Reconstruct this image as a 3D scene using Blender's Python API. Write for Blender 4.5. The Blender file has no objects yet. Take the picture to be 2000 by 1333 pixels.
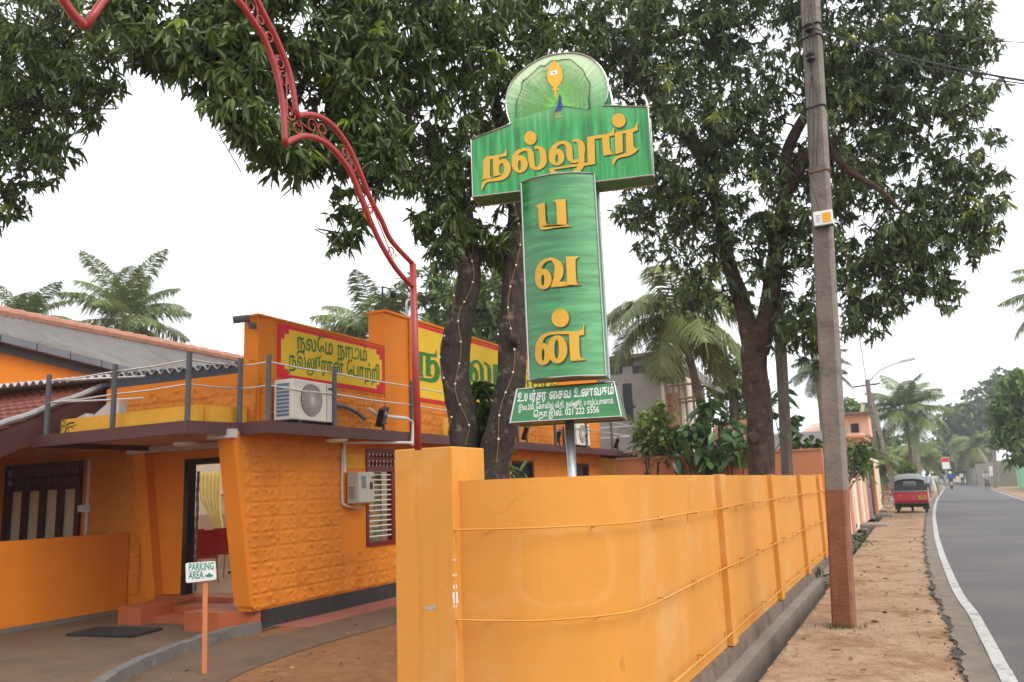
import bpy, bmesh, math, random
import numpy as np
from mathutils import Vector, Matrix
random.seed(7); RNG = np.random.default_rng(11)
scene = bpy.context.scene
COL = scene.collection
pi = math.pi; rad = math.radians

# ---------------------------------------------------------------- camera
F_PX, CX, CY, EYE = 1614.0, 1000.0, 666.5, 1.60
def _cv(x, y): return np.array([(x-CX)/F_PX, (CY-y)/F_PX, 1.0])
_a = _cv(1785, 929); _b = _cv(785, 967)
_up = np.cross(_a, _b); _up /= np.linalg.norm(_up)
if _up[1] < 0: _up = -_up
_Y = _a/np.linalg.norm(_a); _X = np.cross(_Y, _up)
if _X[0] < 0: _X = -_X
ROT = np.stack([_X, _Y, _up])
EYEV = np.array([0, 0, EYE])
cam_d = bpy.data.cameras.new('camera'); cam = bpy.data.objects.new('camera', cam_d)
COL.objects.link(cam); scene.camera = cam
cam_d.sensor_width = 36; cam_d.lens = F_PX/2000*36; cam_d.dof.use_dof = True; cam_d.dof.focus_distance = 5.6; cam_d.dof.aperture_fstop = 3.2; cam_d.clip_end = 3000; cam_d.clip_start = 0.05
m = Matrix.Identity(4)
for i in range(3):
    m[i][0] = ROT[i][0]; m[i][1] = ROT[i][1]; m[i][2] = -ROT[i][2]; m[i][3] = EYEV[i]
cam.matrix_world = m

# ---------------------------------------------------------------- sky, sun, exposure
SUN_EL, SUN_AZ = rad(42), rad(108)          # azimuth measured from +Y towards +X
w = bpy.data.worlds.new('World'); scene.world = w; w.use_nodes = True
nt = w.node_tree; nt.nodes.clear()
out = nt.nodes.new('ShaderNodeOutputWorld'); bg = nt.nodes.new('ShaderNodeBackground')
sky = nt.nodes.new('ShaderNodeTexSky'); sky.sky_type = 'NISHITA'; sky.sun_disc = False
sky.sun_elevation = SUN_EL; sky.sun_rotation = SUN_AZ; sky.dust_density = 4; sky.air_density = 1.2
tc = nt.nodes.new('ShaderNodeTexCoord'); nz = nt.nodes.new('ShaderNodeTexNoise')
nz.inputs['Scale'].default_value = 2.2; nz.inputs['Detail'].default_value = 5
rmp = nt.nodes.new('ShaderNodeMapRange'); rmp.inputs[1].default_value = 0.35; rmp.inputs[2].default_value = 0.7
rmp.inputs[3].default_value = 0.86; rmp.inputs[4].default_value = 1.0
mx = nt.nodes.new('ShaderNodeMix'); mx.data_type = 'RGBA'
nt.links.new(tc.outputs['Generated'], nz.inputs['Vector']); nt.links.new(nz.outputs['Fac'], rmp.inputs[0])
nt.links.new(rmp.outputs[0], mx.inputs[0]); nt.links.new(sky.outputs[0], mx.inputs[6])
mx.inputs[7].default_value = (9.6, 9.9, 10.2, 1)      # the cloud deck
nt.links.new(mx.outputs[2], bg.inputs[0]); bg.inputs[1].default_value = 0.12
nt.links.new(bg.outputs[0], out.inputs[0])
sl = bpy.data.lights.new('sun', 'SUN'); sl.energy = 1.5; sl.angle = rad(30); sl.color = (1, .95, .88)
sun = bpy.data.objects.new('sun', sl); COL.objects.link(sun)
sd = Vector((math.sin(SUN_AZ)*math.cos(SUN_EL), math.cos(SUN_AZ)*math.cos(SUN_EL), math.sin(SUN_EL)))
sun.rotation_euler = sd.to_track_quat('Z', 'Y').to_euler(); sun.location = (0, 0, 60)
scene.view_settings.view_transform = 'Standard'; scene.view_settings.look = 'None'
scene.view_settings.exposure = 0.6; scene.view_settings.gamma = 1.0
scene.cycles.max_bounces = 8; scene.cycles.diffuse_bounces = 4; scene.cycles.transparent_max_bounces = 6

# ---------------------------------------------------------------- measuring the place
def ray(x, y): return ROT @ _cv(x, y)
def at_z(x, y, z=0.0):
    d = ray(x, y); return EYEV + d*((z-EYE)/d[2])
def at_x(x, y, X): d = ray(x, y); return EYEV + d*(X/d[0])
def at_y(x, y, Y): d = ray(x, y); return EYEV + d*(Y/d[1])
def at_d(x, y, depth): return EYEV + ray(x, y)*depth
def at_plane(x, y, P, n):
    d = ray(x, y); P = np.asarray(P, float); n = np.asarray(n, float)
    return EYEV + d*((n@(P-EYEV))/(n@d))

# ---------------------------------------------------------------- materials
MATS = {}
def mat(name, col, rough=0.75, var=0.12, scale=3.0, bump=0.0, bscale=60.0, metal=0.0, spec=0.4, col2=None,
        c2scale=1.5, c2lo=0.5, c2hi=0.7, streak=0.0, rnd=0.0, trans=0.0, coat=0.0, bdist=.02, bstretch=0, crack=0):
    if name in MATS: return MATS[name]
    M = bpy.data.materials.new(name); M.use_nodes = True; MATS[name] = M
    t = M.node_tree; b = t.nodes['Principled BSDF']; N = t.nodes.new; L = t.links.new
    g = N('ShaderNodeNewGeometry')
    n1 = N('ShaderNodeTexNoise'); n1.inputs['Scale'].default_value = scale; n1.inputs['Detail'].default_value = 6
    n1.inputs['Roughness'].default_value = 0.65
    L(g.outputs['Position'], n1.inputs['Vector'])
    mr = N('ShaderNodeMapRange'); mr.inputs[1].default_value = .25; mr.inputs[2].default_value = .75
    mr.inputs[3].default_value = 1-var; mr.inputs[4].default_value = 1+var
    L(n1.outputs['Fac'], mr.inputs[0])
    base = N('ShaderNodeRGB'); base.outputs[0].default_value = (*col, 1); cur = base.outputs[0]
    def mixc(a, bcol, fac):
        x = N('ShaderNodeMix'); x.data_type = 'RGBA'; L(fac, x.inputs[0]); L(a, x.inputs[6])
        if isinstance(bcol, tuple): x.inputs[7].default_value = (*bcol, 1)
        else: L(bcol, x.inputs[7])
        return x.outputs[2]
    def rng(sock, lo, hi, a=0., c=1.):
        r = N('ShaderNodeMapRange'); r.interpolation_type = 'SMOOTHSTEP'
        for i, v in zip((1, 2, 3, 4), (lo, hi, a, c)): r.inputs[i].default_value = v
        L(sock, r.inputs[0]); return r.outputs[0]
    if col2 is not None:
        n2 = N('ShaderNodeTexNoise'); n2.inputs['Scale'].default_value = c2scale; n2.inputs['Detail'].default_value = 8
        n2.inputs['Roughness'].default_value = .7
        mp = N('ShaderNodeMapping'); mp.inputs['Location'].default_value = (13.1, 5.2, 7.7)
        L(g.outputs['Position'], mp.inputs['Vector']); L(mp.outputs[0], n2.inputs['Vector'])
        cur = mixc(cur, col2, rng(n2.outputs['Fac'], c2lo, c2hi))
    if streak:
        mp = N('ShaderNodeMapping'); mp.inputs['Scale'].default_value = (9, 9, .5)
        L(g.outputs['Position'], mp.inputs['Vector'])
        n3 = N('ShaderNodeTexNoise'); n3.inputs['Scale'].default_value = 1.3; n3.inputs['Detail'].default_value = 4
        L(mp.outputs[0], n3.inputs['Vector'])
        cur = mixc(cur, tuple(c*.45 for c in col), rng(n3.outputs['Fac'], .55, .8, 0, streak))
    if crack:
        nd = N('ShaderNodeTexNoise'); nd.inputs['Scale'].default_value = 2.5; nd.inputs['Detail'].default_value = 6; L(g.outputs['Position'], nd.inputs['Vector'])
        ad = N('ShaderNodeVectorMath'); ad.operation = 'MULTIPLY_ADD'; ad.inputs[1].default_value = (.5, .5, .5); L(nd.outputs['Color'], ad.inputs[0]); L(g.outputs['Position'], ad.inputs[2])
        vo = N('ShaderNodeTexVoronoi'); vo.feature = 'DISTANCE_TO_EDGE'; vo.inputs['Scale'].default_value = .8; L(ad.outputs[0], vo.inputs['Vector'])
        ck = rng(vo.outputs['Distance'], .001, .006, crack, 0); nm = N('ShaderNodeMath'); nm.operation = 'MULTIPLY'; L(ck, nm.inputs[0]); L(rng(n1.outputs['Fac'], .5, .62), nm.inputs[1])
        cur = mixc(cur, tuple(c*.5 for c in col), nm.outputs[0])
    vm = N('ShaderNodeVectorMath'); vm.operation = 'SCALE'; L(cur, vm.inputs[0]); L(mr.outputs[0], vm.inputs['Scale'])
    cur = vm.outputs[0]
    if rnd:
        at = N('ShaderNodeAttribute'); at.attribute_name = 'rnd'
        r2 = rng(at.outputs['Fac'], 0, 1, 1-rnd, 1+rnd)
        v2 = N('ShaderNodeVectorMath'); v2.operation = 'SCALE'; L(cur, v2.inputs[0]); L(r2, v2.inputs['Scale']); cur = v2.outputs[0]
        hue = rng(at.outputs['Fac'], .45, .95, 0, .45); cur = mixc(cur, tuple(c*k for c, k in zip(col, (1.9, 1.45, .8))), hue)
        lite = rng(at.outputs['Fac'], .93, .97)
        cur = mixc(cur, tuple(min(1, c*k) for c, k in zip(col, (3.2, 2.6, 1.2))), lite)
    L(cur, b.inputs['Base Color'])
    b.inputs['Roughness'].default_value = rough; b.inputs['Metallic'].default_value = metal
    b.inputs['Specular IOR Level'].default_value = spec
    if coat: b.inputs['Coat Weight'].default_value = coat; b.inputs['Coat Roughness'].default_value = .15
    if bump:
        nb = N('ShaderNodeTexNoise'); nb.inputs['Scale'].default_value = bscale; nb.inputs['Detail'].default_value = 5
        if bstretch:
            mb_ = N('ShaderNodeMapping'); mb_.inputs['Scale'].default_value = (1, 1, bstretch); L(g.outputs['Position'], mb_.inputs['Vector']); L(mb_.outputs[0], nb.inputs['Vector'])
        else: L(g.outputs['Position'], nb.inputs['Vector'])
        bp = N('ShaderNodeBump'); bp.inputs['Strength'].default_value = bump; bp.inputs['Distance'].default_value = bdist
        L(nb.outputs['Fac'], bp.inputs['Height']); L(bp.outputs[0], b.inputs['Normal'])
    if trans:
        tr = N('ShaderNodeBsdfTranslucent'); L(cur, tr.inputs[0]); ms = N('ShaderNodeMixShader'); ms.inputs[0].default_value = trans
        L(b.outputs[0], ms.inputs[1]); L(tr.outputs[0], ms.inputs[2]); L(ms.outputs[0], t.nodes['Material Output'].inputs[0])
    return M

WALLC = (.58, .25, .044)
m_wall = mat('boundary_paint', WALLC, .8, .08, 1.3, .10, 35, col2=(.60, .31, .10), c2scale=.9, c2lo=.48, c2hi=.72, streak=.22, spec=.22, crack=.5)
m_wallside = mat('pilaster_paint', (.80, .31, .03), .8, .06, 2, .2, 35, spec=.25)
m_orange = mat('building_orange', (.68, .20, .014), .75, .10, 1.6, .2, 40, streak=.12, spec=.25)
m_clad = mat('cladding_orange', (.63, .20, .018), .7, .10, 2.2, .15, 70, col2=(.46, .12, .01), c2scale=2.0, c2lo=.5, c2hi=.75, streak=.15, spec=.3)
m_yellow = mat('sign_yellow', (.72, .47, .03), .75, .10, 1.5, .1, 50, spec=.25)
m_ochre = mat('ochre_paint', (.72, .36, .04), .8, .12, 3, .2, 40, streak=.2, spec=.25)
m_signred = mat('sign_red', (.62, .022, .04), .75, .08, 2, .1, 50, spec=.25)
m_signgreen = mat('sign_green', (.03, .17, .03), .8, .08, 3, 0)
m_brown = mat('fascia_brown', (.085, .032, .03), .55, .15, 3, .15, 40, streak=.2)
m_soffit = mat('soffit', (.55, .36, .27), .85, .08, 2, .1, 30)
m_cornice = mat('cornice_white', (.52, .48, .47), .8, .06, 3, .1, 40)
m_maroon = mat('maroon_wood', (.045, .008, .010), .35, .2, 6, .1, 60, spec=.5)
m_redwood = mat('window_red_wood', (.16, .012, .015), .4, .15, 6, .1, 60)
m_black = mat('black_frame', (.012, .010, .010), .3, .2, 8, 0, spec=.5)
m_plinth = mat('plinth_black', (.03, .028, .028), .7, .3, 4, .5, 30, col2=(.12, .09, .07), c2lo=.58, c2hi=.8)
m_tilered = mat('step_tile', (.36, .088, .03), .5, .18, 3, .2, 30, col2=(.25, .12, .08), c2lo=.5, c2hi=.8)
m_white = mat('white_paint', (.75, .75, .73), .6, .06, 4, .05, 60)
m_offwhite = mat('aircon_white', (.66, .63, .57), .5, .08, 5, .03, 60, streak=.15)
m_cream = mat('cream_wall', (.70, .64, .50), .8, .05, 2, .05, 40)
m_tan = mat('tan_dado', (.46, .36, .26), .7, .06, 2, .05, 40)
m_curtain = mat('curtain_cloth', (.78, .66, .26), .85, .08, 6, .1, 80, trans=.25)
m_blind = mat('window_blind', (.50, .46, .33), .6, .08, 3, .05, 60)
m_chairred = mat('chair_red', (.36, .012, .018), .35, .08, 4, 0, spec=.5)
m_metal = mat('galvanised', (.42, .44, .45), .38, .2, 8, .08, 60, metal=.85)
m_steel = mat('polished_steel', (.42, .40, .38), .2, .08, 6, .25, 4, metal=1.0)
m_railsteel = mat('rail_steel', (.62, .60, .57), .35, .1, 8, 0, metal=.8)
m_post = mat('post_grey', (.085, .09, .095), .5, .2, 9, .1, 60)
m_dark = mat('dark_plastic', (.015, .015, .016), .45, .1, 9, 0)
m_lens = mat('lamp_glass', (.10, .11, .12), .08, .05, 9, 0, spec=.8)
m_fan = mat('fan_dark', (.05, .045, .04), .6, .2, 12, 0)
m_blue = mat('blue_grille', (.10, .17, .25), .5, .2, 12, 0)
m_box = mat('meter_box', (.46, .43, .38), .5, .06, 6, .05, 60)
m_conduit = mat('conduit', (.55, .50, .44), .6, .1, 6, .05, 60)
m_conduitw = mat('conduit_white', (.68, .66, .62), .6, .1, 6, .05, 60)
m_archred = mat('arch_red', (.30, .024, .024), .38, .18, 7, .08, 90, spec=.5, col2=(.30, .05, .042), c2lo=.5, c2hi=.75, c2scale=4)
m_asb = mat('asbestos_sheet', (.15, .135, .125), .9, .22, 1.2, .4, 25, col2=(.10, .088, .08), c2lo=.45, c2hi=.75, c2scale=2)
m_sheet = mat('sheet_edge', (.42, .41, .39), .8, .15, 3, .2, 40)
m_gutter = mat('gutter_grey', (.13, .14, .15), .5, .15, 4, .05, 60)
m_ridge = mat('ridge_tile', (.38, .18, .12), .8, .2, 4, .3, 30)
m_rooftile = mat('roof_tile', (.22, .06, .04), .75, .3, 3, .4, 25, col2=(.12, .045, .035), c2lo=.5, c2hi=.75, c2scale=5)
m_flash = mat('verge_flashing', (.33, .32, .31), .7, .15, 3, .2, 40)
m_blueboard = mat('blue_fascia', (.03, .04, .055), .6, .2, 3, .1, 40)
m_concrete = mat('concrete', (.24, .205, .17), .9, .18, 2.2, .5, 30, col2=(.20, .165, .135), c2lo=.45, c2hi=.75, c2scale=1.7)
m_kerb = mat('kerb_stone', (.13, .118, .105), .9, .25, 5, .6, 30, col2=(.25, .20, .16), c2lo=.55, c2hi=.75, c2scale=7)
m_drive = mat('driveway_concrete', (.125, .076, .044), .92, .25, 1.6, .4, 25, col2=(.085, .055, .036), c2lo=.45, c2hi=.75, c2scale=1.2)
m_soil = mat('soil', (.34, .235, .155), .95, .26, 9, 1.0, 28, col2=(.235, .135, .075), c2lo=.44, c2hi=.64, c2scale=1.3, spec=.1)
m_soilyard = mat('yard_soil', (.225, .105, .046), .95, .28, 7, .8, 22, col2=(.17, .085, .042), c2lo=.42, c2hi=.72, c2scale=.9, spec=.1)
m_asphalt = mat('asphalt', (.108, .102, .106), .85, .38, 45, .8, 140, col2=(.15, .135, .125), c2lo=.45, c2hi=.7, c2scale=.35, spec=.35)
m_shoulder = mat('asphalt_dusty', (.19, .15, .115), .9, .25, 4, .6, 90, col2=(.125, .115, .11), c2lo=.45, c2hi=.7, c2scale=3)
m_broken = mat('asphalt_edge', (.055, .05, .046), .8, .4, 9, 1, 60)
m_line = mat('road_line', (.42, .405, .39), .8, .15, 5, .3, 90, col2=(.17, .16, .15), c2lo=.5, c2hi=.68, c2scale=6)
m_pole = mat('pole_concrete', (.215, .18, .157), .9, .28, 4, .6, 40, col2=(.14, .118, .105), c2lo=.45, c2hi=.7, c2scale=4, streak=.2)
m_polered = mat('pole_soil_stain', (.24, .095, .055), .92, .25, 4, .6, 40, col2=(.17, .075, .045), c2lo=.45, c2hi=.7, c2scale=5, streak=.2)
m_wire = mat('wire_black', (.02, .02, .022), .5, .1, 9, 0)
m_bark = mat('bark', (.052, .04, .034), .95, .45, 7, 1.0, 16, col2=(.24, .20, .17), c2lo=.54, c2hi=.72, c2scale=7, spec=.15, bdist=.06, bstretch=.3)
m_barkred = mat('bark_brown', (.075, .048, .038), .95, .45, 7, 1.0, 16, col2=(.18, .135, .11), c2lo=.54, c2hi=.72, c2scale=6, spec=.15, bdist=.06, bstretch=.3)
m_palmtrunk = mat('palm_trunk', (.16, .125, .10), .95, .3, 6, .8, 18)
m_leaf = mat('mango_leaf', (.068, .112, .024), .42, .25, .8, 0, rnd=.5, trans=.3, spec=.5)
m_leaf2 = mat('mango_leaf_grey', (.098, .142, .056), .48, .25, .8, 0, rnd=.5, trans=.3, spec=.5)
m_leafbg = mat('leaf_background', (.10, .165, .05), .6, .2, 1, 0, rnd=.45, trans=.2, spec=.3)
m_leafbright = mat('leaf_bright', (.12, .19, .035), .5, .2, 2, 0, rnd=.4, trans=.25, spec=.4)
m_leafbread = mat('breadfruit_leaf', (.05, .11, .03), .35, .2, 3, 0, rnd=.4, trans=.2, spec=.5)
m_palm = mat('palm_leaf', (.165, .225, .075), .45, .2, 2, 0, rnd=.4, trans=.2, spec=.4)
m_palmy = mat('palm_leaf_yellow', (.18, .22, .07), .5, .2, 2, 0, rnd=.4, trans=.22, spec=.4)
m_salmon = mat('salmon_wall', (.50, .20, .10), .85, .10, 1.5, .2, 30, streak=.12, spec=.2)
m_cement = mat('bare_cement', (.24, .225, .205), .95, .15, 1.2, .4, 20, col2=(.17, .155, .14), c2lo=.45, c2hi=.7)
m_palebuilding = mat('pale_render', (.55, .50, .42), .9, .08, 1.5, .2, 30)
m_bamboo = mat('scaffold_wood', (.16, .11, .07), .85, .25, 5, .2, 30)
m_pink = mat('pink_render', (.62, .42, .33), .85, .08, 1.5, .1, 30)
m_shoporange = mat('shop_orange', (.72, .28, .12), .85, .08, 1.5, .1, 30)
m_peach = mat('peach_paint', (.70, .40, .26), .85, .08, 1.5, .1, 30)
m_paleband = mat('pale_band', (.72, .62, .55), .85, .08, 2, .1, 30)
m_terra = mat('terracotta_band', (.45, .20, .12), .85, .08, 2, .1, 30)
m_purple = mat('mauve_wall', (.36, .26, .27), .85, .08, 2, .1, 30)
m_beige = mat('beige_wall', (.58, .46, .32), .85, .08, 1.5, .1, 30)
m_awn = mat('awning_blue', (.10, .22, .42), .6, .1, 3, .05, 30)
m_olive = mat('olive_gate', (.26, .235, .175), .7, .06, 1.5, .05, 30)
m_mint = mat('mint_wall', (.22, .52, .30), .85, .08, 1.5, .1, 30)
m_sheetwhite = mat('white_sheet', (.66, .70, .76), .6, .05, 1.5, .05, 30)
m_grass = mat('weed_green', (.07, .12, .03), .7, .3, 5, 0, rnd=.4, trans=.2)
m_litter = mat('dry_leaf', (.22, .12, .055), .8, .35, 9, 0, rnd=.5)
m_tukred = mat('tuktuk_red', (.40, .012, .03), .3, .08, 3, 0, spec=.5, coat=.4)
m_canvas = mat('canvas_black', (.03, .033, .037), .7, .15, 4, .2, 40)
m_canvasgrey = mat('canvas_grey', (.20, .21, .22), .6, .15, 4, .2, 40)
m_plate = mat('plate_yellow', (.75, .48, .04), .5, .05, 4, 0)
m_rubber = mat('rubber', (.02, .02, .02), .85, .1, 9, 0)
m_skin = mat('skin', (.16, .085, .055), .55, .1, 9, 0)
m_hair = mat('hair_black', (.012, .010, .010), .5, .1, 9, 0)
m_shirtb = mat('shirt_greyblue', (.30, .33, .40), .85, .08, 9, 0)
m_shirtw = mat('shirt_white', (.60, .60, .55), .85, .08, 9, 0)
m_shirtblue = mat('shirt_blue', (.02, .06, .36), .8, .08, 9, 0)
m_shirtg = mat('shirt_palegrey', (.42, .43, .42), .85, .08, 9, 0)
m_trou = mat('trousers_dark', (.045, .045, .06), .85, .1, 9, 0)
m_trougrey = mat('trousers_grey', (.13, .12, .13), .85, .1, 9, 0)
m_sarong = mat('sarong_pale', (.48, .46, .36), .85, .1, 9, 0)
m_straw = mat('straw_hat', (.62, .42, .20), .8, .1, 9, 0)
m_amber = mat('tail_lamp', (.55, .10, .03), .3, .05, 9, 0)
m_carpaint = mat('car_dark', (.03, .034, .04), .25, .05, 3, 0, spec=.5, coat=.5)
m_glass = mat('window_glass', (.03, .035, .04), .06, .05, 3, 0, spec=.8)
m_matblack = mat('door_mat', (.02, .019, .018), .95, .2, 9, .8, 90)
m_gold = mat('letter_gold', (.60, .34, .03), .5, .05, 3, 0)
m_lettershadow = mat('letter_shadow', (.02, .07, .025), .6, .05, 3, 0)
m_lettergrey = mat('letter_silver', (.68, .67, .66), .6, .05, 3, 0)
m_lettergreen = mat('letter_green', (.03, .22, .12), .6, .05, 3, 0)
m_postwood = mat('orange_post', (.50, .17, .06), .7, .12, 6, .15, 50)
m_woodtop = mat('bamboo_pole', (.3, .2, .12), .8, .2, 6, .15, 50)

# ---------------------------------------------------------------- mesh building
OFFS = {}
class MB:
    def __init__(s): s.v = []; s.f = []; s.mi = []
    def add(s, verts, faces, mi=0):
        o = len(s.v); s.v += [tuple(map(float, p)) for p in verts]
        s.f += [tuple(i+o for i in f) for f in faces]; s.mi += [mi]*len(faces); return s
    def box(s, lo, hi, mi=0):
        x0, y0, z0 = lo; x1, y1, z1 = hi
        return s.hexa([(x0, y0, z0), (x1, y0, z0), (x1, y1, z0), (x0, y1, z0), (x0, y0, z1), (x1, y0, z1), (x1, y1, z1), (x0, y1, z1)], mi)
    def hexa(s, p, mi=0):
        return s.add(p, [(0, 3, 2, 1), (4, 5, 6, 7), (0, 1, 5, 4), (1, 2, 6, 5), (2, 3, 7, 6), (3, 0, 4, 7)], mi)
    def bbox(s, lo, hi, b=.01, mi=0):
        bm = bmesh.new(); bmesh.ops.create_cube(bm, size=1)
        c = [(a+d)/2 for a, d in zip(lo, hi)]; k = [abs(d-a) for a, d in zip(lo, hi)]
        for v in bm.verts: v.co = Vector([c[i]+v.co[i]*k[i] for i in range(3)])
        bmesh.ops.bevel(bm, geom=list(bm.edges), offset=b, segments=2, affect='EDGES', profile=.5)
        bm.verts.index_update()
        s.add([v.co[:] for v in bm.verts], [[v.index for v in f.verts] for f in bm.faces], mi); bm.free(); return s
    def obox(s, c, ax, ay, az, mi=0):
        c, ax, ay, az = (np.asarray(q, float) for q in (c, ax, ay, az))
        P = [c+i*ax+j*ay+k*az for k in (-1, 1) for i, j in ((-1, -1), (1, -1), (1, 1), (-1, 1))]
        return s.hexa(P, mi)
    def bar(s, a, b, wx, wy=None, mi=0, up=(0, 0, 1)):
        a = np.asarray(a, float); b = np.asarray(b, float); d = b-a; L = np.linalg.norm(d); d = d/L
        up = np.asarray(up, float)
        if abs(d@up) > .95: up = np.array([1., 0, 0])
        x = np.cross(d, up); x /= np.linalg.norm(x); y = np.cross(x, d); wy = wy or wx
        return s.obox((a+b)/2, d*L/2, x*wx/2, y*wy/2, mi)
    def tube(s, pts, r, n=8, mi=0, cap=True, squash=1.0, rough=0.0):
        P = [np.asarray(p, float) for p in pts]; k = len(P)
        rr = list(r) if hasattr(r, '__len__') else [r]*k
        up = np.array([0, 0, 1.0]); vs = []; prevx = None
        for i in range(k):
            t = P[min(i+1, k-1)]-P[max(i-1, 0)]; t = t/(np.linalg.norm(t)+1e-9)
            if prevx is None:
                u = up if abs(t@up) < .9 else np.array([1., 0, 0]); x = np.cross(t, u)
            else: x = prevx-t*(prevx@t)
            x /= np.linalg.norm(x)+1e-9; y = np.cross(t, x); prevx = x
            for j in range(n):
                a = 2*pi*j/n; q = 1+rough*(math.sin(3*a+i*.7)+.8*math.sin(2*a-i*1.1+1)+.7*math.sin(5*a+i*1.9)); vs.append(P[i]+rr[i]*q*(math.cos(a)*x+squash*math.sin(a)*y))
        fs = [(i*n+j, i*n+(j+1) % n, (i+1)*n+(j+1) % n, (i+1)*n+j) for i in range(k-1) for j in range(n)]
        if cap: fs += [tuple(range(n-1, -1, -1)), tuple((k-1)*n+j for j in range(n))]
        return s.add(vs, fs, mi)
    def lathe(s, c, prof, n=16, axis=(0, 0, 1), mi=0):
        c = np.asarray(c, float); a = np.asarray(axis, float); a /= np.linalg.norm(a)
        x = np.cross(a, [0, 0, 1.]) if abs(a[2]) < .9 else np.array([1., 0, 0]); x /= np.linalg.norm(x); y = np.cross(a, x)
        vs = [c+h*a+r*(math.cos(2*pi*j/n)*x+math.sin(2*pi*j/n)*y) for r, h in prof for j in range(n)]; k = len(prof)
        fs = [(i*n+j, i*n+(j+1) % n, (i+1)*n+(j+1) % n, (i+1)*n+j) for i in range(k-1) for j in range(n)]
        fs += [tuple(range(n-1, -1, -1)), tuple((k-1)*n+j for j in range(n))]
        return s.add(vs, fs, mi)
    def torus(s, c, R_, r, axis=(1, 0, 0), n=24, m_=6, mi=0):
        c = np.asarray(c, float); a = np.asarray(axis, float); a /= np.linalg.norm(a)
        x = np.cross(a, [0, 0, 1.]) if abs(a[2]) < .9 else np.array([1., 0, 0]); x /= np.linalg.norm(x); y = np.cross(a, x)
        vs = []
        for i in range(n):
            d = math.cos(2*pi*i/n)*x+math.sin(2*pi*i/n)*y
            for j in range(m_): vs.append(c+d*(R_+r*math.cos(2*pi*j/m_))+a*r*math.sin(2*pi*j/m_))
        fs = [(i*m_+j, i*m_+(j+1) % m_, ((i+1) % n)*m_+(j+1) % m_, ((i+1) % n)*m_+j) for i in range(n) for j in range(m_)]
        return s.add(vs, fs, mi)
    def ball(s, c, r, n=10, mi=0):
        r = (r, r, r) if not hasattr(r, '__len__') else r
        vs = [(c[0]+r[0]*math.sin(pi*i/n)*math.cos(2*pi*j/n), c[1]+r[1]*math.sin(pi*i/n)*math.sin(2*pi*j/n), c[2]+r[2]*math.cos(pi*i/n)) for i in range(1, n) for j in range(n)]
        fs = [((i-1)*n+j, i*n+j, i*n+(j+1) % n, (i-1)*n+(j+1) % n) for i in range(1, n-1) for j in range(n)]
        k = len(vs); vs += [(c[0], c[1], c[2]+r[2]), (c[0], c[1], c[2]-r[2])]
        fs += [(k, j, (j+1) % n) for j in range(n)]+[(k+1, (n-2)*n+(j+1) % n, (n-2)*n+j) for j in range(n)]
        return s.add(vs, fs, mi)
    def prism(s, poly, ext, mi=0):
        n = len(poly); e = np.asarray(ext, float); P = [np.asarray(p, float) for p in poly]
        return s.add(P+[p+e for p in P], [tuple(range(n-1, -1, -1)), tuple(range(n, 2*n))]+[(i, (i+1) % n, n+(i+1) % n, n+i) for i in range(n)], mi)
    def build(s, name, mats, parent=None, smooth=False, rnd=False):
        me = bpy.data.meshes.new(name); v = np.array(s.v, float)
        off = np.zeros(3)
        if parent is not None: off = OFFS.get(parent.name, off)
        elif len(v): off = np.array([(v[:, 0].min()+v[:, 0].max())/2, (v[:, 1].min()+v[:, 1].max())/2, v[:, 2].min()])
        me.from_pydata([tuple(p) for p in v-off], [], s.f)
        mats = mats if isinstance(mats, (list, tuple)) else [mats]
        for q in mats: me.materials.append(q)
        if len(mats) > 1: me.polygons.foreach_set('material_index', s.mi)
        if smooth: me.polygons.foreach_set('use_smooth', [True]*len(me.polygons))
        if rnd:
            a = me.attributes.new('rnd', 'FLOAT', 'FACE'); a.data.foreach_set('value', RNG.random(len(me.polygons)).astype(np.float32))
        bm = bmesh.new(); bm.from_mesh(me); bmesh.ops.recalc_face_normals(bm, faces=bm.faces) if not rnd else None; bm.to_mesh(me); bm.free()
        o = bpy.data.objects.new(name, me); COL.objects.link(o)
        if parent is not None: o.parent = parent
        else: o.location = off
        OFFS[o.name] = off
        return o
def np_mesh(name, V, quads, mat_, parent=None, rnd=None, smooth=False):
    """big meshes straight from arrays"""
    me = bpy.data.meshes.new(name); off = OFFS.get(parent.name, np.zeros(3)) if parent is not None else np.zeros(3)
    V = np.asarray(V, float)-off; n, q = len(V), len(quads); k = quads.shape[1]
    me.vertices.add(n); me.vertices.foreach_set('co', V.astype(np.float32).ravel())
    me.loops.add(q*k); me.loops.foreach_set('vertex_index', quads.astype(np.int32).ravel())
    me.polygons.add(q); me.polygons.foreach_set('loop_start', np.arange(0, q*k, k, dtype=np.int32))
    if smooth: me.polygons.foreach_set('use_smooth', np.ones(q, bool))
    me.update(calc_edges=True); me.materials.append(mat_)
    if rnd is not None:
        a = me.attributes.new('rnd', 'FLOAT', 'FACE'); a.data.foreach_set('value', rnd.astype(np.float32))
    o = bpy.data.objects.new(name, me); COL.objects.link(o)
    if parent is not None: o.parent = parent
    OFFS[o.name] = off
    return o
def tag(o, label=None, cat=None, group=None, kind=None):
    if label: o['label'] = label
    if cat: o['category'] = cat
    if group: o['group'] = group
    if kind: o['kind'] = kind
    return o
def thing(name, loc, label, cat, group=None):
    o = bpy.data.objects.new(name, None); COL.objects.link(o); o.location = [float(c) for c in loc]
    o.empty_display_size = .2; OFFS[o.name] = np.array(loc, float); return tag(o, label, cat, group)
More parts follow.
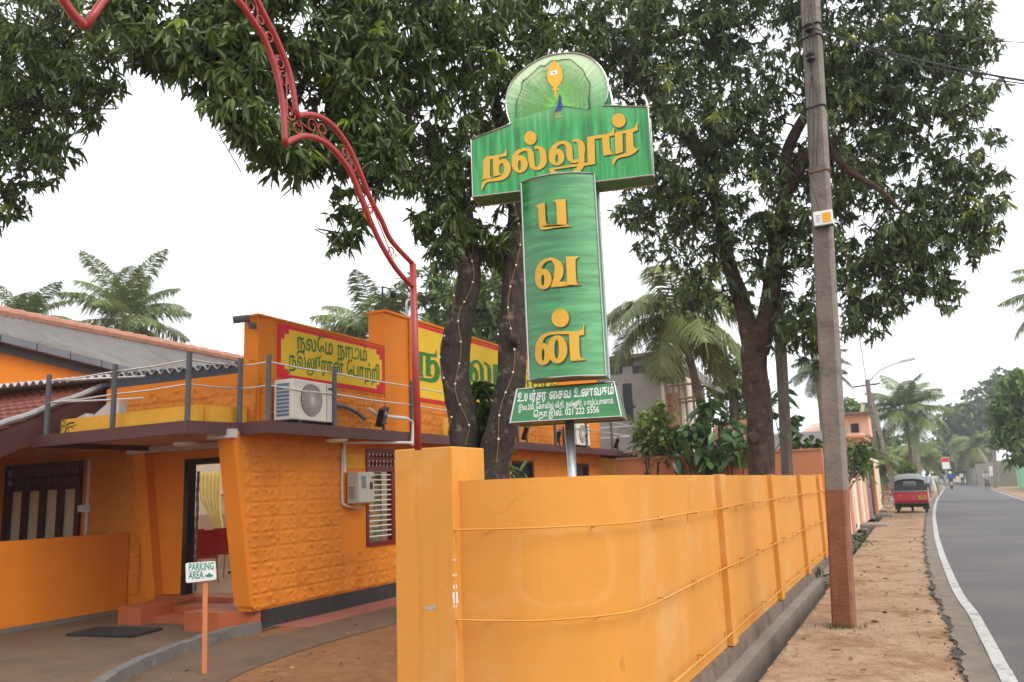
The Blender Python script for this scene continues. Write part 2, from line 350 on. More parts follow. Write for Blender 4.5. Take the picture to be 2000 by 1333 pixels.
def dup(root, loc, label=None, group=None, rotz=0.0, scale=None):
    r = root.copy(); COL.objects.link(r); r.location = [float(c) for c in loc]; r.rotation_euler = (0, 0, rotz)
    if scale: r.scale = (scale,)*3
    if label: r['label'] = label
    if group: r['group'] = group
    for ch in root.children:
        c = ch.copy(); COL.objects.link(c); c.parent = r
        for g in ch.children:
            d = g.copy(); COL.objects.link(d); d.parent = c
    return r
def spline(pts, n=8):
    """Catmull-Rom through rows of any dimension"""
    P = np.array(pts, float); P = np.vstack([2*P[0]-P[1], P, 2*P[-1]-P[-2]]); out = []
    for i in range(1, len(P)-2):
        for t in np.linspace(0, 1, n, endpoint=False):
            a, b, c, d = P[i-1:i+3]
            out.append(.5*((2*b)+(c-a)*t+(2*a-5*b+4*c-d)*t*t+(3*b-3*c+d-a)*t**3))
    out.append(P[-2]); return np.array(out)

# ================================================================ SETTING
def struct(o): o['kind'] = 'structure'; return o
def wob(x, s=1.0, k=0): return math.sin(x*1.7*s+k)+.6*math.sin(x*3.9*s+1.3+k)+.4*math.sin(x*9.1*s+2.1*k)
WX = -1.85                                              # street face of the boundary wall
b = MB()
DY0, DY1 = 4.6, 44.0
LEFTX = WX-.02; SX = -1.27                              # drain between LEFTX and SX
b.add([(-150, -40, 0), (LEFTX, -40, 0), (LEFTX, 450, 0), (-150, 450, 0)], [(0, 1, 2, 3)], 1)
b.add([(LEFTX, -40, 0), (SX, -40, 0), (SX, DY0, 0), (LEFTX, DY0, 0)], [(0, 1, 2, 3)], 0)
b.add([(LEFTX, DY1, 0), (SX, DY1, 0), (SX, 450, 0), (LEFTX, 450, 0)], [(0, 1, 2, 3)], 0)
b.add([(SX, -40, 0), (150, -40, 0), (150, 450, 0), (SX, 450, 0)], [(0, 1, 2, 3)], 0)
struct(b.build('ground', [m_soil, m_soilyard]))
# footpath of trodden earth, gently uneven
xs = np.linspace(SX-.02, .5, 34); ys = np.linspace(4.6, 44, 500)
X, Y = np.meshgrid(xs, ys); 
Z = .012+.012*(np.sin(X*5+Y*1.3)+np.sin(X*2.3-Y*2.1)+.7*np.sin(X*11+Y*5.7)*np.sin(Y*3.3)+.6*np.sin(Y*13+X*17))/2
Z += .012*np.clip((X+1.1)/.3*-1, 0, 1); X = X.copy(); X[:, 0] += .010*np.sin(ys*1.3)+.009*np.sin(ys*4.7)+.010*RNG.normal(size=len(ys))
n0, n1 = X.shape; idx = np.arange(n0*n1).reshape(n0, n1)
q = np.stack([idx[:-1, :-1], idx[:-1, 1:], idx[1:, 1:], idx[1:, :-1]], -1).reshape(-1, 4)
struct(np_mesh('footpath', np.stack([X, Y, Z], -1).reshape(-1, 3), q, m_soil, smooth=True))
# the drain
b = MB()
b.box((LEFTX, DY0, -.62), (SX, DY1, -.52), 0)                     # floor
b.box((WX+.03, DY0, -.52), (WX+.17, DY1, -.17), 1)                # wall side ledge
b.box((SX-.06, DY0, -.52), (SX, DY1, -.012), 1)
b.box((LEFTX-.03, DY1, -.62), (SX+.03, DY1+.1, -.003), 1); b.box((LEFTX-.03, DY0-.1, -.62), (SX+.03, DY0, -.003), 1); b.box((LEFTX-.03, 19.95, -.62), (LEFTX+.015, DY1, -.003), 1)
struct(b.build('drain', [m_soilyard, m_concrete]))
# road: edges as rows of (x, y)
Ledge = [(.20, -30), (.21, 4), (.20, 7.9), (.18, 9.7), (.16, 11), (.09, 12.9), (.06, 16.8), (.06, 20.3), (.11, 26.5), (.37, 41.5), (1.0, 63), (2.1, 92), (3.0, 120), (3.2, 160), (2, 260), (-6, 420)]
Redge = [(6.3, -30), (6.0, 4), (5.9, 8), (5.8, 10), (5.7, 12), (5.55, 14), (5.4, 18), (5.3, 22), (5.2, 28), (5.25, 41), (5.62, 57), (6.6, 88), (7.6, 120), (8, 160), (7, 260), (-1, 420)]
Ls, Rs = spline(Ledge, 10), spline(Redge, 10)
Ly = np.concatenate([np.arange(4, 45, .09), np.arange(45, 420, 3.0)])
def Lx(y): return np.interp(y, Ls[:, 1], Ls[:, 0])
def Rx(y): return np.interp(y, Rs[:, 1], Rs[:, 0])
def strip(name, ys, xa, xb, z, mt):
    V = np.concatenate([np.stack([xa, ys, np.full_like(ys, z)], -1), np.stack([xb, ys, np.full_like(ys, z)], -1)])
    n = len(ys); i = np.arange(n-1); return struct(np_mesh(name, V, np.stack([i, i+n, i+n+1, i+1], -1), mt))
yy = np.concatenate([np.arange(-30, 4, 1.0), Ly])
rag = np.array([.022*wob(y, 1.6)+.018*wob(y, 5.3, 2)+.02*random.uniform(-1, 1) for y in yy])
far = np.clip((60-yy)/30, 0, 1)
strip('road_edge', yy, Lx(yy)-.03+rag*far*.85, Lx(yy)+.08, .030, m_broken)
rag2 = np.array([.02*wob(y, 2.3, 5)+.012*wob(y, 7.3, 1)+.012*random.uniform(-1, 1) for y in yy])
strip('road_shoulder', yy, Lx(yy)+rag2*far+.0, Lx(yy)+.30, .036, m_shoulder)
strip('road', yy, Lx(yy)+.22, Rx(yy), .040, m_asphalt)
strip('road_line', yy, Lx(yy)+.215, Lx(yy)+.325, .044, m_line)
strip('road_line_far_side', yy, Rx(yy)-.30, Rx(yy)-.19, .044, m_line)
# yard: red strip, concrete strip, driveway, kerb
XF = -7.64
b = MB(); b.box((XF, 8.62, -.1), (-7.06, 22, .012)); struct(b.build('red_strip', mat('red_strip', (.30, .10, .07), .85, .2, 2, .4, 25, col2=(.22, .11, .08), c2lo=.45, c2hi=.75)))
b = MB(); P_ = [(-7.06, 22), (-7.06, 8.2), (-7.42, 7.7), (-7.22, 6.7), (-6.9, 5.95), (-6.4, 5.2), (-6.1, 4.7), (-5.2, 4.7)]+[tuple(p) for p in spline([(-5.45, 5.3), (-5.8, 6.0), (-6.0, 6.7), (-6.12, 8), (-6.05, 11), (-6.1, 22)], 6)]; b.add([(x, y, .006) for x, y in P_], [tuple(range(len(P_)))]); struct(b.build('concrete_strip', m_drive))
kpts = spline([(-7.48, 8.22), (-7.55, 7.85), (-7.48, 7.38), (-7.28, 6.7), (-7.05, 6.1), (-6.72, 5.5), (-6.3, 4.9)], 8)
b = MB(); b.add([(-7.5, 9.4, .010)]+[(x, y, .010) for x, y in kpts]+[(-6.3, 2, .010), (-30, 2, .010), (-30, 9.4, .010)], [tuple(range(len(kpts)+4))]); struct(b.build('driveway', m_drive))
b = MB()
for i in range(len(kpts)-1):
    p0, p1 = kpts[i], kpts[i+1]; t = (p1-p0)/np.linalg.norm(p1-p0); nrm = np.array([-t[1], t[0]])
    w0 = .075; h0 = .12+.004*wob(i*.5); h1 = .12+.004*wob((i+1)*.5)
    A = [(p0-nrm*w0), (p1-nrm*w0), (p1+nrm*w0), (p0+nrm*w0)]
    b.hexa([(*A[0], -.05), (*A[1], -.05), (*A[2], -.05), (*A[3], -.05), (*(p0-nrm*w0*.8), h0), (*(p1-nrm*w0*.8), h1), (*(p1+nrm*w0*.8), h1), (*(p0+nrm*w0*.8), h0)])
struct(b.build('kerb', m_kerb))
b = MB(); b.box((-11.12, 6.2, -.1), (-10.95, 9.3, .05)); b.box((-16, 5.9, -.1), (-10.95, 6.2, .05)); struct(b.build('kerb_by_low_wall', m_kerb))

# ================================================================ RESTAURANT BUILDING
R_ = thing('restaurant_building', (-9, 12, 0), 'orange single-storey restaurant with embossed walls, brown slab canopy and yellow wall signs', 'building')
def grid_wall(mb, fx, u0, u1, z0, z1, openings, th, mi=0):
    """wall of boxes round its openings; fx(u,z,d)->xyz, d=0 outer face"""
    us = sorted({u0, u1, *[o[0] for o in openings], *[o[1] for o in openings]})
    for a, c in zip(us[:-1], us[1:]):
        zs = [(z0, z1)]
        for o in openings:
            if o[0] <= a+1e-6 and o[1] >= c-1e-6:
                nz = []
                for p, q_ in zs:
                    if o[2] > p: nz.append((p, min(o[2], q_)))
                    if o[3] < q_: nz.append((max(o[3], p), q_))
                zs = nz
        for p, q_ in zs:
            mb.hexa([fx(a, p, 0), fx(c, p, 0), fx(c, p, th), fx(a, p, th), fx(a, q_, 0), fx(c, q_, 0), fx(c, q_, th), fx(a, q_, th)], mi)
fX = lambda u, z, d: (XF-d, u, z)                      # street face of the building (u = Y)
def emboss(u, v):
    """embossed cement tiles, .37 x .19 m: a raised ring of lumps in each"""
    tu, tv = .37, .19
    r = np.floor(v/tv); uu = (u/tu+.0*r) % 1; vv = (v/tv) % 1
    du = np.minimum(uu, 1-uu)*tu; dv = np.minimum(vv, 1-vv)*tv
    h = .009*np.clip(dv/.016, 0, 1)*np.clip(du/.016, 0, 1)
    cid = 1.3+.35*np.sin(np.floor(u/tu)*7.3+r*3.1)
    for k in range(20):
        cx = .5+.40*np.sin(cid*1.7+k*2.4)*(.45+.55*np.abs(np.sin(k*1.3))); cy = .5+.36*np.sin(cid*2.9+k*1.9+1)
        a = .010+.012*np.abs(np.sin(cid+k*5.1)); s_ = .06+.03*np.sin(k*3.3+cid)
        h = h+a*np.exp(-(((uu-cx)*1.6)**2+(vv-cy)**2)/(s_**2))*np.clip(dv/.02, 0, 1)
    return h
def cladding(name, fx, u0, u1, z0, z1, parent, res=.016, slope0=0.0, cut=None, mt=None):
    nu = int((u1-u0)/res)+2; nv = int((z1-z0)/res)+2
    U, V = np.meshgrid(np.linspace(u0, u1, nu), np.linspace(z0, z1, nv))
    if slope0: U = U+slope0*(V-z0)/(z1-z0)*(u1-U)/(u1-u0)
    H = emboss(U*1.0+.11, V-z0)+.004
    P = np.array(fx(U, V, -H)); P = np.stack([np.broadcast_to(P[0], U.shape) if np.ndim(P[0]) else np.full(U.shape, P[0]), np.broadcast_to(P[1], U.shape), np.broadcast_to(P[2], U.shape)], -1)
    idx = np.arange(nu*nv).reshape(nv, nu)
    q_ = np.stack([idx[:-1, :-1], idx[:-1, 1:], idx[1:, 1:], idx[1:, :-1]], -1).reshape(-1, 4)
    return np_mesh(name, P.reshape(-1, 3), q_, mt or m_clad, parent, smooth=True)
SB, ST, WT_ = 2.42, 2.575, 2.495                                    # slab under side and top
W1 = (10.70, 12.45, .84, 2.33); W2 = (15.94, 17.0, .9, 2.23); W3 = (19.55, 20.5, .9, 2.22)
b = MB()
# feature wall with its slanted end (bottom edge at Y 8.25, top at 7.75)
b.hexa([(XF, 8.27, .23), (XF, 9.2, .23), (XF-.22, 9.2, .23), (XF-.22, 8.27, .23), (XF, 7.92, WT_), (XF, 9.2, WT_), (XF-.22, 9.2, WT_), (XF-.22, 7.92, WT_)])
grid_wall(b, fX, 9.2, 21.55, .23, WT_, [W1, W2, W3], .22)
b.box((-12, 21.33, 0), (XF-.22, 21.55, WT_))              # far end
b.box((-12.0, 13.6, .0), (-11.8, 21.33, WT_))             # rear of the dining room
R_wall = b.build('wall', m_orange, R_)
b = MB(); b.box((XF-.23, 8.45, 0), (XF+.025, 21.55, .23)); b.build('plinth', m_plinth, R_)
cladding('wall_cladding', fX, 8.27, 10.08, .24, WT_-.01, R_, slope0=-.35)
cladding('wall_cladding', fX, 10.09, 15.0, .24, .78, R_, res=.022)
cladding('wall_cladding', fX, 12.9, 15.9, .80, WT_-.01, R_, res=.026)
cladding('wall_cladding', fX, 17.05, 19.5, .80, WT_-.01, R_, res=.03)
cladding('wall_cladding', fX, 20.55, 21.5, .80, WT_-.01, R_, res=.03)
# upper storey face: two parapets standing on the slab line
b = MB()
b.box((XF-.25, 8.30, ST), (XF, 11.22, 4.02)); b.box((XF-.30, 11.22, ST), (XF+.02, 21.55, 4.60))
b.box((XF-.28, 8.27, 4.02), (XF+.02, 11.22, 4.05)); b.box((XF-.33, 11.2, 4.60), (XF+.05, 21.57, 4.64))
b.box((-10.5, 8.30, ST), (XF-.25, 8.5, 3.28))             # side return
b.build('parapet', m_orange, R_)
cladding('wall_cladding', fX, 8.35, 11.2, ST+.02, 3.20, R_, res=.02)
cladding('wall_cladding', lambda u, z, d: (XF+.02-d, u, z), 12.0, 21.5, ST+.02, 3.16, R_, res=.028)
cladding('wall_cladding', lambda u, z, d: (u, 8.30+d, z), -10.4, XF-.01, ST+.02, 3.12, R_, res=.024)
# canopy slab with its stepped outline
slab = [(-10.72, 7.36), (-7.78, 7.26), (-7.62, 7.98), (-7.15, 7.97), (-7.15, 23.4), (-9.2, 23.4), (-9.2, 21.5), (-11.5, 21.5), (-11.5, 9.35), (-10.72, 9.35)]
b = MB(); zp = WT_+.012                                  # plate; opening over the dining room added to let sky light in
for q4 in (slab[:4]+[(-7.15, 9.6), (-10.72, 9.6)], [(-7.15, 9.6), (-7.15, 13.3), (-8.35, 13.3), (-8.35, 9.6)], [(-10.72, 9.6), (-8.35, 9.6), (-8.35, 10.3), (-10.72, 10.3)], [(-7.15, 13.3), (-7.15, 23.4), (-9.2, 23.4), (-9.2, 21.5), (-11.5, 21.5), (-11.5, 13.3)]): b.prism([(x, y, zp) for x, y in q4], (0, 0, ST-.004-zp))
lp = slab[:7]+[slab[0]]; lp = [(-10.72, 9.3)]+slab[:6]
for p, q_ in zip(lp[:-1], lp[1:]):
    d_ = np.array(q_)-np.array(p); d_ = d_/np.linalg.norm(d_); n_ = np.array([-d_[1], d_[0]])*.06; p = tuple(np.array(p)-n_*.06); q_ = tuple(np.array(q_)-n_*.06)
    b.hexa([(*p, SB), (*q_, SB), (*(np.array(q_)+n_), SB), (*(np.array(p)+n_), SB), (*p, ST), (*q_, ST), (*(np.array(q_)+n_), ST), (*(np.array(p)+n_), ST)])
b.build('canopy_slab', m_brown, R_)
b = MB()
for q4 in ([(-10.66, 7.42), (-7.84, 7.33), (-7.68, 8.04), (-7.22, 8.04), (-7.22, 9.6), (-10.66, 9.6)], [(-7.22, 9.6), (-7.22, 23.3), (-8.35, 23.3), (-8.35, 9.6)]): b.prism([(x, y, WT_) for x, y in q4], (0, 0, .010))
b.build('soffit', m_soffit, R_)
b = MB()                                                # ochre upstand along the slab edge
b.obox((-9.2, 7.62, ST+.11), (1.32, -.05, 0), (.002, .05, 0), (0, 0, .11)); b.obox((-7.86, 7.95, ST+.11), (.03, .32, 0), (.05, -.004, 0), (0, 0, .11)); b.build('upstand', m_ochre, R_)
b = MB(); b.prism([(-10.62, 7.8, ST), (-9.55, 7.75, ST), (-9.55, 7.75, ST+.42), (-9.75, 7.76, ST+.43), (-10.2, 7.78, ST+.2), (-10.25, 7.78, ST+.3), (-10.62, 7.8, ST+.2)], (.0, .12, 0)); b.build('gable_upstand', m_cornice, R_)
# slanted end strip of the feature wall and the cornice over the entrance
b = MB(); b.hexa([(XF+.03, 8.215, .30), (XF+.03, 8.275, .30), (XF-.26, 8.31, .30), (XF-.26, 8.24, .30), (XF+.03, 7.84, WT_-.015), (XF+.03, 7.93, WT_-.015), (XF-.26, 7.96, WT_-.015), (XF-.26, 7.87, WT_-.015)]); b.build('slanted_edge', m_orange, R_)
YD = 9.4
b = MB()
b.hexa([(-10.62, YD-.16, .2), (-10.42, YD-.16, .2), (-10.42, YD, .2), (-10.62, YD, .2), (-11.05, YD-.16, WT_-.02), (-10.78, YD-.16, WT_-.02), (-10.78, YD, WT_-.02), (-11.05, YD, WT_-.02)])
b.build('slanted_edge', m_orange, R_)
b = MB()
b.bar((-11.15, YD-.12, WT_-.055), (-10.05, YD-.10, WT_-.055), .12, .10); b.bar((-10.05, YD-.09, WT_-.06), (-7.9, YD-.09, WT_-.06), .11, .095)
b.bar((-7.95, 7.86, WT_-.055), (-7.95, YD-.2, WT_-.055), .10, .10); b.bar((-7.99, 7.84, WT_-.06), (-7.57, 7.84, WT_-.06), .10, .11); b.build('cornice', m_cornice, R_)
# entrance wall, left wing wall with its window
DX0, DX1, DH = -10.02, -8.75, 2.26
fY = lambda u, z, d: (u, YD+d, z)
WW = (-14.30, -12.35, .95, 2.36)
b = MB(); grid_wall(b, fY, -17.5, XF-.22, .0, WT_, [(DX0, DX1, .26, DH), WW], .1); b.build('wall', m_orange, R_)
cladding('wall_cladding', fY, -12.1, -10.95, .22, WT_-.03, R_, res=.02)
b = MB(); b.box((-17.5, YD-.03, WT_), (-10.73, YD+.2, 2.75)); b.build('beam', m_ochre, R_)
# door frame (black) and the dark leaf folded inside
f = MB(); f.box((DX0-.03, YD-.03, .26), (DX0+.06, YD+.12, DH)); f.box((DX0+.06, YD-.03, DH-.09), (DX1, YD+.12, DH)); f.box((DX1-.06, YD-.03, .26), (DX1, YD+.12, DH-.09)); fr = f.build('door_frame', m_black, R_)
f = MB(); f.tube(spline([(DX0+.125+.006*math.sin(i*2.1), YD+.10, .30+i*.177) for i in range(11)], 4), [.022+.005*math.sin(i*1.9) for i in range(41)], 8); f.build('wrapped_bar', mat('plastic_wrap', (.10, .095, .11), .2, .3, 12, .4, 30, spec=.8), fr)
# left wing window: maroon frame, slotted transom, four blinds
u0, u1, z0, z1 = WW
f = MB(); f.box((u0, YD-.05, z0), (u0+.09, YD+.1, z1)); f.box((u1-.06, YD-.05, z0), (u1, YD+.1, z1)); f.box((u0+.09, YD-.05, z1-.09), (u1-.06, YD+.1, z1)); f.box((u0+.09, YD-.05, z0), (u1-.06, YD+.1, z0+.06))
f.box((u0+.09, YD-.045, 1.90), (u1-.06, YD+.09, 2.0)); f.box((u0+.09, YD-.03, 2.10), (u1-.06, YD-.012, 2.155))
for k in range(29):
    x = u0+.2+k*(u1-u0-.30)/28; f.box((x-.015, YD-.028, 2.0), (x+.015, YD-.012, z1-.09))
for k in range(5):
    x = u0+.09+k*(u1-u0-.15)/4; f.box((x-.075 if k else x, YD-.035, z0+.06), (x+.075 if k < 4 else x, YD+.06, 1.90))
wf = f.build('window', m_maroon, R_)
for k in range(4):
    x = u0+.09+(k+.5)*(u1-u0-.15)/4; f = MB()
    for j in range(17): f.hexa([(x-.17, YD+.005, 1.0+j*.053), (x+.17, YD+.005, 1.0+j*.053), (x+.17, YD+.02, 1.0+j*.053), (x-.17, YD+.02, 1.0+j*.053), (x-.17, YD+.015, 1.05+j*.053), (x+.17, YD+.015, 1.05+j*.053), (x+.17, YD+.03, 1.05+j*.053), (x-.17, YD+.03, 1.05+j*.053)])
    f.build('blind', m_blind, wf)
f = MB(); f.box((u0+.16, YD-.010, 2.0), (u1-.07, YD+.0, z1-.10)); f.build('transom_backing', m_white, wf)  # white board standing in for the lit room behind the slots
f = MB(); f.bar((u1+.15, YD-.02, .9), (u1+.15, YD-.02, SB-.05), .03); f.box((u1-.02, YD-.06, 1.52), (u1+.19, YD, 1.63)); f.build('conduit_pipe', m_conduitw, R_)
# low verandah wall in front of the window
b = MB(); b.box((-11.36, 5.6, 0), (-11.18, YD-.03, 1.18)); b.box((-17.5, 5.42, 0), (-11.18, 5.6, 1.18)); b.build('verandah_wall', m_orange, R_)
# street windows
def street_window(W, first=False):
    y0, y1, a, c = W; f = MB(); x = XF
    f.box((x-.12, y0, a), (x+.02, y0+.06, c)); f.box((x-.12, y1-.06, a), (x+.02, y1, c)); f.box((x-.12, y0+.06, c-.06), (x+.02, y1-.06, c)); f.box((x-.12, y0+.06, a), (x+.03, y1-.06, a+.06))
    if first:
        f.box((x-.11, y0+.06, 1.98), (x+.01, y1-.06, 2.06)); f.box((x-.09, y0+.06, 2.16), (x-.03, y1-.06, 2.2))
        for k in range(16): f.lathe((x-.05, y0+.12+k*.10, 2.06), [(.018, 0), (.03, .05), (.014, .10), (.03, .15), (.018, .21)], 8)
        f.box((x-.10, y0+.72, a+.06), (x+.0, y0+.84, 1.98)); f.box((x-.10, y0+1.3, a+.06), (x, y0+1.38, 1.98))
    o = f.build('window', m_maroon if not first else m_redwood, R_)
    g = MB(); g.box((x-.075, y0+(.9 if first else .06), a+.06), (x-.06, y1-.06, (1.98 if first else c-.06))); g.build('pane', m_glass, o)
    if first:
        h = MB()
        for k in range(13): h.tube([(x-.03, y0+.06, a+.14+k*.079), (x-.03, y0+.75, a+.14+k*.079)], .010, 6)
        h.build('window_bar', m_white, o)
        g = MB()
        for k in range(3): g.box((x-.055, y0+.84, a+.40+k*.38), (x-.02, y1-.06, a+.44+k*.38))
        g.build('glazing_bar', m_redwood, o)
        g = MB(); g.box((x-.3, y0+.06, a), (x-.26, y0+.8, 1.98)); g.build('inner_curtain', mat('print_curtain', (.45, .30, .12), .8, .3, 6, .1, 40, col2=(.05, .22, .12), c2scale=7, c2lo=.45, c2hi=.6), o)
street_window(W1, True); street_window(W2); street_window(W3)
f = MB(); [f.box((XF-.01, 10.2, 2.06+k*.04), (XF+.015, 10.62, 2.08+k*.04)) for k in range(4)]; f.box((XF-.02, 10.18, 2.03), (XF+.006, 10.64, 2.24)); f.build('wall_vent', m_ochre, R_)
# entrance steps
b = MB()
b.box((-9.98, 8.24, 0), (-9.55, 9.2, .24)); b.hexa([(-8.55, 8.05, 0), (-7.97, 8.05, 0), (XF+.02, 8.5, 0), (-8.55, 9.2, 0), (-8.55, 8.05, .24), (-7.97, 8.05, .24), (XF+.02, 8.5, .24), (-8.55, 9.2, .24)])
b.box((-9.55, 8.45, 0), (-8.55, 8.8, .10)); b.box((-9.55, 8.8, 0), (-8.55, 9.2, .19)); b.box((-10.4, 9.2, 0), (-8.0, YD+.0, .262)); b.build('entrance_steps', m_tilered, R_)
# interior
b = MB(); b.box((-14.3, YD+.2, .15), (XF-.22, 13.6, .262)); b.build('interior_floor', mat('floor_tile_tan', (.40, .30, .20), .3, .08, 3, 0, spec=.5), R_)
b = MB(); b.box((-14.3, 13.0, .26), (XF-.22, 13.1, 2.42)); b.build('interior_wall', m_cream, R_)
b = MB(); b.box((-14.29, 12.975, .262), (XF-.22, 12.998, 1.35)); b.build('interior_dado', m_tan, R_)
# painted signs
def frame_sign(y0, y1, z0, z1, x, name):
    t = .058; w_, h_ = y1-y0, z1-z0
    p = MB(); p.box((x, y0, z0), (x+.012, y1, z1)); o = p.build('painted_sign', m_signred, R_)
    s_ = .095; k = .075
    pts = [(y0+t+s_*1.6, z0+t), (y1-t-s_*1.6, z0+t), (y1-t-s_*1.6, z0+t+k), (y1-t-s_*.7, z0+t+k), (y1-t-s_*.7, z0+t+2*k), (y1-t, z0+t+2*k),
           (y1-t, z1-t-2*k), (y1-t-s_*.7, z1-t-2*k), (y1-t-s_*.7, z1-t-k), (y1-t-s_*1.6, z1-t-k), (y1-t-s_*1.6, z1-t), (y0+t+s_*1.6, z1-t),
           (y0+t+s_*1.6, z1-t-k), (y0+t+s_*.7, z1-t-k), (y0+t+s_*.7, z1-t-2*k), (y0+t, z1-t-2*k), (y0+t, z0+t+2*k), (y0+t+s_*.7, z0+t+2*k), (y0+t+s_*.7, z0+t+k), (y0+t+s_*1.6, z0+t+k)]
    p = MB(); p.prism([(x+.010, a, c) for a, c in pts], (.006, 0, 0)); p.build('sign_field', m_yellow, o)
    return o
sign_a = frame_sign(8.67, 11.33, 3.22, 3.97, XF+.002, 'a') if False else frame_sign(8.67, 11.19, 3.23, 3.985, XF+.004, 'a')
sign_b = frame_sign(12.02, 18.6, 3.20, 4.56, XF+.024, 'b')
# roof over the left wing: clay tiles falling to the front, bargeboard and flashing on the verge
p0, p1 = np.array((-10.9, 5.4, 1.95)), np.array((-10.9, 8.98, 3.50))
b = MB(); nrow, ncol = 15, 34
for r in range(nrow):
    t0, t1 = r/nrow, (r+1.15)/nrow
    for c in range(ncol):
        x = -10.95-c*.2; A = p0+(p1-p0)*t0; B = p0+(p1-p0)*min(t1, 1.02)
        ring = []
        for k in range(5):
            a = pi*k/4; ring.append((math.cos(a)*.095, math.sin(a)*.05))
        vs = [(x+dx, A[1], A[2]+.045+dz) for dx, dz in ring]+[(x+dx, B[1], B[2]+dz) for dx, dz in ring]
        b.add(vs, [(k, k+1, k+6, k+5) for k in range(4)]+[(0, 1, 2, 3, 4)])
rt = b.build('tile_roof', m_rooftile, R_, smooth=False)
b = MB(); b.hexa([(-17.7, p0[1], p0[2]-.02), (-10.88, p0[1], p0[2]-.02), (-10.88, p1[1], p1[2]-.02), (-17.7, p1[1], p1[2]-.02), (-17.7, p0[1], p0[2]+.03), (-10.88, p0[1], p0[2]+.03), (-10.88, p1[1], p1[2]+.03), (-17.7, p1[1], p1[2]+.03)]); b.build('roof_deck', m_brown, rt)
b = MB(); b.obox((p0+p1)/2+np.array([.045, 0, -.19]), (.03, 0, 0), tuple((p1-p0)/2), (0, 0, .17)); b.build('bargeboard', m_brown, R_)
vp = [p0+(p1-p0)*t+np.array([.0+.012*math.sin(t*23), 0, .07+.012*math.sin(t*31)]) for t in np.linspace(0, 1, 24)]
b = MB(); b.tube(vp, .075, 8, squash=.6); b.build('verge_flashing', m_flash, R_)
# corrugated sheet roof seen edge on, and the dark board beneath
b = MB(); ns = 400; V = []; 
for i in range(ns+1):
    x = -18.5+i*(18.5-7.70)/ns; zz = 3.56-(x+13.1)*.030+.034*math.sin(x*2*pi/.177)
    for yy_, dz, th in ((8.30, 0, 0), (9.5, .07, 0), (9.5, .07, -.012), (8.30, 0, -.012)): V.append((x, yy_, zz+dz+th))  # sheet cut short at the back so sky light reaches the dining room
b.add(V, [(4*i+k, 4*i+(k+1) % 4, 4*i+4+(k+1) % 4, 4*i+4+k) for i in range(ns) for k in range(4)]); b.build('corrugated_roof', m_sheet, R_)
b = MB(); b.obox((-9.1, 8.36, 3.33), (1.38, 0, -.04), (0, .03, 0), (0, 0, .14)); b.build('fascia_board', m_blueboard, R_)
b = MB(); b.box((-17.5, 8.9, 2.75), (-10.6, 9.3, 3.5)); b.build('wall_under_roof', m_brown, R_)
# railing on the slab: posts and two rails
posts = [(-10.60, 7.46), (-9.25, 7.42), (-7.84, 7.33), (-7.68, 8.03), (-7.22, 8.04), (-7.2, 9.35), (-7.2, 11.35), (-7.2, 13.35), (-7.2, 15.35), (-7.2, 17.35), (-7.2, 19.35), (-7.2, 21.3), (-7.2, 23.3)]
b = MB()
for z in (ST+.45, ST+.75):
    for p, q_ in zip(posts[:-1], posts[1:]): b.tube([(p[0], p[1], z), ((p[0]+q_[0])/2, (p[1]+q_[1])/2, z-.012), (q_[0], q_[1], z)], .0105, 6)
    b.tube([(-10.60, 7.46, z), (-9.25, 7.9, z-.01)], .014, 6); b.tube([(-7.2, 23.3, z), (-8.8, 23.3, z)], .014, 6)
rl = b.build('railing', m_railsteel, R_)
for x, y in posts:
    b = MB(); b.tube([(x, y, ST-.02), (x, y, ST+.84)], .034, 10); b.build('railing_post', m_post, rl, smooth=False)
# pipes and cable ducts
b = MB(); b.tube(spline([(XF+.05, 10.1, .98*2), (XF+.05, 10.1, 2.36), (XF+.12, 10.12, 2.395), (XF+.5, 10.9, 2.40), (XF+.55, 11.2, 2.40)], 5), .022, 8); b.tube([(XF+.53, 11.2, 2.36), (XF+.53, 11.25, 2.74), (XF+.5, 11.1, 2.79), (XF+.3, 10.6, 2.82), (XF+.24, 10.45, 2.92)], .026, 8); b.build('conduit_pipe', m_conduitw, R_)
b = MB(); b.tube(spline([(XF+.04, 10.06, 2.3), (XF+.04, 10.05, 1.6), (XF+.05, 10.12, 1.48), (XF+.07, 10.4, 1.44), (XF+.1, 10.5, 1.5)], 6), .018, 8); b.build('conduit_pipe', m_conduit, R_)
b = MB(); b.tube(spline([(XF+.1, 9.62, 2.92), (XF+.1, 10.0, 2.93), (XF+.12, 10.3, 2.86), (XF+.2, 10.42, 2.75)], 6), .03, 8); b.build('insulated_pipe', m_post, R_)
for y in (11.95, 12.12):
    b = MB(); b.tube([(XF+.05, y, ST+.02), (XF+.05, y, 4.58)], .022, 8); b.build('drain_pipe', m_orange, R_)
b = MB(); b.tube(spline([(XF-.1, 12.1, 4.58), (XF-.1, 12.1, 4.95), (XF-.1, 12.3, 5.02), (XF-.1, 12.5, 5.0)], 6), .022, 8); b.build('vent_pipe', m_metal, R_)
b = MB(); b.box((XF+.005, 13.0, 2.62), (XF+.05, 13.45, 2.95)); b.box((XF+.05, 13.06, 2.66), (XF+.055, 13.4, 2.9)); b.build('niche', m_ochre, R_)
b = MB(); b.lathe((-8.9, 8.3, SB-.06), [(.10, 0), (.15, .02), (.16, .05)], 20); b.build('ceiling_lamp', m_white, R_)
b = MB(); b.lathe((-7.35, 9.6, SB-.05), [(.10, 0), (.15, .02), (.16, .04)], 20); b.build('ceiling_lamp', m_white, R_)
b = MB(); b.prism([(-7.1, 21.9, 2.50), (-6.2, 22.3, 2.62), (-6.2, 24.2, 2.62), (-7.1, 24.2, 2.5)], (0, 0, .03)); b.build('small_sheet_roof', m_sheetwhite, R_)
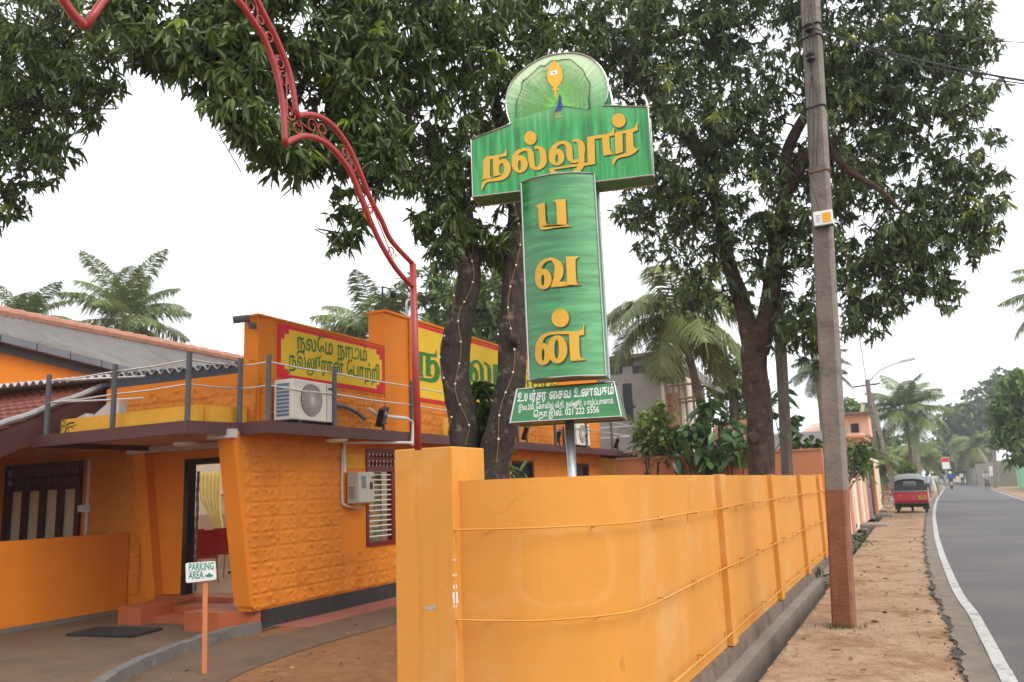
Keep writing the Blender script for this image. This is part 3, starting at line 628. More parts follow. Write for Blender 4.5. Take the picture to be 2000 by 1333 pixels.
b = MB(); b.box((-9.1, 21.6, 0), (-7.7, 23.6, SB-.02)); b.build('store_wall', m_ochre, R_)

# ---------------------------------------------------------------- things fixed to or standing by the building
def aircon(name, y0, label):
    t = thing(name, (XF+.3, y0, ST), label, 'air conditioner', 'air conditioner units on the slab')
    x0, x1 = XF+.10, XF+.42; W_, H_ = .90, .54
    b = MB(); b.bbox((x0, y0, ST+.05), (x1, y0+W_, ST+.05+H_), .015); b.build('casing', m_offwhite, t)
    b = MB(); b.lathe((x1-.005, y0+.38, ST+.33), [(.225, 0), (.22, .012), (.215, .014)], 32, (1, 0, 0)); fan = b.build('fan_disc', m_fan, t)
    b = MB()
    for k in range(1, 9): b.torus((x1+.018, y0+.38, ST+.33), .0265*k, .0035, (1, 0, 0), 28, 4)
    for k in range(12): a = pi*k/12; b.bar((x1+.018, y0+.38-.22*math.cos(a), ST+.33-.22*math.sin(a)), (x1+.018, y0+.38+.22*math.cos(a), ST+.33+.22*math.sin(a)), .005)
    b.build('fan_guard', m_offwhite, fan)
    b = MB()
    for k in range(9): b.box((x0+.05, y0-.006, ST+.10+k*.05), (x1-.06, y0+.0, ST+.135+k*.05))
    b.build('side_grille', m_blue, t)
    b = MB(); b.box((x1, y0+.70, ST+.07), (x1+.004, y0+.704, ST+.57)); b.box((x1, y0+.74, ST+.50), (x1+.003, y0+.86, ST+.53)); b.build('panel_seam', m_dark, t)
    for yy_ in (.12, .82):
        b = MB(); b.box((x0, y0+yy_, ST), (x1, y0+yy_+.06, ST+.05)); b.build('foot', m_dark, t)
aircon('aircon_unit', 8.50, 'white outdoor air conditioner with round fan guard, left of the first railing span')
aircon('aircon_unit', 18.75, 'outdoor air conditioner farther along the slab, half hidden by the sign post')
for y, lab in ((10.62, 'black floodlight tilted up beside the grey pipe under the first wall sign'), (12.85, 'black floodlight just left of the lit tree trunk'), (15.9, 'black floodlight between the leaning trunk and the sign post'), (17.7, 'black floodlight immediately left of the sign post'), (19.4, 'black floodlight just right of the sign post'), (21.9, 'black floodlight at the far end of the slab by the last posts')):
    t = thing('floodlight', (-7.25, y, ST), lab, 'floodlight', 'floodlights along the slab edge')
    b = MB(); b.bar((-7.25, y, ST), (-7.25, y, ST+.10), .03); b.bar((-7.25, y-.1, ST+.12), (-7.25, y+.1, ST+.12), .02); b.build('bracket', m_dark, t)
    c = np.array((-7.27, y, ST+.22)); az = np.array((.42, -.2, .88)); az /= np.linalg.norm(az); ax = np.array((-.25, .95, .2)); ax -= az*(az@ax); ax /= np.linalg.norm(ax); ay = np.cross(az, ax)
    b = MB(); b.obox(c, ax*.11, ay*.045, az*.14); h = b.build('housing', m_dark, t)
    b = MB(); b.obox(c-ay*.048, ax*.09, ay*.004, az*.12); b.build('lens', m_lens, h)
t = thing('security_camera', (XF-.1, 8.28, 3.9), 'grey security camera on the corner of the first parapet', 'camera')
b = MB(); b.box((XF-.06, 8.18, 3.84), (XF-.02, 8.28, 3.92)); b.bar((XF-.04, 8.24, 3.88), (XF-.1, 8.12, 3.97), .025); b.build('bracket', m_post, t)
b = MB(); b.tube([(XF-.06, 8.2, 3.98), (XF-.22, 8.06, 3.95)], .05, 10); b.build('body', m_post, t)
t = thing('mast_camera', (XF-.1, 11.3, 4.64), 'black lamp on a thin mast above the taller parapet corner', 'lamp')
b = MB(); b.tube([(XF-.1, 11.35, 4.6), (XF-.1, 11.35, 5.08)], .018, 8); b.bar((XF-.1, 11.33, 5.07), (XF-.02, 11.5, 5.05), .02); b.build('mast', m_dark, t)
b = MB(); b.ball((XF-.02, 11.55, 4.97), (.06, .07, .07)); b.build('lamp_head', m_dark, t)
t = thing('wall_lamp_arm', (XF+.1, 16.6, 4.1), 'white lamp on an arm above the large green letters', 'lamp')
b = MB(); b.tube([(XF+.03, 15.7, 4.12), (XF+.2, 15.8, 4.17), (XF+.45, 16.1, 4.1)], .025, 8); b.build('arm', m_conduitw, t); b = MB(); b.bbox((XF+.38, 16.0, 4.03), (XF+.62, 16.3, 4.12), .02); b.build('lamp_head', m_white, t)
t = thing('meter_box', (XF, 10.4, 1.5), 'beige electricity meter box beside the barred window', 'meter box')
y0, z0 = 10.16, 1.50
b = MB(); b.bbox((XF+.03, y0+.02, z0), (XF+.22, y0+.43, z0+.46), .008); b.build('case', m_box, t)
b = MB(); b.bbox((XF+.22, y0+.03, z0+.01), (XF+.238, y0+.42, z0+.45), .006); d_ = b.build('door', m_box, t)
b = MB(); b.bbox((XF+.238, y0+.10, z0+.22), (XF+.244, y0+.21, z0+.40), .003); b.build('glass_window', m_glass, d_)
b = MB(); b.bbox((XF+.238, y0+.31, z0+.20), (XF+.246, y0+.38, z0+.31), .003); b.box((XF+.238, y0+.36, z0+.36), (XF+.25, y0+.39, z0+.39)); b.build('handle', m_dark, d_)
b = MB()
for k in range(6): b.box((XF+.07, y0+.014, z0+.08+k*.03), (XF+.17, y0+.022, z0+.09+k*.03))
b.build('side_vent', m_post, t)
for yb in (.1, .35): b = MB(); b.bar((XF, y0+yb, z0-.04), (XF+.2, y0+yb, z0-.02), .03); b.build('bracket', m_orange, t)
b = MB(); b.obox((-9.35, 7.68, .028), (.52, .06, 0), (-.05, .27, 0), (0, 0, .014)); tag(b.build('door_mat', m_matblack), 'black rubber doormat at the foot of the entrance steps', 'doormat')
def chair(x, y, rz, label):
    t = thing('plastic_chair', (x, y, .262), label, 'chair', 'red chairs in the dining room'); t.rotation_euler = (0, 0, rz); o = np.array((x, y, .262))
    b = MB(); b.bbox(o+(-.21, -.2, .41), o+(.21, .2, .45), .015); b.build('seat', m_chairred, t)
    b = MB(); P = []
    for zz, ww, dy in ((.45, .19, .2), (.6, .215, .225), (.75, .225, .25), (.86, .23, .27), (.88, .22, .275)): P.append((ww, dy, zz))
    V = [o+(sx*w_, dy+e+.04*(1-abs(sx))*1, zz) for w_, dy, zz in P for sx in (-1, -.5, 0, .5, 1) for e in (0,)]
    V2 = [v+np.array((0, .018, 0)) for v in V]; n = len(V)
    F = [(r*5+c, r*5+c+1, r*5+c+6, r*5+c+5) for r in range(4) for c in range(4)]
    b.add(V+V2, F+[tuple(i+n for i in f_) for f_ in F]+[(r*5, r*5+5, r*5+5+n, r*5+n) for r in range(4)]+[(r*5+4, r*5+9, r*5+9+n, r*5+4+n) for r in range(4)]+[(20+c, 21+c, 21+c+n, 20+c+n) for c in range(4)]); b.build('backrest', m_chairred, t)
    for sx in (-1, 1):
        for sy in (-1, 1): b = MB(); b.tube([o+(sx*.18, sy*.17, .42), o+(sx*.22, sy*.22, 0)], .013, 6); b.build('leg', m_metal, t)
chair(-10.98, 10.75, pi*1.25, 'red chair behind the parking sign just inside the doorway')
chair(-11.22, 11.6, pi*1.13, 'red chair turned sideways at the steel-topped table')
chair(-11.75, 11.1, pi*1.3, 'red chair at the back left of the doorway')
t = thing('dining_table', (-11.6, 12.2, .262), 'dining table with a pale top seen through the doorway', 'table')
b = MB(); b.bbox((-12.0, 11.95, .98), (-11.0, 12.5, 1.01), .008); b.build('tabletop', m_white, t)
b = MB(); b.tube([(-11.5, 12.2, .98), (-11.5, 12.2, .30)], .03, 8); b.build('column', m_metal, t)
b = MB(); b.bar((-11.85, 12.2, .285), (-11.15, 12.2, .285), .06, .04); b.bar((-11.5, 11.95, .287), (-11.5, 12.45, .287), .06, .04); b.build('base', m_dark, t)
b = MB(); n = 40; V = []
for r, (zz, k, xo) in enumerate(((2.2, 1, 0), (1.7, .9, -.03), (1.35, .55, -.0), (1.15, .42, .1), (.9, .5, .12), (.6, .55, .12))):
    for i in range(n): s_ = i/(n-1); V.append((-12.95+.62*(xo+(s_ if r == 0 else 1-k+k*s_)), 12.45+.035*math.sin(s_*38), zz))
b.add(V, [(r*n+i, r*n+i+1, (r+1)*n+i+1, (r+1)*n+i) for r in range(5) for i in range(n-1)]); tag(b.build('curtain', m_curtain, smooth=True), 'pale yellow curtain tied back inside the doorway', 'curtain')
t = thing('wall_notice', (-12.7, 12.97, 1.7), 'small framed notice on the cream wall inside the doorway', 'notice')
b = MB(); b.box((-12.86, 12.94, 1.72), (-12.56, 12.97, 1.98)); b.build('frame', m_post, t); b = MB(); b.box((-12.83, 12.935, 1.75), (-12.59, 12.94, 1.95)); p_ = b.build('paper', m_white, t)
b = MB(); b.box((-12.77, 12.932, 1.80), (-12.65, 12.9345, 1.815)); b.build('text_bar', m_dark, p_)
b = MB(); b.tube(spline([(-13.02, 12.93, 1.98), (-12.95, 12.90, 2.03), (-12.93, 12.90, 2.12), (-12.88, 12.93, 2.22)], 5), [.02, .035, .045, .045, .04, .04, .045, .05, .045, .04, .04, .05, .05, .045, .04, .03], 8); tag(b.build('wall_ornament', m_redwood, smooth=True), 'brown ornament hung high on the cream wall inside the doorway', 'ornament')

# ================================================================ LONG HALL BEHIND
H_ = thing('long_hall', (-18, 13, 0), 'long orange hall with grey sheet roof and clay ridge tiles, behind the restaurant', 'building')
gz = lambda y: 5.10-.105*(y-10.8)
b = MB(); b.hexa([(-24, 2, 0), (-17, 2, 0), (-17, 20.5, 0), (-24, 20.5, 0), (-24, 2, gz(2)), (-17, 2, gz(2)), (-17, 20.5, gz(20.5)), (-24, 20.5, gz(20.5))]); b.build('wall', m_orange, H_)
b = MB(); V = []; n = 240
for i in range(n+1):
    y = 1+i*(20.9-1)/n; dz = .02*math.sin(y*2*pi/.17)
    g = lambda x: 5.12-.022*(y-10.8)
    V += [(-16.75, y, 5.16-.105*(y-10.8)+dz), (-18.6, y, 6.08-.018*(y-10.8)+dz), (-24.3, y, 3.9+dz)]
b.add(V, [(3*i+k, 3*i+k+1, 3*i+k+4, 3*i+k+3) for i in range(n) for k in range(2)]); b.build('roof', m_asb, H_, smooth=True)
b = MB()
for i in range(46):
    y = 1+i*.435
    if y > 20.7: break
    b.tube([(-18.6, y, 6.12-.018*(y-10.8)), (-18.6, y+.46, 6.12-.018*(y+.46-10.8)+.015)], [.12, .14], 8)
b.build('ridge_tiles', m_ridge, H_)
b = MB()
for i in range(25):
    y = 1+i*.8; b.obox((-16.72, y+.39, 5.08-.105*(y+.39-10.8)), (.07, 0, 0), (0, .385, -.04), (0, 0, .08))
b.build('gutter', m_gutter, H_)
b = MB(); b.hexa([(-17.02, 1, 4.85+.105*9.8), (-16.99, 1, 4.85+.105*9.8), (-16.99, 20.5, 4.85-.105*9.7), (-17.02, 20.5, 4.85-.105*9.7), (-17.02, 1, 5.05+.105*9.8), (-16.99, 1, 5.05+.105*9.8), (-16.99, 20.5, 5.05-.105*9.7), (-17.02, 20.5, 5.05-.105*9.7)]); b.build('eaves_board', m_gutter, H_)

# ================================================================ BOUNDARY WALL, PILLAR, ARCH
WT = 1.68
plan = [(-2.83, 5.06), (-2.30, 5.12), (-1.90, 5.52), (WX, 5.70), (WX, 19.95)]
B_ = thing('boundary_wall', (-2, 12, 0), 'long low yellow-orange boundary wall with three thin rails along the street', 'wall')
pl = [np.array(p) for p in ((-2.83, 5.05), (-2.29, 5.13), (-1.885, 5.53), (WX, 5.72), (WX, 19.95))]
def offset(pts, d):
    o = []
    for i, p in enumerate(pts):
        t = pts[min(i+1, len(pts)-1)]-pts[max(i-1, 0)]; t = t/np.linalg.norm(t); o.append(p+d*np.array([t[1], -t[0]]))
    return o
inn = offset(pl, -.16)
cv = [np.array(p) for p in spline([(-2.83, 5.05), (-2.32, 5.115), (-1.96, 5.42), (WX, 5.80), (WX, 7.0)], 7)]+[np.array((WX, 19.95))]; inn = offset(cv, -.16); n_ = len(cv)
b = MB(); b.add([(*p, z) for z in (0, WT) for p in cv], [(i, i+1, n_+i+1, n_+i) for i in range(n_-1)]); b.add([(*p, z) for z in (0, WT) for p in inn], [(i+1, i, n_+i, n_+i+1) for i in range(n_-1)])
b.add([(*p, WT) for p in cv]+[(*p, WT) for p in inn], [(i, i+1, n_+i+1, n_+i) for i in range(n_-1)]); b.add([(*cv[0], 0), (*inn[0], 0), (*inn[0], WT), (*cv[0], WT), (*cv[-1], 0), (*inn[-1], 0), (*inn[-1], WT), (*cv[-1], WT)], [(0, 1, 2, 3), (4, 5, 6, 7)])
pl = cv[:-1]+[np.array((WX, 7.5)), np.array((WX, 19.95))]; inn = offset(pl, -.16)
for i in range(0):
    p, q_, r, s_ = pl[i], pl[i+1], inn[i+1], inn[i]
    b.hexa([(*p, -.0), (*q_, -.0), (*r, -.0), (*s_, -.0), (*p, WT), (*q_, WT), (*r, WT), (*s_, WT)])
pn = b.build('panels', m_wall, B_)
for p in pn.data.polygons: p.use_smooth = abs(p.normal.z) < .5
def ghost_ring(M, c, t):
    """a paler worn ring in the paint where a poster has been"""
    tr = M.node_tree; N = tr.nodes.new; L = tr.links.new; bs = tr.nodes['Principled BSDF']; lk = bs.inputs['Base Color'].links[0].from_socket
    g = N('ShaderNodeNewGeometry'); s_ = N('ShaderNodeVectorMath'); s_.operation = 'SUBTRACT'; s_.inputs[1].default_value = c; L(g.outputs['Position'], s_.inputs[0])
    nz = N('ShaderNodeTexNoise'); nz.inputs['Scale'].default_value = 7; nz.inputs['Detail'].default_value = 6; L(g.outputs['Position'], nz.inputs['Vector'])
    def dot(v, k):
        d = N('ShaderNodeVectorMath'); d.operation = 'DOT_PRODUCT'; d.inputs[1].default_value = v; L(s_.outputs[0], d.inputs[0]); a = N('ShaderNodeMath'); a.operation = 'ABSOLUTE'; L(d.outputs['Value'], a.inputs[0]); p = N('ShaderNodeMath'); p.operation = 'POWER'; p.inputs[1].default_value = 4
        m_ = N('ShaderNodeMath'); m_.operation = 'MULTIPLY'; m_.inputs[1].default_value = 1/k; L(a.outputs[0], m_.inputs[0]); L(m_.outputs[0], p.inputs[0]); return p.outputs[0]
    a = N('ShaderNodeMath'); a.operation = 'ADD'; L(dot((t[0], t[1], 0), .33), a.inputs[0]); L(dot((0, 0, 1), .24), a.inputs[1])
    b = N('ShaderNodeMath'); b.operation = 'MULTIPLY_ADD'; L(nz.outputs['Fac'], b.inputs[0]); b.inputs[1].default_value = 1.3; L(a.outputs[0], b.inputs[2])
    r = N('ShaderNodeValToRGB'); e = r.color_ramp.elements; e[0].position = .30; e[0].color = (0, 0, 0, 1); e[1].position = .62; e[1].color = (0, 0, 0, 1)
    x = e.new(.42); x.color = (.20, .20, .20, 1); x = e.new(.5); x.color = (.10, .10, .10, 1); d = N('ShaderNodeMath'); d.operation = 'MULTIPLY'; d.inputs[1].default_value = .25; L(b.outputs[0], d.inputs[0]); L(d.outputs[0], r.inputs[0])
    n2 = N('ShaderNodeMath'); n2.operation = 'MULTIPLY'; L(r.outputs[0], n2.inputs[0]); L(nz.outputs['Fac'], n2.inputs[1])
    mx = N('ShaderNodeMix'); mx.data_type = 'RGBA'; mx.inputs[7].default_value = (.72, .52, .28, 1); L(lk, mx.inputs[6]); L(n2.outputs[0], mx.inputs[0]); L(mx.outputs[2], bs.inputs['Base Color'])
gc = at_plane(1108, 1105, (-2.1, 5.3, 0), (.64, -.77, 0)); ghost_ring(m_wall, gc, (.77, .64))
b = MB(); po = offset(pl, .03)
for i in range(len(pl)-1):
    p, q_, r, s_ = po[i], po[i+1], inn[i+1], inn[i]
    b.hexa([(*p, -.55), (*q_, -.55), (*r, -.55), (*s_, -.55), (*p, -.004), (*q_, -.004), (*r, -.004), (*s_, -.004)])
b.build('footing', mat('footing_stain', (.20, .145, .11), .95, .3, 4, .6, 30, col2=(.11, .085, .075), c2lo=.42, c2hi=.7, c2scale=3, streak=.4), B_)
for y in (8.78, 12.2, 15.45, 18.6):
    b = MB(); b.bbox((WX-.02, y-.13, .003), (WX+.065, y+.13, WT+.006), .008); b.build('pilaster', [m_wall], B_)
b = MB(); b.bbox((WX-.2, 19.85, 0), (WX+.08, 20.15, WT+.02), .01); b.build('pilaster', m_wall, B_)
for z in (.16, .775, 1.355):
    rp = offset(pl, .085); pts = [(*rp[0], z)]+[(*p, z) for p in rp[1:-1]]
    yy_ = np.arange(6.2, 19.8, 1.1); pts += [(WX+.085, y, z+.008*math.sin(y*2.1+z*5)) for y in yy_]+[(WX+.085, 19.85, z)]
    b = MB(); b.tube(pts, .0075, 6); r_ = b.build('rail', m_wall, B_)
    b = MB()
    brs = [(-2.62, 5.10, 0), (-2.02, 5.40, 1)]+[(WX, y, 2) for y in np.arange(6.3, 19.8, 1.12)]
    for x, y, k in brs:
        nx, ny = ((.1, -.99), (.7, -.7), (1, 0))[k]
        b.bar((x-.01*nx, y-.01*ny, z-.012), (x+.088*nx, y+.088*ny, z-.012), .006, .014); b.obox((x+.004*nx, y+.004*ny, z-.04), (-ny*.010, nx*.010, 0), (nx*.003, ny*.003, 0), (0, 0, .04))
    b.build('rail_bracket', m_wall, r_)
PX0, PX1, PY0, PY1, PT = -3.30, -2.83, 4.965, 5.44, 1.915
t = thing('gate_pillar', ((PX0+PX1)/2, (PY0+PY1)/2, 0), 'square yellow-orange gate pillar with chipped corner at the near end of the wall', 'pillar')
b = MB(); b.bbox((PX0, PY0, -.05), (PX1, PY1, PT), .008); b.build('shaft', m_wall, t)
def blotch(c, ax, az, r, n, seed, out_=.0025):
    rg = random.Random(seed); c = np.asarray(c, float)
    return [c+np.asarray(ax)*r*rg.uniform(.5, 1.1)*math.cos(2*pi*k/n)+np.asarray(az)*r*rg.uniform(.6, 1.2)*math.sin(2*pi*k/n) for k in range(n)]
b = MB()
for z, h, wd in ((1.06, .016, .005), (.985, .03, .006), (.915, .075, .015), (.86, .02, .004), (1.16, .012, .004)):
    rg = random.Random(int(z*100)); P = [np.array((PX1-.012-wd*rg.uniform(.2, 1), PY0-.0015, z+h*(k/3-.5))) for k in range(4)]; Q = [np.array((PX1-.006, PY0-.0015, z+h*(k/3-.5))) for k in range(3, -1, -1)]
    b.add(P+Q, [tuple(range(8))]); P = [np.array((PX1+.0015, PY0+.012+wd*rg.uniform(.4, 1.4), z+h*(k/3-.5))) for k in range(4)]; Q = [np.array((PX1+.0015, PY0+.006, z+h*(k/3-.5))) for k in range(3, -1, -1)]
    b.add(P+Q, [tuple(range(8))])
b.build('chipped_paint', m_white, t)
b = MB(); b.add(blotch((-3.02, PY0-.002, .845), (1, 0, 0), (.2, 0, .35), .05, 9, 5), [tuple(range(9))]); b.add(blotch((PX1-.03, PY0-.002, .68), (.6, 0, 0), (0, 0, .8), .016, 7, 8), [tuple(range(7))]); b.build('scuff', m_flash, t)
# arch over the gateway: twin pipes with three lobes, mirrored about the gateway's middle
AX, AC = -3.02, 2.33
up_px = [(806, 516), (764, 470), (745, 430), (722, 385), (701, 332), (680, 287), (656, 253), (630, 231), (602, 224), (580, 227)]
up2_px = [(580, 227), (567, 150), (546, 90), (519, 35), (499, -5)]
lo_px = [(806, 561), (775, 527), (747, 482), (726, 438), (702, 380), (687, 343), (670, 315), (645, 287), (622, 272), (598, 266), (578, 270), (557, 281)]
lo2_px = [(557, 281), (553, 210), (539, 140), (518, 80), (490, 35), (462, -5)]
def arc_px(L): return [np.array(at_x(x, y, AX)) for x, y in L]
A_ = thing('gate_arch', (AX, 4.6, PT), 'scalloped red pipe arch with scrollwork rising from the gate pillar', 'arch')
U1, U2, L1, L2 = arc_px(up_px), arc_px(up2_px), arc_px(lo_px), arc_px(lo2_px)
topU = np.array([AX, 1.95+.55, U2[-1][2]+.42]); topL = np.array([AX, 2.50, L2[-1][2]+.36])
def full(s1, s2, tip):
    k = spline([s2[-1]*1.0]+[(s2[-1]*.35+tip*.65)+np.array([0, .04, .05])]+[tip], 6)
    return spline(s1, 5), spline(s2, 5), k
cuspL = np.array(at_x(166, 52, AX))
postY = U1[0][1]
b = MB(); b.tube([(AX, postY+.03, PT-.02), (AX, postY+.015, (PT+U1[0][2])/2), U1[0]], .024, 12); b.build('post', m_archred, A_, smooth=True)
b = MB(); b.tube(spline(U1, 6), .0178, 10); b.tube(spline(U2, 6), .0178, 10); b.tube(spline(L1, 6), .0178, 10); b.tube(spline(L2, 6), .0178, 10)
for s2, dz in ((U2, .34), (L2, .34)):
    e = s2[-1]; cu = cuspL+np.array([0, 0, .16 if s2 is U2 else 0])
    b.tube(spline([e, e+np.array([0, -.22, .16]), e+np.array([0, -.5, .12]), cu], 8), .0178, 10)
    b.tube(spline([cu, cu+np.array([0, -.1, .06]), cu+np.array([0, -.35, .32]), cu+np.array([0, -.62, .30]), cu+np.array([0, -.95, -.02])], 8), .020, 10)
    b.tube(spline([cu+np.array([0, -.95, -.02]), cu+np.array([0, -1.25, -.08]), cu+np.array([0, -1.6, -.35])], 8), .020, 10)
eL = cuspL+np.array([0, -1.6, -.35]); b.tube([eL+np.array([0, 0, .2]), eL, (AX, eL[1], 0)], .026, 10)
b.build('pipe', m_archred, A_, smooth=True)
b = MB()
def scroll(c, r, a0, turns, flip=1, lead=None):
    pts = []
    for i in range(22):
        s_ = i/21; a = a0+flip*turns*2*pi*s_; rr = r*(1-.62*s_); pts.append(c+np.array([0, rr*math.cos(a), rr*math.sin(a)]))
    if lead is not None: pts = [lead]+pts
    b.tube(pts, .0045, 5)
def between(s1, s2, ts, sz):
    a, c = spline(s1, 10), spline(s2, 10)
    prev = None
    for k, t_ in enumerate(ts):
        p, q_ = a[int(t_*(len(a)-1))], c[int(t_*(len(c)-1))]; m_ = (p+q_)/2; g = np.linalg.norm(p-q_)*.34
        scroll(m_, min(g, sz), k*1.3, 1.15, 1 if k % 2 else -1, prev); prev = q_*.7+p*.3
between(U1, L1, (.12, .3, .48, .56, .74, .82, .95), .05); between(U2, L2, (.1, .3, .42, .62, .75, .92), .05)
b.build('scrollwork', m_archred, A_)

# ================================================================ LETTERING HELPERS
def ribbon(pts, n=6):
    """pts rows (x, y, width) -> quads strip as list of 2-D points and faces"""
    S = spline(pts, n); P = S[:, :2]; T = np.gradient(P, axis=0); T /= (np.linalg.norm(T, axis=1)[:, None]+1e-9)
    N = np.stack([-T[:, 1], T[:, 0]], -1); w_ = S[:, 2:3]/2; A = P+N*w_; B = P-N*w_; k = len(P)
    return np.vstack([A, B]), [(i, i+1, k+i+1, k+i) for i in range(k-1)]
def ringp(cx, cy, rx, ry, hx, hy, hrx, hry, n=28):
    a = np.linspace(0, 2*pi, n, endpoint=False)
    V = np.vstack([np.stack([cx+rx*np.cos(a), cy+ry*np.sin(a)], -1), np.stack([hx+hrx*np.cos(a), hy+hry*np.sin(a)], -1)])
    return V, [(i, (i+1) % n, n+(i+1) % n, n+i) for i in range(n)]
def ell(cx, cy, rx, ry, n=28):
    a = np.linspace(0, 2*pi, n, endpoint=False); return np.stack([cx+rx*np.cos(a), cy+ry*np.sin(a)], -1), [tuple(range(n))]
def polyp(*p): return np.array(p, float), [tuple(range(len(p)))]
# each glyph: pieces in the measuring coordinates of the sign (x right, y down)
G_NA = [polyp((108, 1088), (112, 830), (128, 785), (160, 760), (215, 750), (215, 1076)), polyp((128, 785), (160, 758), (300, 737), (400, 718), (440, 690), (456, 640), (468, 640), (470, 745), (350, 772), (215, 800)),
        polyp((258, 790), (355, 772), (355, 1005), (400, 1032), (268, 1062)), polyp((80, 1102), (112, 1080), (232, 1062), (232, 1084), (90, 1108)),
        ribbon([(350, 862, 50), (395, 828, 55), (445, 840, 85), (482, 915, 100), (465, 1010, 90), (405, 1078, 68), (300, 1108, 50), (190, 1122, 45), (125, 1160, 45), (95, 1230, 30), (97, 1275, 6)])]
G_L = [ringp(670, 872, 122, 134, 668, 890, 26, 78), ribbon([(600, 870, 90), (590, 780, 82), (630, 700, 66), (710, 655, 48), (790, 652, 58), (838, 710, 88), (848, 820, 92), (868, 905, 78), (915, 942, 50), (975, 925, 62), (1025, 855, 100), (1030, 755, 104), (1010, 668, 92), (960, 622, 52), (895, 622, 44)])]
G_DOT1 = [ell(832, 473, 96, 106)]
def shift(g, dx): return [(v+np.array([dx, 0]), f) for v, f in g]
G_LUU = shift([ringp(57, 765, 122, 130, 62, 790, 24, 66), ribbon([(-15, 770, 92), (-12, 690, 84), (30, 605, 66), (105, 550, 48), (185, 548, 56), (243, 610, 92), (255, 715, 98), (270, 795, 80), (320, 832, 48), (390, 815, 50)]),
        ribbon([(300, 522, 42), (360, 510, 46), (422, 555, 88), (440, 640, 108), (438, 730, 92), (438, 810, 92), (428, 890, 94), (378, 970, 76), (280, 1024, 58), (160, 1044, 52), (40, 1022, 62), (-15, 975, 70), (-30, 945, 30)]),
        polyp((-60, 945), (100, 915), (300, 880), (430, 862), (650, 838), (648, 872), (480, 900), (300, 915), (100, 945), (-50, 972)), polyp((525, 460), (640, 452), (648, 870), (535, 884)),
        polyp((525, 460), (700, 430), (860, 405), (905, 372), (925, 315), (938, 320), (942, 432), (860, 452), (640, 492)), polyp((750, 470), (865, 446), (872, 640), (900, 700), (942, 716), (776, 748))], 1176)
G_R = shift([polyp((945, 410), (985, 382), (1065, 372), (1072, 690), (958, 722)), polyp((948, 402), (985, 378), (1180, 344), (1250, 312), (1282, 240), (1298, 240), (1302, 355), (1225, 385), (1060, 408)), polyp((1115, 398), (1225, 378), (1238, 600), (1262, 632), (1225, 690), (1128, 706)),
        ribbon([(1308, 642, 10), (1245, 668, 62), (1150, 720, 62), (1040, 752, 42), (965, 785, 45), (932, 840, 40), (925, 905, 5)])], 1176)
G_DOT2 = shift([ell(1010, 207, 106, 110)], 1176)
G_PA = [polyp((160, 342), (220, 308), (352, 270), (365, 500), (370, 640), (400, 716), (560, 705), (690, 692), (790, 694), (822, 732), (885, 752), (700, 762), (560, 776), (400, 806), (290, 822), (246, 770), (228, 560), (220, 400), (205, 365)), polyp((505, 244), (590, 214), (768, 204), (786, 560), (792, 690), (598, 702), (592, 420), (580, 282), (550, 254))]
G_VA = [ringp(325, 675, 166, 208, 315, 695, 31, 112), ribbon([(225, 660, 125), (228, 500, 112), (285, 370, 80), (395, 292, 58), (510, 285, 70), (615, 380, 150), (640, 500, 178), (618, 620, 165), (560, 740, 110), (492, 830, 40)]),
        polyp((470, 846), (545, 735), (800, 728), (960, 735), (1020, 780), (1090, 798), (840, 812), (650, 826)), polyp((776, 230), (1050, 226), (985, 260), (966, 310), (975, 560), (985, 715), (1020, 780), (800, 790), (792, 480))]
G_N = [ringp(318, 1050, 160, 222, 320, 1062, 28, 122), ribbon([(225, 1040, 125), (238, 860, 122), (305, 720, 84), (415, 650, 62), (560, 626, 54), (800, 622, 58), (1000, 622, 58), (1085, 600, 60), (1122, 540, 36), (1135, 452, 8)]), ringp(605, 955, 200, 282, 592, 950, 46, 190), polyp((838, 640), (1042, 650), (1046, 960), (1068, 1108), (1165, 1168), (872, 1192), (852, 900)), polyp((1040, 600), (1140, 570), (1142, 665), (1040, 680))]
G_DOT3 = [ell(665, 325, 176, 186)]
def px_map(g, ox, oy, k): return [(v/k+np.array([ox, oy]), f) for v, f in g]
BIGWORD = px_map(G_NA+G_L+G_DOT1+G_LUU+G_R+G_DOT2, 930, 210, 7.84)
LOWWORD = [px_map(G_PA, 1030, 370, 10.25), px_map(G_VA, 1030, 480, 10.25), px_map(G_N+G_DOT3, 1030, 590, 10.25)]
def place(mb, pieces, fn, step=.0003, mi=0):
    """fn(x, y, k) -> world point, k piece offset"""
    for k, (v, f) in enumerate(pieces): mb.add([fn(p[0], p[1], k*step) for p in v], f, mi)
def text_mesh(body, weight=.0):
    c = bpy.data.curves.new('lettering', 'FONT'); c.body = body; c.size = 1; c.offset = weight; c.resolution_u = 3
    o = bpy.data.objects.new('lettering', c); COL.objects.link(o); bpy.context.view_layer.update()
    me = o.evaluated_get(bpy.context.evaluated_depsgraph_get()).to_mesh()
    V = np.array([v.co[:2] for v in me.vertices]).reshape(-1, 2); Fc = [tuple(p.vertices) for p in me.polygons]
    bpy.data.objects.remove(o); bpy.data.curves.remove(c); return V, Fc
G_U = [ringp(.20, .42, .13, .14, .20, .42, .06, .07), ribbon([(.10, .46, .07), (.16, .58, .07), (.34, .66, .07), (.50, .58, .09), (.50, .40, .09), (.36, .22, .08), (.10, .06, .07)]), polyp((.02, 0), (.92, 0), (.92, .085), (.02, .085))]
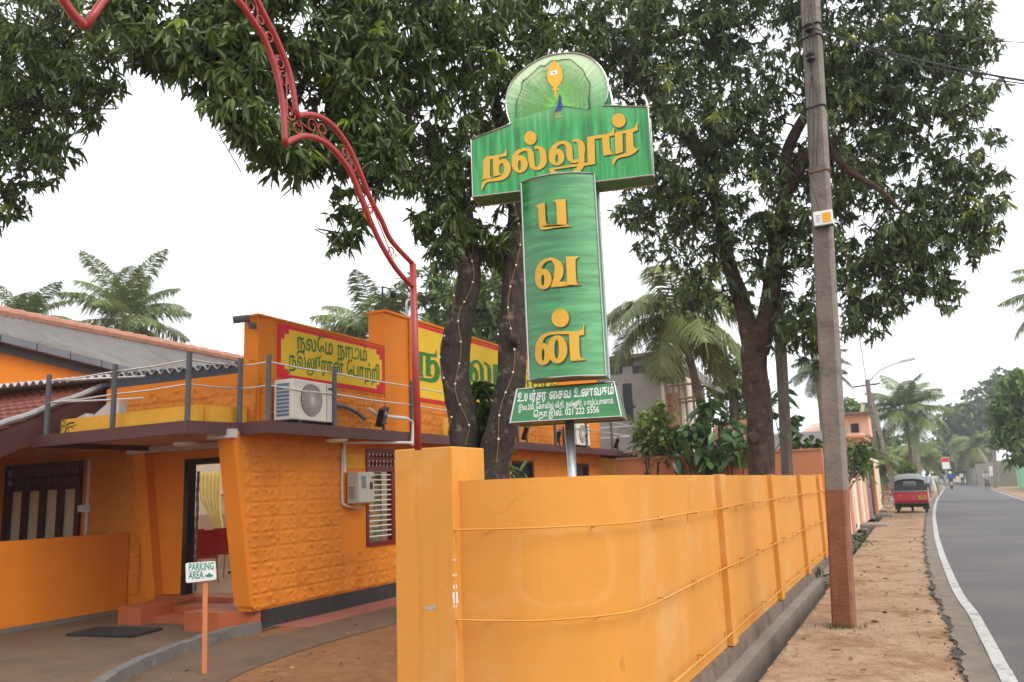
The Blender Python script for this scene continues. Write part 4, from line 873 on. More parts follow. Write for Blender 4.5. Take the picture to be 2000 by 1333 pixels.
def token_layout(tokens, weight, gap=.07):
    """words -> pieces laid out on a baseline; upper-case keys are hand-drawn glyphs"""
    x = 0; out_ = []
    for tk in tokens:
        if tk == ' ': x += .34; continue
        if tk == 'U': pcs = [(v.copy(), f) for v, f in G_U]
        elif tk == 'LUU':
            mn = np.vstack([v for v, f in G_LUU]); k = .62/420.; pcs = [(np.stack([(v[:, 0]-mn[:, 0].min())*k, -(v[:, 1]-880)*k+.02], -1), f) for v, f in G_LUU]
        elif tk == 'TTU': pcs = [polyp((0, 0), (.09, 0), (.09, .60), (0, .60)), ribbon([(.02, .045, .09), (.30, .03, .09), (.58, .06, .09), (.76, .24, .09), (.72, .48, .09), (.54, .58, .08), (.38, .50, .08), (.40, .34, .07)])]
        elif tk == 'TA':
            V, Fc = text_mesh('ச', weight); wv = V[:, 0].max(); pcs = [(V, Fc), ribbon([(.12*wv, .06, .09), (.12*wv, -.12, .09), (.3*wv, -.21, .08), (.62*wv, -.2, .07), (.8*wv, -.12, .05)])]
        else: pcs = [text_mesh(tk, weight)]
        allv = np.vstack([v for v, f in pcs]); mn = allv[:, 0].min()
        pcs = [(v-np.array([mn-x, 0]), f) for v, f in pcs]; x += allv[:, 0].max()-mn+gap; out_ += pcs
    W_ = x-gap; return [(v/np.array([W_, 1]), f) for v, f in out_]
def text_on(name, tokens, parent, bl, br, n, height, mt, weight=.012, P=None, upv=(0, 0, 1)):
    """lettering between two measured baseline ends on the plane (P, n)"""
    n = np.asarray(n, float); n /= np.linalg.norm(n)
    A, B = at_plane(*bl, P, n), at_plane(*br, P, n); upv = np.asarray(upv, float); upv = upv-n*(n@upv); upv /= np.linalg.norm(upv)
    pcs = token_layout(tokens, weight); b = MB(); place(b, pcs, lambda x, y, k: A+(B-A)*x+upv*y*height+n*k, .0002); return b.build(name, mt, parent)
nX = (1, 0, 0)
text_on('lettering', ['நல', 'ேம', ' ', 'நா', 'TTU', 'ம்'], sign_a, (580, 681), (717, 706), nX, .30, m_signgreen, .022, P=(XF+.022, 0, 0))
text_on('lettering', ['நல்', 'LUU', 'ரா', 'ன்', ' ', 'ேபா', 'ற்', 'றி'], sign_a, (564, 717), (741, 743), nX, .30, m_signgreen, .022, P=(XF+.022, 0, 0))

# ================================================================ GREEN SIGN
SU = -(ROT @ _cv(-5900, 1222)); SU[2] = 0; SU /= np.linalg.norm(SU); SN = np.array([SU[1], -SU[0], 0.])      # SU along the sign, SN towards the viewer
d_ = ray(1113, 930); SP = EYEV+d_*(6.9/d_[1]); SP = np.array([SP[0], SP[1], 0.])
def S(u, z, d=0.0): return SP+SU*u+SN*d+np.array([0, 0, z])
def su(x, y, d=0.0):
    p = at_plane(x, y, SP+SN*d, SN); return (p-SP)@SU, p[2]
T_ = thing('restaurant_sign', (SP[0], SP[1]-.0, 0), 'tall T-shaped green sign board with gold letters and a peacock emblem on a steel post', 'sign')
def sign_mat():
    M = bpy.data.materials.new('sign_print'); M.use_nodes = True; t = M.node_tree; N = t.nodes.new; L = t.links.new; bs = t.nodes['Principled BSDF']
    g = N('ShaderNodeNewGeometry'); c = S(.07, 5.15)
    sub = N('ShaderNodeVectorMath'); sub.operation = 'SUBTRACT'; sub.inputs[1].default_value = c; L(g.outputs['Position'], sub.inputs[0])
    dx = N('ShaderNodeVectorMath'); dx.operation = 'DOT_PRODUCT'; dx.inputs[1].default_value = SU; L(sub.outputs[0], dx.inputs[0])
    dz = N('ShaderNodeVectorMath'); dz.operation = 'DOT_PRODUCT'; dz.inputs[1].default_value = (0, 0, 1); L(sub.outputs[0], dz.inputs[0])
    at = N('ShaderNodeMath'); at.operation = 'ARCTAN2'; L(dz.outputs['Value'], at.inputs[0]); L(dx.outputs['Value'], at.inputs[1])
    n1 = N('ShaderNodeTexNoise'); n1.noise_dimensions = '1D'; n1.inputs['Scale'].default_value = 16; n1.inputs['Detail'].default_value = 4; L(at.outputs[0], n1.inputs['W'])
    ln = N('ShaderNodeVectorMath'); ln.operation = 'LENGTH'; L(sub.outputs[0], ln.inputs[0])
    up = N('ShaderNodeMapRange'); up.inputs[1].default_value = -.18; up.inputs[2].default_value = .48; L(dz.outputs['Value'], up.inputs[0])
    ry = N('ShaderNodeMapRange'); ry.inputs[1].default_value = .35; ry.inputs[2].default_value = .75; L(n1.outputs['Fac'], ry.inputs[0])
    ad = N('ShaderNodeMath'); ad.operation = 'MULTIPLY_ADD'; L(ry.outputs[0], ad.inputs[0]); ad.inputs[1].default_value = .55; L(up.outputs[0], ad.inputs[2])
    gt = N('ShaderNodeMath'); gt.operation = 'GREATER_THAN'; gt.inputs[1].default_value = -.16; L(dz.outputs['Value'], gt.inputs[0])
    fa = N('ShaderNodeMath'); fa.operation = 'MULTIPLY'; L(ad.outputs[0], fa.inputs[0]); L(up.outputs[0], fa.inputs[1])
    mp = N('ShaderNodeMapping'); mp.inputs['Scale'].default_value = (13, 13, .8); L(g.outputs['Position'], mp.inputs['Vector'])
    n2 = N('ShaderNodeTexNoise'); n2.inputs['Scale'].default_value = 2.2; n2.inputs['Detail'].default_value = 5; L(mp.outputs[0], n2.inputs['Vector'])
    r2 = N('ShaderNodeValToRGB'); e = r2.color_ramp.elements; e[0].position = .34; e[0].color = (.018, .16, .04, 1); e[1].position = .74; e[1].color = (.06, .42, .16, 1); x = e.new(.52); x.color = (.026, .28, .06, 1); L(n2.outputs['Fac'], r2.inputs[0])
    m2 = N('ShaderNodeMix'); m2.data_type = 'RGBA'; m2.inputs[7].default_value = (.56, .70, .44, 1); L(r2.outputs[0], m2.inputs[6]); cl = N('ShaderNodeMath'); cl.operation = 'MINIMUM'; cl.inputs[1].default_value = 1; L(fa.outputs[0], cl.inputs[0]); L(cl.outputs[0], m2.inputs[0])
    L(m2.outputs[2], bs.inputs['Base Color']); bs.inputs['Roughness'].default_value = .28; bs.inputs['Specular IOR Level'].default_value = .5
    return M
m_print = sign_mat()
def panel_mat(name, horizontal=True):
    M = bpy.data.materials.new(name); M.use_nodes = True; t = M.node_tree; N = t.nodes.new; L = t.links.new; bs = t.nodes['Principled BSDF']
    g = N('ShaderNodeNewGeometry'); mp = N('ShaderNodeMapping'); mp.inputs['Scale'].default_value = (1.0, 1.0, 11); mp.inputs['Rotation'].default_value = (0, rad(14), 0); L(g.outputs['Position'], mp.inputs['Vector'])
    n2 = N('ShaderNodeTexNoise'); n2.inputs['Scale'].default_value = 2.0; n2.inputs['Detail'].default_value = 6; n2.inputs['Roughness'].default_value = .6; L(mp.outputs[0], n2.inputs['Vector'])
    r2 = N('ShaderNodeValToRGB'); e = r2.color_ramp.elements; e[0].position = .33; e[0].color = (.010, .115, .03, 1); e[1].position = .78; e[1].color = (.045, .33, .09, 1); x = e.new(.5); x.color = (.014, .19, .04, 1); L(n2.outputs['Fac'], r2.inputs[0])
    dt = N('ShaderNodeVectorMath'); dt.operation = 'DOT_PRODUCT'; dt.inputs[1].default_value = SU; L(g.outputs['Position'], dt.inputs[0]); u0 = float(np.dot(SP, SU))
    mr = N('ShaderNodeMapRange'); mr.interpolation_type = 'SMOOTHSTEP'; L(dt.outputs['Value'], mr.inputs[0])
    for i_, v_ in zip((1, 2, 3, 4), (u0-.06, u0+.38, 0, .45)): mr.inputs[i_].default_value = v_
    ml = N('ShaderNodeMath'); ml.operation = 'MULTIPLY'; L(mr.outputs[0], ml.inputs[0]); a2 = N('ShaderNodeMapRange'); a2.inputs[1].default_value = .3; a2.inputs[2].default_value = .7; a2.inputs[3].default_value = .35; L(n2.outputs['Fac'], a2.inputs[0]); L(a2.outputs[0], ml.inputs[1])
    px = N('ShaderNodeMix'); px.data_type = 'RGBA'; px.inputs[7].default_value = (.24, .58, .28, 1); L(r2.outputs[0], px.inputs[6]); L(ml.outputs[0], px.inputs[0])  # sky reflection on the bow painted in as a paler right half
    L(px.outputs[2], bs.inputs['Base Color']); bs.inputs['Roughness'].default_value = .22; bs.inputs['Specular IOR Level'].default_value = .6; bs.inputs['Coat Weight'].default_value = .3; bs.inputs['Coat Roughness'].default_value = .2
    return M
m_panel = panel_mat('sign_panel_print_sheen')
m_side = mat('sign_side_green', (.03, .22, .085), .35, .1, 2, .02, 30, spec=.5)
TH = .27                                                 # box depth
dome = [(998, 243), (990, 222), (988, 197), (994, 172), (1008, 151), (1033, 129), (1064, 112), (1098, 105), (1126, 105), (1151, 113), (1171, 129), (1184, 152), (1188, 174), (1185, 193), (1178, 207)]
ds = [np.array(su(x, y)) for x, y in dome]
zb, zt = 4.40, 5.05; uL, uR = -.815, .908
outline = [(uL, zb), (uR, zb), (uR, zt+.02), tuple(ds[-1])]+[tuple(p) for p in spline(ds[::-1][1:-1], 3)]+[tuple(ds[0]), (uL, zt-.06)]
b = MB(); n = len(outline)
b.add([S(u, z, 0) for u, z in outline], [tuple(range(n))], 0)
b.add([S(u, z, -TH) for u, z in outline], [tuple(range(n))], 1)
b.add([S(u, z, -.003) for u, z in outline]+[S(u, z, -TH) for u, z in outline], [(i, (i+1) % n, n+(i+1) % n, n+i) for i in range(n)], 1)
board = b.build('head_board', [m_print, m_side], T_)
b = MB(); ctr = np.array([np.mean([p[0] for p in outline]), np.mean([p[1] for p in outline])])
loop = [S(u, z, .004) for u, z in outline]; b.tube(loop+[loop[0]], .008, 6)
loop = [S(u, z, -TH-.0) for u, z in outline]; b.tube(loop+[loop[0]], .009, 6)
b.tube([S(uR, zb, 0), S(uR, zb, -TH)], .011, 6); b.tube([S(uL, zb, 0), S(uL, zb, -TH)], .011, 6)
b.build('steel_edge', m_steel, board)
flat = lambda x, y, k: (lambda p: p+SN*(.004+k))(at_plane(x, y, SP, SN))
b = MB(); place(b, [(v+np.array([2.2, 2.0]), f) for v, f in BIGWORD], lambda x, y, k: flat(x, y, k*.3)-SN*.0024, .0001); b.build('lettering_shadow', m_lettershadow, board)
b = MB(); place(b, BIGWORD, lambda x, y, k: flat(x, y, k), .0002); b.build('lettering', m_gold, board)
# peacock emblem: fan of feathers, spear, body
em = lambda x, y, k: flat(980+x/8.08, 95+y/8.08, k)
rg = random.Random(3); bases = (900, 900)
fan_l = [(240, 1080), (235, 940), (250, 820), (320, 660), (330, 540), (400, 480), (515, 380), (610, 290), (690, 285), (785, 210), (890, 205), (985, 185), (1095, 195), (1190, 275), (1275, 350), (1325, 460), (1385, 560), (1385, 690), (1375, 800), (1385, 880), (1380, 960)]
fan = spline(fan_l, 4)
fe = MB(); eye1 = MB(); eye2 = MB()
for i, p in enumerate(fan):
    v = p-np.array(bases); L_ = np.linalg.norm(v); v = v/L_; nn = np.array([-v[1], v[0]])
    a0 = np.array(bases)+v*60; e = p
    Q = [a0-nn*3, a0+nn*3, e*.8+a0*.2+nn*4.5, e+nn*2, e-nn*2, e*.8+a0*.2-nn*4.5]
    fe.add([em(x, y, .0003+.00006*i) for x, y in Q], [tuple(range(6))])
    T2 = [e+v*7, e+v*20+nn*20, e-v*6+nn*7, e-v*6-nn*7, e+v*20-nn*20]
    eye1.add([em(x, y, .006) for x, y in (T2[0], T2[1], T2[2], T2[3], T2[4])], [(0, 1, 2, 3, 4)])
    for s_ in (.90, .76, .62, .5, .38):
        c = np.array(bases)+v*L_*(s_+rg.uniform(-.04, .04)); r_ = 9*s_+2
        vv, ff = ell(c[0], c[1], r_, r_*1.2, 8); eye2.add([em(x, y, .0062+.0001*rg.random()) for x, y in vv], ff)
fe.build('feathers', mat('feather_green', (.16, .46, .08), .4, .15, 30, 0), board); eye1.build('feather_tips', mat('feather_tip', (.012, .03, .015), .5, .1, 9, 0), board); eye2.build('feather_eyes', mat('feather_eye', (.30, .40, .27), .4, .5, 40, 0, col2=(.10, .16, .22), c2scale=30), board)
b = MB(); P = [(830, 195), (900, 260), (950, 340), (966, 440), (945, 530), (880, 620), (850, 655), (800, 610), (735, 530), (714, 440), (730, 340), (775, 265)]
b.add([em(x, y, .008) for x, y in P], [tuple(range(12))]); b.add([em(x, y, .0083) for x, y in ((790, 650), (845, 628), (905, 640), (900, 662), (865, 672), (862, 800), (848, 805), (832, 672), (800, 672))], [tuple(range(9))]); b.build('emblem_spear', mat('spear_gold', (.80, .40, .03), .35, .12, 20, 0), board)
b = MB(); b.add([em(x, y, .0088) for x, y in ((765, 375), (880, 345), (886, 410), (772, 442))], [(0, 1, 2, 3)]); b.build('emblem_mark', m_white, board)
b = MB(); vv, ff = ell(826, 392, 15, 13, 12); b.add([em(x, y, .0094) for x, y in vv], ff); b.build('emblem_dot', m_signred, board)
b = MB(); P = [(905, 775), (915, 730), (925, 728), (942, 785), (946, 860), (956, 945), (925, 985), (838, 1008), (870, 940), (895, 860)]
b.add([em(x, y, .009) for x, y in P], [tuple(range(10))]); b.build('emblem_peacock', mat('peacock_blue', (.02, .035, .24), .35, .1, 20, 0), board)
b = MB()
for q4 in (((856, 1010), (864, 1010), (866, 1090), (858, 1090)), ((900, 990), (908, 990), (910, 1075), (902, 1075)), ((840, 1095), (970, 1068), (970, 1076), (842, 1103))): b.add([em(x, y, .009) for x, y in q4], [(0, 1, 2, 3)])
b.build('emblem_legs', m_ochre, board)
# vertical panel, bowed outwards
pu0, pu1, pz0, pz1 = -.325, .375, 2.575, 4.47; bow = .12; PD = .03
def bowf(u): s_ = (u-(pu0+pu1)/2)/((pu1-pu0)/2); return PD+bow*(1-min(1, abs(s_))**2)
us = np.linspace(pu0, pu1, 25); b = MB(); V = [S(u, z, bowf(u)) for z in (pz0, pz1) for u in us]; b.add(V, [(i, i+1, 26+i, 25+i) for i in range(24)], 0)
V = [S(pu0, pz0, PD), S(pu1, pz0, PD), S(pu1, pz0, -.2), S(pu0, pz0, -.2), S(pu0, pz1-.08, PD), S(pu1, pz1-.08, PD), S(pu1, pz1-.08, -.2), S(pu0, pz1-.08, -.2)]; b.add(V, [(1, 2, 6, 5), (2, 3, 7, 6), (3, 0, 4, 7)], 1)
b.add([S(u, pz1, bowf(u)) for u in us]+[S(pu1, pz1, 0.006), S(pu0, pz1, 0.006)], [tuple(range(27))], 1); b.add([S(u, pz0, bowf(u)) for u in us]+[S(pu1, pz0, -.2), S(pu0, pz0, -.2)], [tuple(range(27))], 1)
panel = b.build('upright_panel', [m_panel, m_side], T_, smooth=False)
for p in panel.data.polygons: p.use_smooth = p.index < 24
b = MB()
for z in (pz0, pz1): b.tube([S(u, z, bowf(u)+.002) for u in us], .009, 6)
for u in (pu0, pu1): b.tube([S(u, pz0, PD+.004), S(u, pz1, PD+.004)], .010, 6)
b.tube([S(pu1, pz0, -.2), S(pu1, pz1-.1, -.2)], .012, 6); b.build('steel_edge', m_steel, panel)
def on_panel(x, y, k):
    u, z = su(x, y, PD+bow*.75)
    for _ in range(4): u, z = su(x, y, bowf(u)+.002)
    return S(u, z, bowf(u)+.013+k)
for g in LOWWORD:
    b = MB(); c2 = MB(); place(c2, [(v+np.array([2.6, 1.6]), f) for v, f in g], lambda x, y, k: on_panel(x, y, k*.3)-SN*.004, .0001); place(b, g, on_panel, .0002); c2.build('letter_shadow', m_lettershadow, panel); b.build('letter', m_gold, panel)
# flared foot board with the address
def foot(u, z, d): return S(u, z, d)
Tf = [(-.44, 2.50), (.44, 2.52)]; q_ = [foot(-.445, 2.505, .02), foot(.44, 2.515, .02), foot(.44, 2.515, -.26), foot(-.445, 2.505, -.26)]; p_ = [foot(-.50, 2.20, .10), foot(.495, 2.20, .10), foot(.495, 2.20, -.34), foot(-.50, 2.20, -.34)]
b = MB(); b.hexa(p_+q_); fb = b.build('address_board', mat('address_green', (.022, .17, .05), .3, .2, 3, 0, spec=.5, col2=(.04, .23, .06), c2scale=2), T_)
b = MB()
for L_ in (p_, q_):
    for i in range(4): b.tube([L_[i], L_[(i+1) % 4]], .009, 6)
for i in range(4): b.tube([p_[i], q_[i]], .009, 6)
b.build('steel_edge', m_steel, fb)
fn = np.cross(p_[1]-p_[0], q_[0]-p_[0]); fn /= np.linalg.norm(fn); fn = fn if fn@SN > 0 else -fn; FP = p_[0]+fn*.003
text_on('lettering', ['U', 'யர்', 'TA', 'ர', ' ', 'ைச', 'வ', ' ', 'U', 'ண', 'வ', 'க', 'ம்'], fb, (1010.5, 785), (1199, 770), fn, .125, m_lettergrey, .022, P=FP)
text_on('lettering', ['இல.250,', ' ', 'ேகா', 'வில்', ' ', 'வீ', 'தி,', ' ', 'நல்', 'LUU', 'ர்,', ' ', 'யாழ்ப்பாணம்.'], fb, (1013, 802), (1199, 788), fn, .070, m_lettergrey, .010, P=FP)
text_on('lettering', ['ெதா.', 'இல.', ' ', '021', ' ', '222', ' ', '5556'], fb, (1042, 816), (1170, 806), fn, .085, m_lettergrey, .010, P=FP)
b = MB(); b.tube([S(0, -.1, -.12), S(0, 2.3, -.12)], .042, 14); b.build('post', m_metal, T_, smooth=True)
b = MB(); b.tube([S(0, 1.66, -.12), S(0, 1.70, -.12)], .047, 14); b.build('post_collar', m_metal, T_)
# big painted word on the taller parapet, in the same letter shapes
rect = []
for v, f in BIGWORD: rect.append((np.array([su(x, y) for x, y in v]), f))
av = np.vstack([v for v, f in rect]); um, uM, zm = av[:, 0].min(), av[:, 0].max(), np.percentile(av[:, 1], 12)
base = 3.60; Wd = 4.4; y00 = 12.10; kz = .92/.46
b = MB(); place(b, rect, lambda u, z, k: np.array([XF+.043+k, y00+(u-um)/(uM-um)*Wd, base+(z-zm)*kz]), .0002)
rect2 = []; xo = 0
for g in LOWWORD:
    r = np.vstack([np.array([su(x, y) for x, y in v]) for v, f in g]); 
    for v, f in g:
        w2 = np.array([su(x, y) for x, y in v]); rect2.append((np.stack([w2[:, 0]-r[:, 0].min()+xo, w2[:, 1]-r[:, 1].min()], -1), f))
    xo += r[:, 0].max()-r[:, 0].min()+.06
b.build('lettering', m_signgreen, sign_b); b = MB()
place(b, rect2, lambda u, z, k: np.array([XF+.043+k, 16.75+u*1.45, base+z*1.7]), .0002)
b.build('lettering', m_signgreen, sign_b)

# ================================================================ PARKING SIGN
c = at_z(397, 1318); t = thing('parking_sign', c, 'small white parking area sign on an orange stake', 'sign')
n_ = EYEV-c; n_[2] = 0; n_ /= np.linalg.norm(n_); n_ = np.array([n_[0]*math.cos(-.10)-n_[1]*math.sin(-.10), n_[0]*math.sin(-.10)+n_[1]*math.cos(-.10), 0]); r_ = np.array([-n_[1], n_[0], 0])
b = MB(); b.obox(c+np.array([0, 0, .5])-n_*.02, r_*.022, n_*.014, np.array([-.012, 0, .52])); b.build('stake', m_postwood, t)
P4 = [at_plane(x, y, c+n_*.004, n_) for x, y in ((364, 1139), (422, 1132), (420, 1097), (363, 1101))]
def roundrect(P4, r=.12, n=4):
    o = []; P4 = [np.asarray(p) for p in P4]
    for i in range(4):
        p, a, b_ = P4[i], P4[i-1], P4[(i+1) % 4]; l1 = (a-p); l2 = (b_-p); s_ = min(np.linalg.norm(l1), np.linalg.norm(l2))*r
        A = p+l1/np.linalg.norm(l1)*s_; B = p+l2/np.linalg.norm(l2)*s_
        for k in range(n+1): u = k/n; o.append((1-u)**2*A+2*u*(1-u)*p+u*u*B)
    return o
rr = roundrect(P4); b = MB(); b.prism(rr, n_*.008); bd = b.build('board', mat('sign_film', (.62, .63, .66), .16, .05, 9, .5, 14, spec=.6), t)
b = MB(); b.prism(roundrect([np.array(p)+(np.mean(P4, axis=0)-p)*-.035-n_*.006 for p in P4]), n_*.005); b.build('backing', m_offwhite, t)
FPk = c+n_*.0135
for bl, br, txt, h in (((368, 1115.5), (417.5, 1112.5), 'PARKING', .098), ((368, 1131.5), (397.5, 1129.5), 'AREA', .098)):
    A, B = at_plane(*bl, FPk, n_), at_plane(*br, FPk, n_); V, Fc = text_mesh(txt, .022); V = V/np.array([V[:, 0].max(), 1]); b = MB(); b.add([A+(B-A)*x+np.array([0, 0, y*h]) for x, y in V], Fc); b.build('lettering', m_lettergreen, bd)
b = MB(); hp = [(401, 1123), (406, 1122), (408, 1118.5), (410.5, 1119), (411, 1121.5), (416.5, 1123.5), (416, 1126), (412, 1127.5), (406, 1128), (401, 1127)]
b.add([at_plane(x, y, FPk, n_) for x, y in hp], [tuple(range(len(hp)))]); b.build('pointing_hand', m_lettergreen, bd)

# ================================================================ UTILITY POLE AND WIRES
pb, ptop = np.array([-.86, 9.98, 0]), np.array([-.44, 9.98, 8.6])
t = thing('utility_pole', pb, 'tall square concrete utility pole with red soil stain at its base, beside the road', 'utility pole')
def sq(tz, w0, w1, dy0, dy1):
    p = pb+(ptop-pb)*tz; w_ = (w0+(w1-w0)*tz)/2; d_ = (dy0+(dy1-dy0)*tz)/2; c_ = .025; cs = .93
    o = [(-w_+c_, -d_), (w_-c_, -d_), (w_, -d_+c_), (w_, d_-c_), (w_-c_, d_), (-w_+c_, d_), (-w_, d_-c_), (-w_, -d_+c_)]
    return [np.array([p[0]+a*cs+b_*.12, p[1]+b_-a*.22, p[2]]) for a, b_ in o]
def shaft(z0, z1, mt, nm, n=6):
    b = MB(); L_ = [z0+(z1-z0)*i/n for i in range(n+1)]; V = [p for z in L_ for p in sq(z/8.6, .240, .212, .22, .18)]
    b.add(V, [(i*8+j, i*8+(j+1) % 8, i*8+8+(j+1) % 8, i*8+8+j) for i in range(n) for j in range(8)]+[tuple(range(8)), tuple(range(n*8, n*8+8))]); return b.build(nm, mt, t)
shaft(-.3, 1.475, m_polered, 'stained_base'); shaft(1.475, 8.6, m_pole, 'shaft')
def pole_at(z): return pb+(ptop-pb)*(z/8.6)
for z, mt in ((5.15, m_polered), (5.95, m_wire), (6.85, m_wire), (7.0, m_wire)):
    b = MB(); q1 = sq(z/8.6, .252, .224, .232, .192); b.tube([p+0 for p in q1]+[q1[0]], .012, 4); b.build('strap', mt, t)
c = np.array(at_y(1608, 427, 9.80)); p_ = thing('pole_box', c, 'small white box with an orange square fixed to the utility pole', 'box')
b = MB(); b.bbox(c+(-.105, -.03, -.085), c+(.105, .05, .085), .008); b.build('case', m_white, p_)
b = MB(); b.box(c+(-.005, -.034, -.055), c+(.085, -.0305, .055)); b.build('orange_label', mat('orange_label', (.78, .36, .02), .5, .05, 9, 0), p_)
b = MB(); [b.box(c+(-.075+.0*k, -.034, .03-k*.022), c+(-.03-.01*(k % 2), -.0305, .036-k*.022)) for k in range(4)]; b.build('mark', m_flash, p_)
b = MB(); b.box(c+(-.1, -.02, -.10), c+(.1, .04, -.086)); b.build('base_strip', m_dark, p_)
for zz, yy_ in ((6.93, 0), (6.55, .0)):
    q1 = pole_at(zz); b = MB(); b.lathe(q1+np.array([-.02, -.17, -.06]), [(.03, 0), (.055, .02), (.04, .05), (.06, .08), (.03, .12)], 10); b.bar(q1+np.array([-.02, -.17, 0]), q1+np.array([.0, .0, 0]), .03); b.build('insulator', m_dark, t)
b = MB()
for k in range(3): b.tube(spline([pole_at(8.4)+(.05*k-.05, -.135-.0*k, 0), pole_at(6.9)+(.03-.05*k, -.15, 0), pole_at(6.0)+(-.06+.045*k, -.145, 0), pole_at(5.2)+(-.1+.04*k, -.15, 0)], 6), .006, 5)
b.tube(spline([pole_at(5.12)+(-.11, -.14, 0), pole_at(4.7)+(-.02, -.16, 0), pole_at(4.45)+(.13, -.14, 0)], 6), .006, 5); b.build('cable', m_wire, t)
def wire(a, c, sag, r, label, n=24):
    a, c = np.array(a, float), np.array(c, float); P = [a+(c-a)*s_+np.array([0, 0, -4*sag*s_*(1-s_)]) for s_ in np.linspace(0, 1, n)]
    b = MB(); b.tube(P, r, 5); return tag(b.build('overhead_wire', m_wire), label, 'wire', 'overhead wires')
FPOLE = np.array(at_z(1716, 965))                        # foot of the lamp pole down the road
FPOLE = np.array([at_y(1717, 950, 55.0)[0], 55.0, 0])
LT = np.array(at_y(1694, 742, 55.0))

# ================================================================ TREES
def unit(v): return v/(np.linalg.norm(v, axis=-1, keepdims=True)+1e-9)
def leaf_arrays(base, dirs, length, width, fold=.25, droop=.0):
    """lanceolate leaves of two faces each; base (N,3), dirs (N,3)"""
    N = len(base); d = unit(dirs); side = np.cross(d, RNG.normal(size=(N, 3))); side = unit(side); nrm = np.cross(side, d)
    L = length[:, None]; W = width[:, None]; dn = np.array([0, 0, -1.0])*droop
    p = lambda a, s_, h: base+d*L*a+side*W*s_+nrm*W*h+dn*L*(a**2)
    V = np.stack([p(0, 0, 0), p(.3, .5, fold), p(.68, .42, fold), p(1, 0, 0), p(.68, -.42, fold), p(.3, -.5, fold)], 1).reshape(-1, 3)
    i = np.arange(N)[:, None]*6; q = np.concatenate([i+np.array([0, 1, 2, 3]), i+np.array([0, 3, 4, 5])], 1).reshape(-1, 4)
    return V, q
def crown(name, parent, lobes, mt, leaf=.2, lw=.048, per=13, dens=.0055, hang=.55, depthk=1.25, holes=.25, rlo=.35):
    """lobes: (px, py, r_px, depth) measured on the photo -> leaf whorls filling each lobe's ball"""
    C = []
    for (x, y, r, d) in lobes:
        c = at_d(x, y, d); R = r*d/F_PX; n = max(6, int(dens*r*r))
        u = unit(RNG.normal(size=(n, 3))); rr = R*(rlo+(1-rlo)*RNG.random((n, 1))**.6)*RNG.uniform(.82, 1.12, (n, 1)); P = c+u*rr*np.array([1, 1, .92])
        f = np.sin(P[:, 0]*4.1/R**.3+x)+np.sin(P[:, 2]*4.7/R**.3+y)+np.sin(P[:, 1]*3.7+P[:, 0]*2.3)
        C.append(P[f > np.quantile(f, holes)])
    C = np.vstack(C); n = len(C)
    ax = unit(RNG.normal(size=(n, 3))*np.array([1, 1, .5])+np.array([0, 0, -.15]))
    k = per; idx = np.repeat(np.arange(n), k); N = n*k
    d = unit(RNG.normal(size=(N, 3))*.75+ax[idx]*.8+np.array([0, 0, -hang]))
    base = C[idx]+ax[idx]*(RNG.random((N, 1))-.5)*leaf*1.3
    V, q = leaf_arrays(base, d, leaf*RNG.uniform(.45, 1.3, N)*np.repeat(RNG.uniform(.75, 1.2, n), k), lw*RNG.uniform(.6, 1.3, N), droop=.35)
    rn = np.clip(np.repeat(RNG.random(n), k)*.55+RNG.random(N)*.45, 0, 1); rn = np.where(np.repeat(RNG.random(n) < .022, k), .97, np.minimum(rn, .9)); rn = np.repeat(rn, 2)
    np_mesh(name, V, q, mt, parent, rn); return C
def limb_tree(b, root, lobes, r0, C=None, twigs=0, bend=.25):
    """limbs grow from the nearest point of the wood so far to each lobe, then twigs to some leaf whorls"""
    W = [(np.array(p, float), r0) for p in (root if np.ndim(root) == 2 else [root])]
    cs0 = [(x, y, r, d, at_d(x, y, d)) for x, y, r, d in lobes]; c0 = W[0][0]; cs0.sort(key=lambda l: min(np.linalg.norm(l[4]-w_[0]) for w_ in W))
    for (x, y, r, d, c) in cs0:
        p, rp = min(W, key=lambda w_: np.linalg.norm(w_[0]-c)+.35*max(0, w_[0][2]-c[2])); L = np.linalg.norm(c-p)
        if L < .15: continue
        mid = (p+c)/2+np.array([RNG.normal()*.13*L, RNG.normal()*.13*L, .14*L]); P = spline([p, mid, c], 7); r1 = min(rp*.8, .02+.02*L); R = np.linspace(r1, max(.010, r1*.35), len(P)); b.tube(P, R, 7, rough=.03)
        W += [(P[k], R[k]) for k in range(3, len(P), 3)]
    if C is not None:
        wp = np.array([w_[0] for w_ in W])
        for i in RNG.choice(len(C), min(twigs, len(C)), replace=False):
            p = C[i]; q = wp[np.argmin(((wp-p)**2).sum(1))]; m_ = (p+q)/2+RNG.normal(size=3)*.10+np.array([0, 0, .05])
            b.tube(spline([q, m_, p], 3), np.linspace(.012, .004, 7), 4, cap=False)
